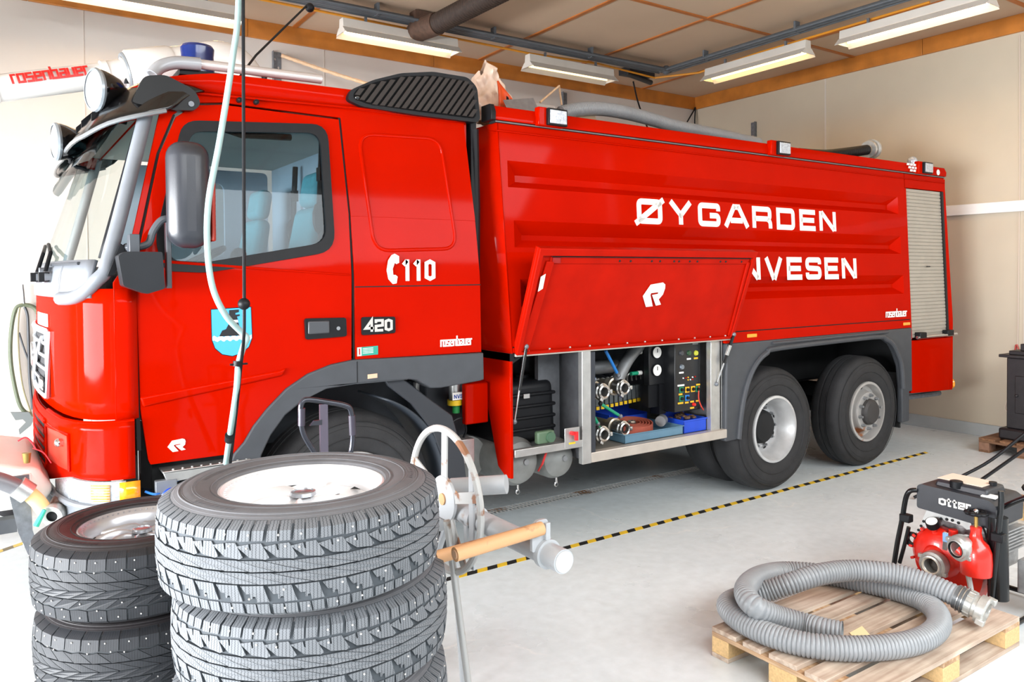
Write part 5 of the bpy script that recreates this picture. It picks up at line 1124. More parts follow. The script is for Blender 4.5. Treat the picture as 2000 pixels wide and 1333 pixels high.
def make_tyre(o, pat, N_, mats, seed):
    rnd = random.Random(seed); m = MB(); uv = []
    base = [(.222, .030), (.232, .012), (.262, .004), (.300, .0), (.335, .008), (.356, .020), (.369, .031), (.377, .052), (.3745, .1275)]
    prof = base+[(r, TW-z) for r, z in base[-2::-1]]; prof = prof[:]; m.lathe(prof, (0, 0, 0), (0, 0, 1), 120); m.m = [2]*len(m.m)
    # groove floor belongs to its own darker material
    uv += [(-9, 0)]*len(m.v)
    k = 2*pi/N_; p = k*TR
    for i in range(N_):
        ju = rnd.uniform(-.02, .02)
        for P in pat:
            def S(u, w, hgt):
                r, z = tsurf(w); a = (i+u+ju)*k; return ((r-hgt)*cos(a), (r-hgt)*sin(a), z+TW/2)
            Q = []; n = len(P)
            for q in range(n):
                a, b = P[q], P[(q+1) % n]; du = abs(b[0]-a[0]); st = max(1, int(du/.5))
                for t in range(st): Q.append((a[0]+(b[0]-a[0])*t/st, a[1]+(b[1]-a[1])*t/st))
            tris = tessellate_polygon([[Vector((a*p, b, 0)) for a, b in Q]]); n = len(Q)
            V = [S(a, b, 0) for a, b in Q]+[S(a, b, .011) for a, b in Q]
            ar = sum(Q[j][0]*Q[(j+1) % n][1]-Q[(j+1) % n][0]*Q[j][1] for j in range(n))
            F = []
            for a, b, c in tris:
                A = (Q[b][0]-Q[a][0])*(Q[c][1]-Q[a][1])-(Q[c][0]-Q[a][0])*(Q[b][1]-Q[a][1]); F.append((a, b, c) if A > 0 else (c, b, a))
            o_ = len(m.v); m.k = 0; m.add(V, F); m.k = 1
            G_ = [((j+n, (j+1) % n+n, (j+1) % n, j) if ar > 0 else (j, (j+1) % n, (j+1) % n+n, j+n)) for j in range(n)]
            m.f += [tuple(x+o_ for x in f_) for f_ in G_]; m.m += [1]*len(G_)
            uv += [((i+a)*p, b) for a, b in Q]+[(-9, 0)]*n
        for (u, w) in ((.35, .088), (.62, .062) if i % 2 else (.3, .058), (.72, -.04) if i % 2 else (.45, -.062), (.6, -.086)):
            if rnd.random() < .22: continue
            u += rnd.uniform(-.12, .12); r, z = tsurf(w); a = (i+u)*k; c = Vector((cos(a), sin(a), 0)); q = c*(r-.001)+Vector((0, 0, z+TW/2))
            s0 = len(m.v); m.k = 3; m.cyl(q, q+c*.0022, .0030, .0024, 7); uv += [(-9, 0)]*(len(m.v)-s0)
    t = bpy.data.meshes.new('tyre'); t.from_pydata(m.v, [], m.f)
    for x in mats: t.materials.append(x)
    # lathe faces: outer tread part dark, sidewalls sidewall colour
    mi = list(m.m)
    for j, pl in enumerate(t.polygons):
        if mi[j] == 2:
            c = pl.center; rr = sqrt(c.x**2+c.y**2)
            if rr > .362: mi[j] = 1
    t.polygons.foreach_set('material_index', mi); t.polygons.foreach_set('use_smooth', [True]*len(t.polygons)); t.set_sharp_from_angle(angle=radians(30))
    l = t.uv_layers.new(name='UVMap')
    for lp in t.loops: l.data[lp.index].uv = uv[lp.vertex_index]
    t.update(); ob = bpy.data.objects.new('tyre', t); COL.objects.link(ob); ob.parent = o; return ob
def local(mb, name, mt, parent, **k):
    """part given in the thing's own coordinates (thing still at the origin)"""
    return mb.build(name, mt, parent, **k)
def rings(ob_parent, mt, top=True):
    m = MB()
    for r in (.245, .258, .285, .292, .318, .326, .338):
        zz = TW-(.012 if r < .24 else .007 if r < .27 else .0015 if r < .315 else .005 if r < .33 else .011); m.lathe([(r-.0025, zz-.001), (r, zz+.0018), (r+.0025, zz-.001)], (0, 0, 0), (0, 0, 1), 96)
    # raised sidewall bars and block marks
    for a0, a1, ra, rb in ((.3, .9, .268, .283), (1.7, 2.3, .268, .283), (3.0, 3.5, .296, .312), (4.1, 4.9, .268, .283), (5.3, 5.8, .296, .312)):
        k = int((a1-a0)/.055)
        for i in range(k):
            a = a0+i*.055; m.add([((rr)*cos(t), rr*sin(t), TW+.0012-(0.001 if rr > .29 else .003)) for rr, t in ((ra, a), (ra, a+.030), (rb, a+.034), (rb, a+.008))], [(0, 1, 2, 3)])
    return m.build('sidewall_marking', mt, ob_parent)
def wheel_proto(label, pat, N_, mats, side_mat, rim_mat, spokes, twist, seed):
    o = empty('wheel', (0, 0, 0), label, 'car wheel')
    ty = make_tyre(o, pat, N_, mats, seed); rings(ty, side_mat)
    m = MB(); zt = TW-.028
    m.lathe([(.226, zt-.02), (.232, zt), (.230, zt+.008), (.222, zt+.010), (.212, zt+.004), (.204, zt-.004), (.198, zt-.012), (.190, zt-.05), (.186, zt-.12), (.19, .04), (.226, .025), (.232, .035)], (0, 0, 0), (0, 0, 1), 96); rm = m.build('rim', rim_mat, o)
    m = MB(); m.lathe([(.206, zt-.002), (.2105, zt+.006), (.2155, zt+.0075)], (0, 0, 0), (0, 0, 1), 96)
    m = MB()
    for i in range(60):
        a = 2*pi*i/60; c = Vector((cos(a), sin(a), 0)); q = c*.209+Vector((0, 0, zt+.003)); m.cyl(q, q+Vector((0, 0, .003)), .0035, n=6)
    tag(m.build('rim_beading', rim_mat, rm), kind='stuff')
    # turned disc with spokes
    m = MB(); m.lathe([(.0, zt-.030), (.03, zt-.030), (.06, zt-.045), (.12, zt-.060), (.19, zt-.045)], (0, 0, 0), (0, 0, 1), 72); m.build('wheel_disc', rim_mat, o)
    for s_ in range(spokes):
        a0 = 2*pi*s_/spokes; m = MB()
        def sp(i, j):
            r = .026+.166*j; w = (.20+.16*(1-j))*(1 if j > .1 else 1)*(.6+.4*j); a = a0+twist*j*j+(i-.5)*w*(.9 if j > .2 else 1.8-.0)*1.6; hgt = zt-.024+.012*sin(pi*min(1, j*1.05))-.012*j-.030*abs(2*i-1)**2.2
            return Vector((r*cos(a), r*sin(a), hgt))
        m.grid(sp, 12, 14); m.build('spoke', rim_mat, o)
    for s_ in range(spokes):
        a = 2*pi*(s_+.5)/spokes+twist; m = MB(); q = [(.182, a-.10), (.186, a+.13), (.160, a+.06)]
        m.add([(r*cos(t), r*sin(t), zt-.040) for r, t in q], [(0, 1, 2)]); m.build('vent_hole', DARK, o)
    m = MB(); m.lathe([(.037, zt-.022), (.034, zt-.012), (.028, zt-.010), (.027, zt-.013), (0, zt-.011)], (0, 0, 0), (0, 0, 1), 36); m.build('centre_cap', mat('cap_alloy', (176, 180, 186), .25, .7), o)
    return o
def copy_tree(o, parent=None):
    c = o.copy(); COL.objects.link(c)
    if parent is not None: c.parent = parent
    for ch in list(o.children):
        if ch is not c: copy_tree(ch, c)
    return c
AW = mat('alloy_white', (236, 236, 238), .3, .25, .03, 10); AS = mat('alloy_silver', (186, 186, 190), .28, .6, .08, 10)
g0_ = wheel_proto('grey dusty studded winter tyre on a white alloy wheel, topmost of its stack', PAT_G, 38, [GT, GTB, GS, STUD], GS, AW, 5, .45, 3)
gx, gy = at(592, 950, Y=2.145).x, 2.145
stack_g = [(gx+.02, gy+.02, 2.1, 1, 0), (gx-.01, gy-.01, .9, 0, 0), (gx+.025, gy+.005, 3.3, 1, 0), (gx+.04, gy+.03, 4.4, 1, 0), (gx, gy, .35, 0, 0)]
names_g = ['grey studded tyre at the very bottom of the front stack', 'grey studded tyre second from the floor in the front stack', 'grey studded tyre in the front stack, third from the top, barely in the picture', 'grey studded tyre directly under the topmost wheel of the front stack', None]
z = 0.
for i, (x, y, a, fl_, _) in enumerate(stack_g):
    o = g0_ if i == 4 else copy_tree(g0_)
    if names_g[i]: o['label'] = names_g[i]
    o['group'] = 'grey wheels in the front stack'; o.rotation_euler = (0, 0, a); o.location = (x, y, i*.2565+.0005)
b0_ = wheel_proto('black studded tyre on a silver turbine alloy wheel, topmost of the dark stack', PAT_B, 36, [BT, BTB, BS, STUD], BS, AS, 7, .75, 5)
by = 2.97; bx = at(277, 1010, Y=by).x; b0_.scale = (.885, .885, .985)
names_b = ['black studded tyre at the bottom of the dark stack at the left', 'black studded tyre second from the floor in the dark stack', 'black studded tyre just under the topmost wheel of the dark stack', None]
for i, (x, y, a) in enumerate(((bx+.01, by, 1.), (bx-.01, by+.01, 2.2), (bx+.005, by+.0, 4.0), (bx, by, .6))):
    o = b0_ if i == 3 else copy_tree(b0_)
    if names_b[i]: o['label'] = names_b[i]
    o['group'] = 'black wheels in the left stack'; o.rotation_euler = (0, 0, a); o.location = (x, y, i*.2530+.0005)

# ================================================================== rusty white stand with a spoked hand wheel
PW = mat('chipped_white_paint', (172, 172, 170), .5, .1, 0, 11, .05, 60, col2=(134, 92, 66), thr=.60)
PG_ = mat('chipped_grey_paint', (172, 175, 178), .45, .15, 0, 7, .04, 60, col2=(140, 108, 84), thr=.66)
PO = mat('rusty_orange_roller', (198, 150, 106), .6, 0, 0, 10, .08, 80, col2=(140, 96, 70), thr=.60)
hub = Vector((1.405, 2.54, 1.012)); hw = empty('hand_wheel_stand', (hub.x+.1, hub.y, 0), 'chipped white spoked hand wheel on a thin leg with pipe and rusty rollers', 'stand')
tl = radians(7); n_ = Vector((1, 0, 0)); e1 = Vector((0, -cos(tl), -sin(tl)*.3)).normalized(); e2 = Vector((.0, sin(tl)*.0, 1))
def wp(r, a, d=0): return hub+e1*(r*cos(a))+e2*(r*sin(a))+n_*d
m = MB(); m.tube([wp(.262, 2*pi*i/64) for i in range(64)], .0135, 10, True); rim_ = m.build('wheel_rim', PW, hw)
for k in range(5):
    a = radians(88+72*k); c, s = cos(a), sin(a); t_ = e1*-s+e2*c; m = MB(); A, B = wp(.06, a), wp(.252, a); V = []
    for P_, w_ in ((A, .020), (B, .020)): V += [P_-t_*w_-n_*.003, P_+t_*w_-n_*.003, P_+t_*w_+n_*.003, P_-t_*w_+n_*.003]
    m.add(V, [(3, 2, 1, 0), (4, 5, 6, 7), (0, 1, 5, 4), (1, 2, 6, 5), (2, 3, 7, 6), (3, 0, 4, 7)]); m.build('spoke', PW, hw)
m = MB(); m.lathe([(0, -.006), (.086, -.006), (.088, 0), (.086, .006), (0, .006)], hub, n_, 40); hp_ = m.build('hub_plate', PG_, hw)
m = MB(); m.cyl(hub-n_*.012, hub+n_*.05, .022); m.build('axle_end', PO, hp_)
q = hub+Vector((-.01, .02, -.095)); m = MB(); m.tube([q+Vector((-.01, .03, 0)), q+Vector((-.01, -.03, 0))], .022, 14); m.build('stub_pipe', PG_, hw)
m = MB(); m.cyl((1.47, 2.60, 1.03), (1.62, 2.44, 1.055), .036, n=24); m.build('back_pipe', PG_, hw)
m = MB(); m.cyl((1.455, 2.60, .965), (1.455, 1.875, .965), .038, n=28); pp = m.build('main_pipe', PG_, hw)
m = MB(); m.cyl((1.455, 1.874, .965), (1.455, 1.872, .965), .033, n=28); m.build('pipe_bore', mat('bore_light', (190, 190, 188), .5), pp)
for y, h_ in ((2.38, .0), (1.95, .0)):
    m = MB(); m.lathe([(.038, 0), (.047, 0), (.047, .022), (.038, .022)], (1.455, y, .965), (0, 1, 0), 28); c_ = m.build('pipe_clamp', PG_, hw)
    m = MB(); m.b2((1.445, y+.002, .99), (1.463, y+.018, 1.065) if y < 2 else (1.463, y+.018, 1.03)); 
    if y > 2: m = MB(); m.b2((1.405, y, .86), (1.425, y+.02, .95))
    m.build('clamp_lug', PG_, c_, bevel=.002)
m = MB(); m.plate([rpoly([(1.40, .975), (1.40, 1.055), (1.42, 1.075), (1.46, 1.075), (1.475, 1.0)], .01)], (0, 1.965, 0), U, V3, (0, .012, 0)); m.build('end_bracket', PG_, hw, bevel=.002)
for (a, b, r) in (((1.43, 1.955, 1.052), (1.115, 1.955, 1.035), .0215), ((1.43, 2.03, 1.02), (1.10, 2.05, 1.0), .020)):
    m = MB(); m.cyl(a, b, r, n=22); ro = m.build('roller', PO, hw)
    b_ = Vector(b); m = MB(); m.cyl(b_+Vector((.001, 0, 0)), b_-Vector((.003, 0, 0)), r*.62); m.build('roller_end', mat('roller_end', (190, 150, 120), .6), ro)
m = MB(); m.cyl((1.30, 2.3, .90), (1.50, 2.28, .91), .013, n=14); m.build('rusty_bar', mat('rust_red', (150, 96, 74), .7), hw)
m = MB(); m.b2((1.41, 2.34, .80), (1.418, 2.37, 1.16)); m.build('flat_bar', PG_, hw, bevel=.001)
m = MB(); m.tube([(1.365, 2.45, .96), (1.505, 2.47, .0)], .013, 12); m.build('leg', mat('leg_steel', (176, 176, 174), .45, .4, 0, 10, col2=(130, 112, 96), thr=.66), hw)
m = MB(); m.tube([(1.44, 2.55, .96), (1.72, 2.95, .0)], .013, 12); m.build('leg', PG_, hw)
m = MB(); m.tube([(1.44, 2.55, .96), (1.22, 2.78, .0)], .013, 12); m.build('leg', PG_, hw)

# ================================================================== hand truck behind the stack
GM = mat('gunmetal_tube', (66, 68, 76), .22, .6, .05, 10); ht = empty('hand_truck', (1.24, 3.33, 0), 'dark tubular hand truck handle behind the grey tyre stack', 'hand truck')
Yh = 3.3
def hpnt(px, py): return at(px, py, Y=Yh)
P = [hpnt(625, 900), hpnt(600, 862), hpnt(590, 838), hpnt(587, 805), hpnt(590, 787), hpnt(602, 781), hpnt(640, 786), hpnt(672, 792), hpnt(685, 802), hpnt(689, 840), hpnt(686, 880), hpnt(675, 900)]
m = MB(); m.tube(smooth_path(P, 5), .012, 12); m.build('handle', GM, ht)
for a, b in ((hpnt(589, 798), hpnt(589, 832)), (hpnt(687, 812), hpnt(689, 850))): m = MB(); m.cyl(a, b, .0155); m.build('grip', mat('grip_purple', (58, 54, 66), .35), ht)
m = MB(); a, b = hpnt(630, 790), hpnt(640, 890); m.b2((a.x-.014, Yh-.006, .12), (a.x+.022, Yh+.006, a.z)); m.build('centre_bar', mat('bar_violet', (92, 86, 100), .35, .3), ht)
m = MB(); m.plate([[(hpnt(604, 832).x, hpnt(604, 832).z), (hpnt(612, 822).x, hpnt(612, 822).z), (hpnt(628, 820).x, hpnt(628, 820).z), (hpnt(628, 830).x, hpnt(628, 830).z), (hpnt(612, 831).x, hpnt(612, 831).z)]], (0, Yh-.008, 0), U, V3, (0, .01, 0)); m.build('catch_plate', GM, ht)
for px in (615, 678): a = hpnt(px, 898); m = MB(); m.tube([a, (a.x, Yh, .15)], .012, 10); m.build('side_tube', GM, ht)
m = MB(); m.b2((1.02, 3.06, .02), (1.42, 3.30, .032)); m.build('toe_plate', GM, ht)
for x in (1.0, 1.44):
    m = MB(); m.lathe([(.03, 0), (.09, 0), (.11, .01), (.11, .03), (.09, .04), (.03, .04)], (x-.02, 3.40, .11), (1, 0, 0), 28, True); m.build('wheel', RUB, ht)

# ================================================================== pallet with suction hose
def wood_mat(name, c1, c2, axis=0):
    m = mat(name, c1, .75, 0, .2, 5, .08, 50); nt = m.node_tree; N = nt.nodes; L = nt.links; b = N['Principled BSDF']
    tc = N.new('ShaderNodeTexCoord'); mp = N.new('ShaderNodeMapping'); mp.inputs['Scale'].default_value = (1.5, 26, 26) if axis == 0 else (26, 1.5, 26); L.new(tc.outputs['Object'], mp.inputs[0])
    n = N.new('ShaderNodeTexNoise'); n.inputs['Scale'].default_value = 1.6; n.inputs['Detail'].default_value = 7; L.new(mp.outputs[0], n.inputs['Vector'])
    r = N.new('ShaderNodeValToRGB'); r.color_ramp.elements[0].position = .35; r.color_ramp.elements[1].position = .68; r.color_ramp.elements[0].color = (*lin(c2), 1); r.color_ramp.elements[1].color = (*lin(c1), 1); L.new(n.outputs[0], r.inputs[0])
    n2 = N.new('ShaderNodeTexNoise'); n2.inputs['Scale'].default_value = 3.4; n2.inputs['Detail'].default_value = 6; L.new(tc.outputs['Object'], n2.inputs['Vector'])
    r2 = N.new('ShaderNodeValToRGB'); r2.color_ramp.elements[0].position = .40; r2.color_ramp.elements[1].position = .62; r2.color_ramp.elements[0].color = (.62, .58, .55, 1); r2.color_ramp.elements[1].color = (1, 1, 1, 1); L.new(n2.outputs[0], r2.inputs[0])
    mx = N.new('ShaderNodeMixRGB'); mx.blend_type = 'MULTIPLY'; mx.inputs[0].default_value = .8; L.new(r.outputs[0], mx.inputs[1]); L.new(r2.outputs[0], mx.inputs[2]); L.new(mx.outputs[0], b.inputs['Base Color']); return m
WX = wood_mat('pallet_board', (214, 198, 180), (178, 156, 138), 0); WY_ = wood_mat('pallet_cross_board', (206, 178, 146), (170, 130, 92), 1); CB = mat('chip_block', (206, 172, 122), .8, 0, .14, 90, .1, 200)
def pallet(x0, y0, lx, ly, label, mats=None, rot=0):
    o = empty('pallet', (x0+lx/2, y0+ly/2, 0), label, 'pallet'); WX_, WYY, CBB = mats or (WX, WY_, CB)
    wd = [.145, .10, .145, .10, .145]; s = ly/.8; wd = [w*s for w in wd]; gap = (ly-sum(wd))/4; y = y0
    for i, w in enumerate(wd):
        m = MB(); j = random.uniform(-.004, .004); m.b2((x0+j, y, .122), (x0+lx+j, y+w, .144)); m.build('top_board', WX_, o, bevel=.002); y += w+gap
    for xx in (x0, x0+lx/2-.0725, x0+lx-.145):
        m = MB(); m.b2((xx, y0, .1), (xx+.145, y0+ly, .122)); m.build('cross_board', WYY, o, bevel=.002)
        for yy, w in ((y0, .1), (y0+ly/2-.0725, .145), (y0+ly-.1, .1)):
            m = MB(); m.b2((xx, yy, .022), (xx+.145, yy+w, .1)); m.build('block', CBB, o, bevel=.003)
    for yy, w in ((y0, .1), (y0+ly/2-.0725, .145), (y0+ly-.1, .1)):
        m = MB(); m.b2((x0, yy, 0), (x0+lx, yy+w, .022)); m.build('bottom_board', WX_, o, bevel=.002)
    return o
pl0 = pallet(2.87, 1.735, 1.32, .80, 'worn wooden pallet carrying a coil of grey suction hose')
# suction hose
def zp(zx, zy, Z): return at(1300+zx/2.854, 866+zy/2.854, Z=Z)
HR = .054
pts = [(985, 1062, .20), (880, 1040, .20), (760, 1008, .20), (620, 968, .235), (510, 920, .29), (452, 860, .31), (452, 800, .30), (520, 745, .25), (640, 718, .205), (800, 722, .20), (960, 745, .20), (1120, 780, .20), (1280, 820, .20), (1420, 870, .20), (1505, 935, .20), (1525, 1010, .20), (1470, 1075, .20), (1350, 1120, .20), (1180, 1142, .20), (1000, 1145, .20), (820, 1130, .20), (650, 1092, .20), (500, 1035, .20), (390, 970, .20), (345, 915, .20), (370, 880, .20), (450, 855, .20), (560, 828, .225), (700, 782, .275), (850, 735, .31), (1000, 712, .31), (1150, 715, .31), (1300, 735, .305), (1450, 780, .29), (1580, 835, .27), (1680, 885, .25)]
PH = smooth_path([zp(a, b, c-.002) for a, b, c in pts], 6)
# resample evenly and add the ribs of the spiral
def resample(P, st):
    out = [P[0]]; acc = 0
    for a, b in zip(P, P[1:]):
        d = (b-a).length; t = 0
        while acc+d-t >= st:
            t += st-acc; acc = 0; out.append(a.lerp(b, t/d))
            if d-t < st: break
        acc += d-t if out[-1] is not None else 0
        acc = (b-out[-1]).length
    return out
def even(P, n):
    L_ = [0]
    for a, b in zip(P, P[1:]): L_.append(L_[-1]+(b-a).length)
    out = []; j = 0
    for i in range(n+1):
        s = L_[-1]*i/n
        while j < len(P)-2 and L_[j+1] < s: j += 1
        k = (s-L_[j])/max(1e-9, L_[j+1]-L_[j]); out.append(P[j].lerp(P[j+1], k))
    return out, L_[-1]
_, LN = even(PH, 10); NR = int(LN/.018)*5; PE, _ = even(PH, NR)
sh = empty('suction_hose', tuple(PE[0]-Vector((0, 0, HR))), 'thick grey ribbed suction hose coiled on the front pallet', 'hose')
HG = mat('hose_grey', (140, 143, 146), .38, 0, .08, 5, .02, 60)
m = MB(); m.tube(PE, HR, 24, rad=[HR-(0, 0, .0015, .0065, .0015)[i % 5] for i in range(len(PE))], cap=False); m.build('ribbed_hose', HG, sh, angle=80)
m = MB(); m.tube(PE[:40], HR-.008, 24, cap=False); m.build('hose_inside', mat('hose_inside', (150, 156, 158), .5), sh)
E_ = PE[-1]; dr = (PE[-1]-PE[-8]).normalized()
m = MB(); m.lathe([(HR, -.05), (HR+.006, -.05), (HR+.006, .015), (HR, .015)], E_, dr, 32); m.build('hose_sleeve', mat('sleeve_grey', (96, 98, 100), .4, .3), sh)
m = MB(); m.lathe([(.046, .0), (.062, .002), (.064, .03), (.056, .034), (.056, .048), (.068, .052), (.070, .085), (.064, .092), (.046, .092), (.042, .06), (.042, 0)], E_, dr, 36, True); cpl = m.build('hose_coupling', mat('cast_alu', (188, 188, 184), .35, .6, .15, 40, .05, 150), sh)
u, v, w = frame(dr)
for k in range(2):
    a = .6+k*pi; q = E_+dr*.085+(u*cos(a)+v*sin(a))*.066; m = MB(); m.box(tuple(q), (.03, .03, .04), Matrix((u, v, w)).transposed()); m.build('coupling_lug', mat('cast_alu', (188, 188, 184), .35, .6), cpl, bevel=.004)
for k in range(14):
    a = 2*pi*k/14; q = E_+dr*.016+(u*cos(a)+v*sin(a))*.063; m = MB(); m.box(tuple(q), (.006, .006, .028), Matrix((u, v, w)).transposed()); m.build('coupling_rib', mat('cast_alu', (188, 188, 184), .35, .6), cpl)
for s in (-.03, -.012):
    m = MB(); m.tube([E_+dr*s+(u*cos(2*pi*i/28)+v*sin(2*pi*i/28))*(HR+.009) for i in range(28)], .004, 6, True); m.build('hose_clamp', STL, sh)
# folded paper beside the hose end
pa = zp(1010, 1100, .147); m = MB(); A, B, C_, D_ = zp(1025, 1060, .146), zp(1095, 1022, .150), zp(1140, 1072, .150), zp(1060, 1098, .146)
m.add([A, B, C_, D_], [(0, 1, 2, 3)]); m.build
E1 = zp(1055, 1098, .146); F1 = zp(1190, 1070, .152); G1 = zp(1208, 1080, .148); H1 = zp(1080, 1106, .146); m.add([E1, F1, G1, H1], [(0, 1, 2, 3)])
tag(m.build('paper_wedge', mat('paper_cream', (236, 216, 168), .7), solid=.004, smooth=False), 'small cream wooden or paper scraps lying on the pallet beside the open hose end', 'scrap')

# ================================================================== portable pump
XP = 4.36
def pp_(px, py, dx=0.): 
    return at(px, py, X=XP+dx)
pm = empty('portable_pump', (4.62, 2.22, 0), 'red portable fire pump with a black fuel tank in a tubular frame', 'pump')
PR = mat('pump_red', (216, 34, 20), .28, 0, .08, 8, .05, 80, coat=.4); TKB = mat('tank_plastic', (38, 40, 46), .42, 0, .1, 12, .05, 240); EA = mat('engine_alu', (160, 160, 160), .4, .5, .2, 30, .1, 90); FB = mat('frame_black', (22, 24, 26), .25, .2, .1, 10)
YV = Vector((0, -1, 0))
# fuel tank: front face corner points
c1, c2, c3, c4 = pp_(1787, 950), pp_(1940, 985), pp_(1945, 1043), pp_(1797, 1000)
yl, yr = c1.y, c2.y; z0, z1 = c3.z+.01, (c1.z+c2.z)/2
m = MB(); m.plate([rpoly([(yl, z0+.02), (yr, z0), (yr-.005, z1-.02), (yr+.03, z1+.005), (yl-.02, z1+.015), (yl, z1)], .015)], (XP+.02, 0, 0), (0, 1, 0), V3, (.32, 0, 0)); tk = m.build('fuel_tank', TKB, pm, bevel=.02, seg=3)
m = MB(); m.box((XP+.19, (yl+yr)/2, z1+.02), (.22, abs(yl-yr)*.7, .045), None, (.9, .92)); m.build('tank_top', TKB, tk, bevel=.012)
m = MB(); q = pp_(1868, 938, .10); m.cyl((q.x, q.y, z1+.015), (q.x, q.y, z1+.055), .033, n=24); m.build('filler_cap', BLK, tk, bevel=.003)
m = MB(); q = pp_(1925, 938, .22); m.cyl((XP+.22, yr+.10, z1+.03), (XP+.22, yr+.10, z1+.06), .02); m.build('breather', BLK, tk)
m = MB(); m.box((XP+.20, (yl+yr)/2+.02, z1+.0455), (.17, .24, .003)); m.build('paper_label', mat('label_cream', (236, 214, 196), .5), tk)
m = MB(); m.box((XP+.09, yr+.055, z1+.012), (.055, .075, .004), Matrix.Rotation(radians(-6), 3, 'Y')); m.build('white_sticker', WHL, tk)
m = MB(); q = pp_(1831, 982); text(m, 'Otter', (XP+.017, q.y, q.z-.012), (0, -1, 0), V3, .036, .17, .26, .12, (-.003, 0, 0)); m.build('tank_lettering', WHL, tk, smooth=False)
# engine and bracket plate
ym = (yl+yr)/2
m = MB(); m.b2((XP+.12, yr+.03, .22), (XP+.38, yl-.03, z0-.01)); en = m.build('engine_block', EA, pm, bevel=.02)
for i in range(7):
    m = MB(); z = z0-.03-i*.018; m.b2((XP+.10, yr-.015, z-.004), (XP+.34, yr+.10, z+.004)); m.build('cooling_fin', EA, en)
br = MB(); zt_ = pp_(1860, 1002).z; A = [(pp_(1806, 1003).y, zt_), (pp_(1882, 1012).y, zt_-.01), (pp_(1892, 1035).y, zt_-.075), (pp_(1880, 1038).y, zt_-.09), (pp_(1872, 1030).y, zt_-.075), (pp_(1815, 1022).y, zt_-.065), (pp_(1795, 1055).y, pp_(1795, 1055).z), (pp_(1782, 1045).y, pp_(1782, 1045).z)]
br.plate([A], (XP+.045, 0, 0), (0, 1, 0), V3, (.006, 0, 0)); brk = br.build('perforated_plate', ALU, pm, bevel=.001)
for px, py in ((1804, 1019), (1799, 1028), (1794, 1036), (1789, 1045), (1838, 1014), (1849, 1015), (1860, 1017), (1872, 1022)):
    q = pp_(px, py, .043); m = MB(); m.cyl(q, q-Vector((.002, 0, 0)), .008, n=12); m.build('plate_hole', DARK, brk)
# red pump casing
c = pp_(1828, 1085, .02); R0 = .150
m = MB(); m.lathe([(0, -.03), (.05, -.035), (.06, -.02), (.11, -.01), (.135, .01), (.150, .03), (.150, .075), (.13, .09), (0, .1)], c, (1, 0, 0), 44); cs = m.build('pump_casing', PR, pm)
m = MB(); q = pp_(1815, 1120, .03); r_ = pp_(1905, 1140, .03); m.plate([rpoly([(c.y+.13, c.z+.02), (c.y+.12, c.z-.10), (c.y-.0, c.z-.22), (c.y-.20, c.z-.23), (c.y-.245, c.z-.08), (c.y-.24, c.z+.07), (c.y-.10, c.z+.08)], .04)], (XP+.03, 0, 0), (0, 1, 0), V3, (.10, 0, 0)); m.build('pump_body', PR, cs, bevel=.015, seg=3)
for a in range(9):
    t_ = radians(20+a*26); q = c+Vector((.035, -.148*cos(t_), .148*sin(t_))); m = MB(); m.box(tuple(q), (.07, .02, .014), Matrix.Rotation(-t_, 3, 'X')); m.build('casing_rib', PR, cs, bevel=.003)
t0 = pp_(1905, 1040, .03); t1 = pp_(1906, 1092, -.045)
m = MB(); m.lathe([(.075, -.06), (.078, .0), (.075, .06), (.060, .10), (.034, .125), (.026, .16), (.028, .19), (.0, .192)], (t1.x, t1.y, t1.z-.02), (0, 0, 1), 32); vt = m.build('outlet_body', PR, pm)
top = Vector((t1.x, t1.y, t1.z+.17))
m = MB(); m.cyl(top, top+Vector((0, 0, .065)), .010); m.build('valve_spindle', mat('brass', (170, 140, 80), .35, .8), vt)
m = MB(); hc = top+Vector((-.0, 0, .075)); m.tube([hc+Vector((.046*cos(2*pi*i/40)*(1+.08*cos(10*pi*i/20)), .046*sin(2*pi*i/40)*(1+.08*cos(10*pi*i/20)), 0)) for i in range(40)], .010, 8, True); vw = m.build('valve_wheel', BLK, vt)
for k in range(5):
    a = 2*pi*k/5; m = MB(); m.tube([hc, hc+Vector((.042*cos(a), .042*sin(a), 0))], .006, 6); m.build('valve_wheel_spoke', BLK, vt)
m = MB(); m.sphere(tuple(hc+Vector((0, 0, .008))), .014, 10); m.build('wheel_nut', STL, vt)
# suction inlet and delivery outlet
CA = mat('cast_alu_pump', (178, 178, 174), .35, .6, .12, 30, .06, 150)
def port(c, ax, r, name):
    m = MB(); m.lathe([(r*.5, .03), (r*.5, -.02), (r*.62, -.03), (r*.72, -.028), (r*.76, -.018), (r*.95, -.012), (r, .0), (r, .03), (r*.9, .04), (r*.85, .07), (0, .075)], c, ax, 40); p = m.build(name, CA, pm)
    m = MB(); m.cyl(Vector(c)+Vector(ax)*.03, Vector(c)+Vector(ax)*.034, r*.5, n=28); m.build('bore', mat('bore_dark', (90, 84, 80), .5, .3, .3, 60), p)
    m = MB(); m.lathe([(r*.52, -.024), (r*.60, -.034), (r*.66, -.024)], c, ax, 40); m.build('seal_ring', mat('seal_cream', (214, 204, 186), .4) if r > .07 else BLK, p)
    for k in range(2):
        a = .5+k*pi; u, v, w = frame(ax); q = Vector(c)+(u*cos(a)+v*sin(a))*r*1.0+Vector(ax)*.0; m = MB(); m.box(tuple(q), (.022, .022, .03), Matrix((u, v, w)).transposed()); m.build('port_lug', CA, p, bevel=.003)
port(pp_(1822, 1104, -.05), (1, 0, 0), .075, 'suction_inlet'); port(pp_(1874, 1072, -.10), Vector((1, -.25, .08)).normalized(), .070, 'delivery_outlet')
m = MB(); a = pp_(1874, 1072, -.05); m.cyl(a, t1+Vector((0, 0, -.02)), .045, .055, 24); m.build('outlet_neck', PR, pm)
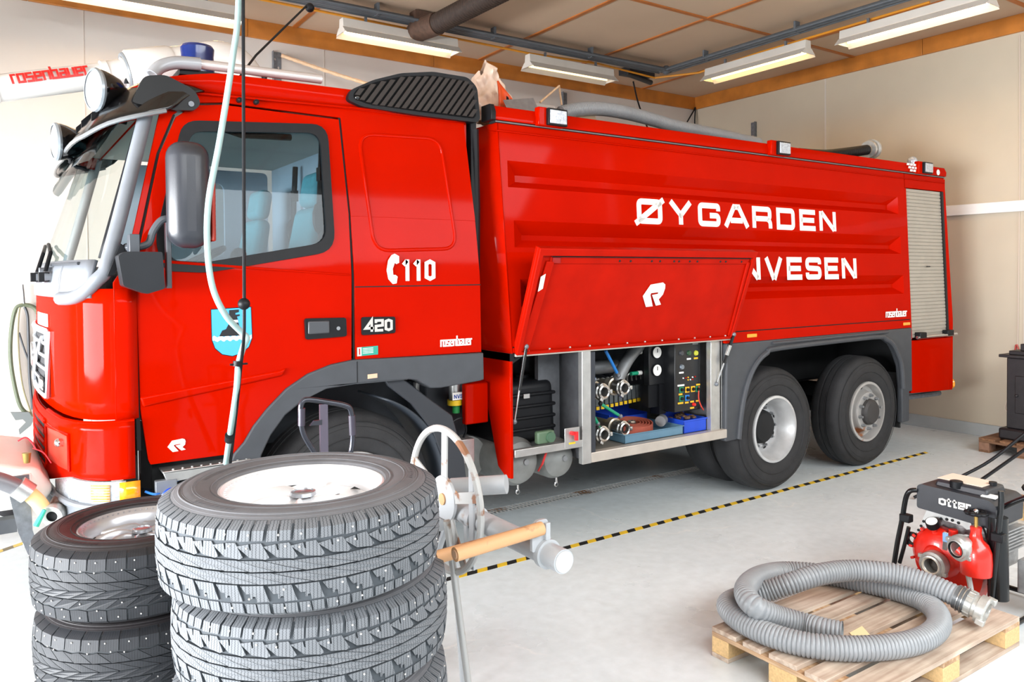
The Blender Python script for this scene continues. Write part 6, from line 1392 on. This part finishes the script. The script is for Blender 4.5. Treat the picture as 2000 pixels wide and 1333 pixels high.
# gauge
g = pp_(1821, 1023, .0); m = MB(); ax = Vector((-.5, .0, .85)).normalized(); m.cyl(Vector(g)-ax*.02, Vector(g)+ax*.016, .035, n=28); ga = m.build('pressure_gauge', BLK, pm)
m = MB(); m.cyl(Vector(g)+ax*.0162, Vector(g)+ax*.018, .030, n=28); m.build('gauge_face', WHL, ga)
m = MB(); m.cyl(Vector(g)-ax*.02, (g.x+.03, g.y, c.z+.12), .012); m.cyl((g.x+.04, g.y, c.z+.10), (g.x+.04, g.y, g.z-.05), .024); m.build('gauge_socket', PR, ga)
m = MB(); q = pp_(1862, 1040, .03); m.cyl((q.x, q.y, c.z+.08), (q.x, q.y, q.z+.015), .024); m.build('priming_boss', PR, pm, bevel=.003)
m = MB(); a, b = pp_(1848, 1040, -.03), pp_(1845, 1075, -.03); m.box(tuple((a+b)/2), (.006, .026, (a-b).length), Matrix.Rotation(radians(4), 3, 'X')); lv = m.build('tap_lever', STL, pm, bevel=.002)
m = MB(); m.box(tuple(a.lerp(b, .3)-Vector((.002, 0, 0))), (.010, .030, .05)); m.build('blue_sleeve', mat('sleeve_blue', (120, 160, 200), .4), lv, bevel=.003)
m = MB(); m.tube(smooth_path([pp_(1885, 1098, -.09), pp_(1890, 1120, -.09), pp_(1896, 1150, -.07), pp_(1899, 1185, -.05)], 6), .014, 8); m.build('drain_strap', mat('strap_grey', (190, 190, 188), .5), pm)
m = MB(); m.tube(smooth_path([pp_(1912, 1020, .05), pp_(1922, 1035, .05), pp_(1930, 1060, .05), pp_(1938, 1075, .05)], 5), .005, 6); m.tube(smooth_path([pp_(1925, 1140, .1), pp_(1935, 1100, .1), pp_(1945, 1060, .1)], 5), .016, 8); m.build('hoses', BLK, pm)
m = MB(); m.tube([pp_(1905, 1125, .08), pp_(1935, 1126, .08)], .010, 8); m.build('yellow_cable', YEL, pm)
m = MB(); m.cyl(pp_(1948, 1010, .06), pp_(1950, 1170, .06), .05, n=24); m.build('silencer', FB, pm)
m = MB(); m.b2((XP+.20, yr-.20, .12), (XP+.42, yr-.03, .30)); m.build('battery_case', EA, pm, bevel=.01)
# tubular frame
def fr_(P, r=.014): m = MB(); m.tube(smooth_path(P, 5), r, 12); m.build('frame_tube', FB, pm)
fr_([pp_(1790, 958, .02), pp_(1777, 960, -.0), pp_(1769, 975, -.0), pp_(1762, 1015, .0), pp_(1752, 1065, .0), pp_(1743, 1125, .0)])
fr_([pp_(1775, 1030, .02), pp_(1768, 1060, .02), pp_(1757, 1100, .02)], .011)
fr_([pp_(1955, 960, .0), pp_(1955, 990, .0), pp_(1950, 1040, .0), pp_(1943, 1110, .0), pp_(1936, 1180, .0)])
fr_([pp_(1950, 995, .05), pp_(1990, 978, .05), pp_(2030, 965, .05)])
fl_y0, fl_y1 = yr-.10, yl+.05
fr_([(XP, fl_y1, .02), (XP+.5, fl_y1, .02)]); fr_([(XP, fl_y0, .02), (XP+.5, fl_y0, .02)]); fr_([(XP+.02, fl_y0, .03), (XP+.02, fl_y1, .03)]); fr_([(XP+.48, fl_y0, .03), (XP+.48, fl_y1, .03)])
fr_([(XP+.50, fl_y1, .02), (XP+.5, fl_y1, .50), (XP+.40, fl_y1-.06, .56)]); fr_([(XP+.50, fl_y0, .02), (XP+.5, fl_y0, .50), (XP+.40, fl_y0+.06, .56)])
for q in (pp_(1770, 1012), pp_(1950, 1050)):
    m = MB(); m.box(tuple(q), (.05, .06, .045)); m.build('frame_clamp', BLK, pm, bevel=.006)
q = pp_(1780, 1055, .03); m = MB(); m.lathe([(.02, 0), (.042, .0), (.045, .01), (.042, .02), (.02, .02)], q, (1, 0, 0), 24, True); m.build('rubber_mount', BLK, pm)
from mathutils import noise as mnoise
# ================================================================== things in the open compartment
o = empty('hose_tray', (4.10, 4.40, .60), 'blue grey plastic tray on the floor of the open compartment', 'tray'); TRY = mat('tray_blue', (92, 128, 150), .55, 0, .08, 8)
m = MB(); x0, x1, y0, y1 = 3.86, 4.47, 4.235, 4.60
m.b2((x0, y0, .601), (x1, y1, .607)); m.b2((x0, y0, .601), (x1, y0+.006, .665)); m.b2((x0, y1-.006, .601), (x1, y1, .665)); m.b2((x0, y0, .601), (x0+.006, y1, .665)); m.b2((x1-.006, y0, .601), (x1, y1, .665)); m.build('tray_body', TRY, o, bevel=.002)
m = MB()
for (a, b) in (((x0-.008, y0-.008), (x1+.008, y0+.004)), ((x0-.008, y1-.004), (x1+.008, y1+.008)), ((x0-.008, y0), (x0+.004, y1)), ((x1-.004, y0), (x1+.008, y1))): m.b2((*a, .662), (*b, .669))
m.build('tray_rim', TRY, o, bevel=.002)
o = empty('rolled_hose', (4.07, 4.37, .61), 'rolled brown red fire hose lying in the blue grey tray', 'fire hose'); HB = mat('hose_red_brown', (158, 76, 58), .7, 0, .12, 20, .1, 200)
Pm = []; n = 260
c0 = Vector((4.10, 4.42, 0)); m = MB(); V = []
for i in range(n+1):
    a = 2*pi*5.2*i/n; r = .045+.112*i/n
    for dr_, z in ((-.0045, .615), (.0045, .615), (.0045, .695), (-.0045, .695)):
        z2 = z+.03*(1-i/n)*0+.04*max(0, cos(a))*0; V.append((c0.x+(r+dr_)*cos(a)*1.15, c0.y+(r+dr_)*sin(a)*.95, z2+.10*(c0.y+(r)*sin(a)-4.26)))
F = []
for i in range(n):
    for j in range(4): F.append((i*4+j, i*4+(j+1) % 4, (i+1)*4+(j+1) % 4, (i+1)*4+j))
m.add(V, F); m.build('flat_hose', HB, o)
m = MB(); m.lathe([(.02, 0), (.032, .0), (.034, .02), (.028, .03)], (4.10, 4.42, .69), (0, 0, 1), 20); m.build('inner_coupling', CH, o)
m = MB(); m.cyl((4.33, 4.34, .70), (4.385, 4.37, .705), .042, n=22); m.build('outer_coupling', ALUD, o)
o = empty('storage_bin', (4.66, 4.34, .60), 'blue plastic bin with oily scraps at the right end of the compartment', 'bin'); BB_ = mat('bin_blue', (30, 74, 196), .45, 0, .08, 8)
m = MB(); x0, x1, y0, y1 = 4.48, 4.735, 4.235, 4.48; h = .705
m.b2((x0, y0, .601), (x1, y1, .607)); m.b2((x0, y0, .601), (x1, y0+.006, h)); m.b2((x0, y1-.006, .601), (x1, y1, h+.03)); m.b2((x0, y0, .601), (x0+.006, y1, h)); m.b2((x1-.006, y0, .601), (x1, y1, h)); m.build('bin_body', BB_, o, bevel=.002)
m = MB(); m.b2((x0-.006, y0-.008, h-.012), (x1+.006, y0+.002, h)); m.build('bin_rim', BB_, o, bevel=.002)
m = MB(); random.seed(3)
for i in range(26): m.sphere((random.uniform(x0+.03, x1-.03), random.uniform(y0+.03, y1-.03), random.uniform(.68, .72)), random.uniform(.010, .024), 7, (1, 1, .6))
tag(m.build('oily_scraps', mat('scrap_brown', (104, 78, 60), .7, .2, .4, 60), o), kind='stuff')
o = empty('storage_bin', (4.2, 4.62, .60), 'long blue plastic bin lying behind the rolled hose', 'bin')
m = MB(); m.b2((4.06, 4.63, .601), (4.47, 4.636, .71)); m.b2((4.06, 4.63, .601), (4.47, 4.86, .607)); m.b2((4.06, 4.85, .601), (4.47, 4.86, .78)); m.b2((4.06, 4.63, .601), (4.066, 4.86, .735)); m.b2((4.464, 4.63, .601), (4.47, 4.86, .72)); m.build('bin_body', BB_, o, bevel=.002)

# ================================================================== load on the truck roof
SP = mat('plastic_bag', (232, 206, 186), .35, 0, .10, 9, .5, 14); m = MB()
c = at(958, 238, Y=4.95); random.seed(11)
def bag(i, j):
    a = 2*pi*i; t = j; prof = [.20, .27, .27, .23, .18, .15, .19, .17][min(7, int(t*7.999))]; k = t*7; i0 = min(6, int(k)); P_ = [.18, .26, .26, .23, .17, .12, .14, .05]; prof = P_[i0]+(P_[i0+1]-P_[i0])*(k-i0)
    wv = 1+.14*sin(2*a+5*t)+.05*sin(7*a-9*t)+.05*sin(11*a+17*t)+.30*mnoise.noise(Vector((3*cos(a), 3*sin(a), 5*t))); return Vector((c.x+prof*wv*cos(a)*.6-.06*t, c.y+prof*wv*sin(a)*.8, c.z+.40*t+(.02*sin(3*a)+.05*cos(a))*t))
m.grid(bag, 60, 30, True); pb = m.build('plastic_bag', SP, angle=60); pb.location = (0, 0, 0); tag(pb, 'tall crumpled cream plastic bag standing on the roof behind the cab', 'bag')
m = MB(); q0 = at(972, 205, Y=4.62); m.grid(lambda i, j: Vector((q0.x+.30*i, 4.62-.02*sin(9*i+3*j)+.1*i, q0.z-.10+(.27-.20*i)*j+.02*sin(7*i))), 16, 8); ob = empty('orange_bag', (3.3, 4.98, 2.84), 'orange bag with dark print lying on the roof at the front of the tank body', 'bag')
m.build('bag_sheet', mat('bag_orange', (236, 84, 24), .5, 0, .12, 12, .3, 20), ob, solid=.012)
m = MB(); text(m, 'NOR', (q0.x+.06, 4.598, q0.z+.02), (1, .2, -.32), (0, 0, 1), .045, .18, .3, .15, (0, -.004, 0)); m.build('bag_print', BLK, ob, smooth=False)
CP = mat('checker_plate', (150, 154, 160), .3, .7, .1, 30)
def checker(x0, x1, y, z, L_, tilt, label, mt=CP):
    z += .075
    R = Matrix.Rotation(tilt, 3, 'Y'); c = Vector(((x0+x1)/2, y, z)); m = MB(); m.box(tuple(c), (x1-x0, .16, .006), R @ Matrix.Rotation(radians(65), 3, 'X'))
    RR = R @ Matrix.Rotation(radians(65), 3, 'X')
    for i in range(int((x1-x0)/.03)):
        for j in range(4):
            q = c+RR @ Vector((-(x1-x0)/2+.02+i*.03, -.06+j*.04, -.004)); m.box(tuple(q), (.022, .005, .004), RR @ Matrix.Rotation(radians(40 if (i+j) % 2 else -40), 3, 'Z'))
    return tag(m.build('checker_plate', mt), label, 'metal plate', 'checker plates on the roof')
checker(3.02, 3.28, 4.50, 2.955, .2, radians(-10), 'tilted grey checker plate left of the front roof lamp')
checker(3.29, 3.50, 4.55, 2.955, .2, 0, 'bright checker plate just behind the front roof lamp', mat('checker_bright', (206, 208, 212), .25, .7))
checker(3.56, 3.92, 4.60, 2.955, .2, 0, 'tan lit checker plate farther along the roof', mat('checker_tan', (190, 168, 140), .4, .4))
m = MB(); m.tube([at(1055, 200, Y=4.9), at(1092, 168, Y=5.0), at(1097, 205, Y=5.0)], .009, 6); tag(m.build('rope', mat('cream_rope', (222, 186, 150), .8)), 'thin tan rope pulled to a peak above the roof checker plates', 'rope')
def roofhose(P, r, mt, name, label, ribs=.016):
    Q = smooth_path(P, 10); _, L_ = even(Q, 5); n = int(L_/ribs)*4; Q, _ = even(Q, n); m = MB(); m.tube(Q, r, 16, rad=[r-(0, .001, .004, .001)[i % 4] for i in range(len(Q))]); return tag(m.build(name, mt, angle=80), label, 'hose')
roofhose([at(1095, 222, Y=4.6), at(1130, 214, Y=4.6), at(1175, 213, Y=4.62), at(1225, 221, Y=4.65), at(1275, 234, Y=4.68), at(1320, 247, Y=4.70), at(1400, 263, Y=4.70), at(1480, 280, Y=4.70)], .055, HG, 'roof_hose', 'grey ribbed hose arching along the roof behind the front lamp')
roofhose([at(1560, 300, Y=4.5), at(1610, 303, Y=4.5), at(1650, 299, Y=4.5), at(1692, 293, Y=4.52)], .052, BLK, 'roof_hose', 'black hose with a bright coupling at the rear of the roof', .02)
m = MB(); m.lathe([(.045, 0), (.085, .0), (.09, .02), (.07, .03), (.065, .06), (.10, .065), (.10, .09), (.06, .09)], at(1695, 292, Y=4.52), (1, .05, .12), 30); tag(m.build('hose_coupling', mat('cast_alu', (188, 188, 184), .35, .6)), 'round metal coupling at the end of the black roof hose', 'coupling')

# ================================================================== stove on its pallet, far right
pallet(8.42, 3.02, .80, .86, 'old brown pallet under the black stove at the right edge', (wood_mat('old_board', (150, 108, 74), (110, 76, 52), 0), wood_mat('old_cross', (150, 112, 80), (106, 74, 52), 1), mat('old_block', (130, 96, 76), .8, 0, .15, 30)))
IR = mat('cast_iron', (38, 34, 36), .5, .3, .15, 20, .1, 120)
o = empty('stove', (8.74, 3.42, .144), 'black cast iron stove standing on a brown pallet by the right wall', 'stove')
m = MB(); m.b2((8.52, 3.14, .145), (8.98, 3.74, .26)); m.build('plinth', IR, o, bevel=.02)
m = MB(); m.b2((8.56, 3.18, .26), (8.94, 3.68, .98)); bd_ = m.build('body', IR, o, bevel=.01)
m = MB(); m.b2((8.52, 3.13, .98), (8.98, 3.74, 1.01)); m.b2((8.56, 3.18, 1.01), (8.94, 3.66, 1.05)); m.b2((8.62, 3.24, 1.05), (8.88, 3.58, 1.12)); m.build('top_plate', IR, o, bevel=.006)
m = MB(); m.b2((8.553, 3.25, .42), (8.565, 3.60, .80)); d_ = m.build('stove_door', IR, o, bevel=.006)
m = MB(); m.sphere((8.54, 3.58, .6), .016, 10); m.build('knob', IR, d_)
m = MB(); m.cyl((8.7, 3.69, .58), (8.7, 3.71, .58), .02); m.build('side_knob', IR, o)
# tangle of black cables and boards at the right edge behind the pump
o = empty('timber_frame', (6.4, 2.3, 0), 'low wooden board behind the pump at the right edge', 'board'); m = MB(); m.b2((6.3, 1.9, .12), (6.5, 2.75, .15)); m.build('board', WY_, o, bevel=.002); m = MB(); m.b2((6.33, 2.6, 0), (6.45, 2.72, .12)); m.build('block', CB, o); m = MB(); m.b2((6.33, 1.95, 0), (6.45, 2.07, .12)); m.build('block', CB, o)
for i, (P, lb) in enumerate((([(6.2, 3.35, .02), (6.6, 3.0, .30), (6.9, 2.75, .62), (7.0, 2.5, .80)], 'upper black cable running up to the right edge behind the pump'), ([(5.9, 3.05, .02), (6.4, 2.9, .25), (6.8, 2.72, .50), (7.0, 2.5, .74)], 'lower black cable running up to the right edge behind the pump'), ([(6.35, 2.6, .17), (6.6, 2.62, .3), (6.75, 2.6, .55), (7.0, 2.45, .8)], 'steep black cable rising from the low board behind the pump'))):
    m = MB(); m.tube(smooth_path(P, 8), .013, 8); tag(m.build('cable', BLK), lb, 'cable')
m = MB(); Pq = []
for i in range(90): a = i*.28; Pq.append((6.4+(.10+.0004*i)*cos(a)*1.2, 2.42+(.16+.0006*i)*sin(a), .165+.0011*i+.01*sin(a*2.3)))
m.tube(Pq, .011, 7); tag(m.build('cable_coil', BLK), 'coil of black cable on the low board at the right edge', 'cable')

# ================================================================== trailer machine in front of the truck
o = empty('hose_trailer', (-.25, 5.0, 0), 'white trailer machine with yellow hose fittings in front of the truck', 'trailer'); TWH = mat('trailer_white', (244, 240, 232), .35, 0, .03, 5)
m = MB(); m.plate([[(-1.2, .70), (.20, .70), (.26, .78), (.19, .90), (-.1, .97), (-1.2, .98)]], (0, 4.55, 0), U, V3, (0, .9, 0)); tb_ = m.build('machine_body', TWH, o, bevel=.03, seg=3)
m = MB(); m.b2((-.4, 4.7, .95), (.02, 5.2, 1.08)); m.build('yellow_cover', mat('cover_yellow', (250, 226, 150), .4), tb_, bevel=.04)
m = MB(); m.b2((-.35, 4.56, 1.0), (-.1, 4.62, 1.10)); m.build('red_lamp', mat('lamp_red', (210, 30, 30), .3), tb_, bevel=.01)
m = MB(); m.b2((.12, 4.52, .52), (.16, 4.80, .88)); m.build('side_plate', TWH, o, bevel=.004)
m = MB(); m.plate([[(.05, .88), (.15, .88), (.16, .60), (.19, .48), (.14, .48), (.10, .60)]], (0, 4.50, 0), U, V3, (0, .02, 0)); m.build('end_bracket', GALV, o)
m = MB(); m.b2((-1.2, 4.7, .55), (.1, 4.78, .62)); m.b2((-1.2, 5.2, .55), (.1, 5.28, .62)); m.build('trailer_frame', DGR, o)
m = MB(); m.b2((-.12, 5.2, .40), (-.04, 7.3, .47)); m.build('trailer_frame', DGR, o)
for y, dx in ((7.15, .10), (6.6, -.3)):
    c = (dx, y, .10); m = MB(); m.lathe([(.03, 0), (.08, 0), (.10, .01), (.10, .035), (.08, .045), (.03, .045)], c, (0, 1, 0), 28, True); w_ = m.build('castor_wheel', RUB, o)
    m = MB(); m.b2((dx-.02, y-.02, .10), (dx+.02, y, .42)); m.b2((min(dx, -.04)-.02, y-.02, .40), (max(dx, -.04)+.02, y+.06, .42)); m.build('castor_fork', GALV, w_)
yy = 4.45
def tp(px, py, Y=4.45): return at(px, py, Y=Y)
m = MB(); m.tube(smooth_path([tp(-60, 925), tp(0, 940), tp(38, 955)], 5), .040, 16); m.build('grey_pipe', mat('pipe_grey', (112, 112, 116), .4, .2), o)
m = MB(); a, b = tp(33, 950), tp(56, 965); m.cyl(a, b, .052, n=24); m.build('pipe_coupling', ALU, o)
m = MB(); m.tube(smooth_path([tp(50, 960), tp(72, 978), tp(88, 1000)], 5), .036, 16); m.build('tan_pipe', mat('pipe_tan', (240, 205, 140), .5, 0, .05, 9), o)
q = tp(103, 1008, 4.40); ax = Vector((-.45, -.85, -.12)).normalized(); m = MB(); m.lathe([(.026, -.01), (.050, -.012), (.056, .0), (.054, .03), (.04, .05), (.036, .12)], q, -ax, 32); cp = m.build('valve_coupling', CA, o)
m = MB(); m.cyl(q-ax*.004, q-ax*.01, .032); m.build('coupling_bore', DARK, cp)
m = MB(); m.box(tuple(tp(118, 985, 4.5)), (.09, .07, .06), Matrix.Rotation(.5, 3, 'Y')); m.build('valve_body', mat('valve_brown', (110, 84, 76), .5, .3), o, bevel=.015)
m = MB(); a, b = tp(87, 996, 4.38), tp(70, 1028, 4.38); m.tube([a, b], .0, 8, rad=[.010, .014]); m.build('green_lever', mat('lever_mint', (60, 190, 160), .4), o)
m = MB(); m.tube(smooth_path([tp(35, 862, 4.5), tp(50, 855, 4.5), tp(62, 865, 4.5), tp(70, 878, 4.5)], 5), .004, 6); m.tube(smooth_path([tp(64, 876, 4.5), tp(85, 885, 4.5), tp(100, 905, 4.5)], 5), .003, 6); m.build('red_cord', mat('cord_red', (220, 50, 60), .5), o)
m = MB(); q = tp(52, 885, 4.5); m.cyl(q, q-Vector((0, 0, .05)), .02, .014); m.build('brass_knob', mat('knob_brass', (150, 128, 70), .4, .6), o)
# hoses hanging on the far wall
o = empty('wall_hoses', (.28, 8.38, 1.4), 'bundle of thin dark hoses hanging from a hook on the far wall', 'hose bundle')
yw = 8.42
def hwp(px, py): return at(px, py, Y=yw)
m = MB(); m.tube([hwp(43, 556), hwp(45, 575), hwp(47, 600)], .012, 8); m.build('hook', ALUD, o)
HC = mat('hose_olive', (96, 104, 84), .5, 0, .1, 30)
m = MB(); m.tube(smooth_path([hwp(46, 596), hwp(32, 602), hwp(24, 630), hwp(20, 680), hwp(24, 730), hwp(38, 790), hwp(55, 810)], 8), .018, 10); m.build('hose_loop', HC, o)
m = MB(); m.tube(smooth_path([hwp(46, 596), hwp(38, 600), hwp(34, 640), hwp(36, 700), hwp(44, 760), hwp(62, 815)], 8), .013, 8); m.build('hose_loop', mat('hose_sand', (190, 184, 150), .5), o)
m = MB(); m.tube(smooth_path([hwp(48, 600), hwp(54, 620), hwp(56, 680), hwp(58, 740), hwp(64, 800)], 8), .012, 8); m.build('hose_loop', DGR, o)
m = MB(); m.tube(smooth_path([hwp(46, 596), hwp(60, 598), hwp(72, 608), hwp(85, 640), hwp(84, 720), hwp(72, 800)], 8), .020, 10); m.build('hose_loop', HC, o)
m = MB(); m.tube(smooth_path([hwp(37, 650), hwp(50, 690), hwp(66, 730), hwp(76, 760)], 8), .008, 8); m.build('hose_loop', DGR, o)
m = MB(); c1 = [hwp(20, 804), hwp(56, 804), hwp(66, 818), hwp(60, 830), hwp(38, 848), hwp(36, 838), hwp(50, 824), hwp(44, 818), hwp(30, 820)]
m.plate([[(p.x, p.z) for p in c1]], (0, yw-.05, 0), U, V3, (0, .02, 0)); m.build('metal_catch', mat('catch_grey', (130, 136, 136), .4, .3), o)
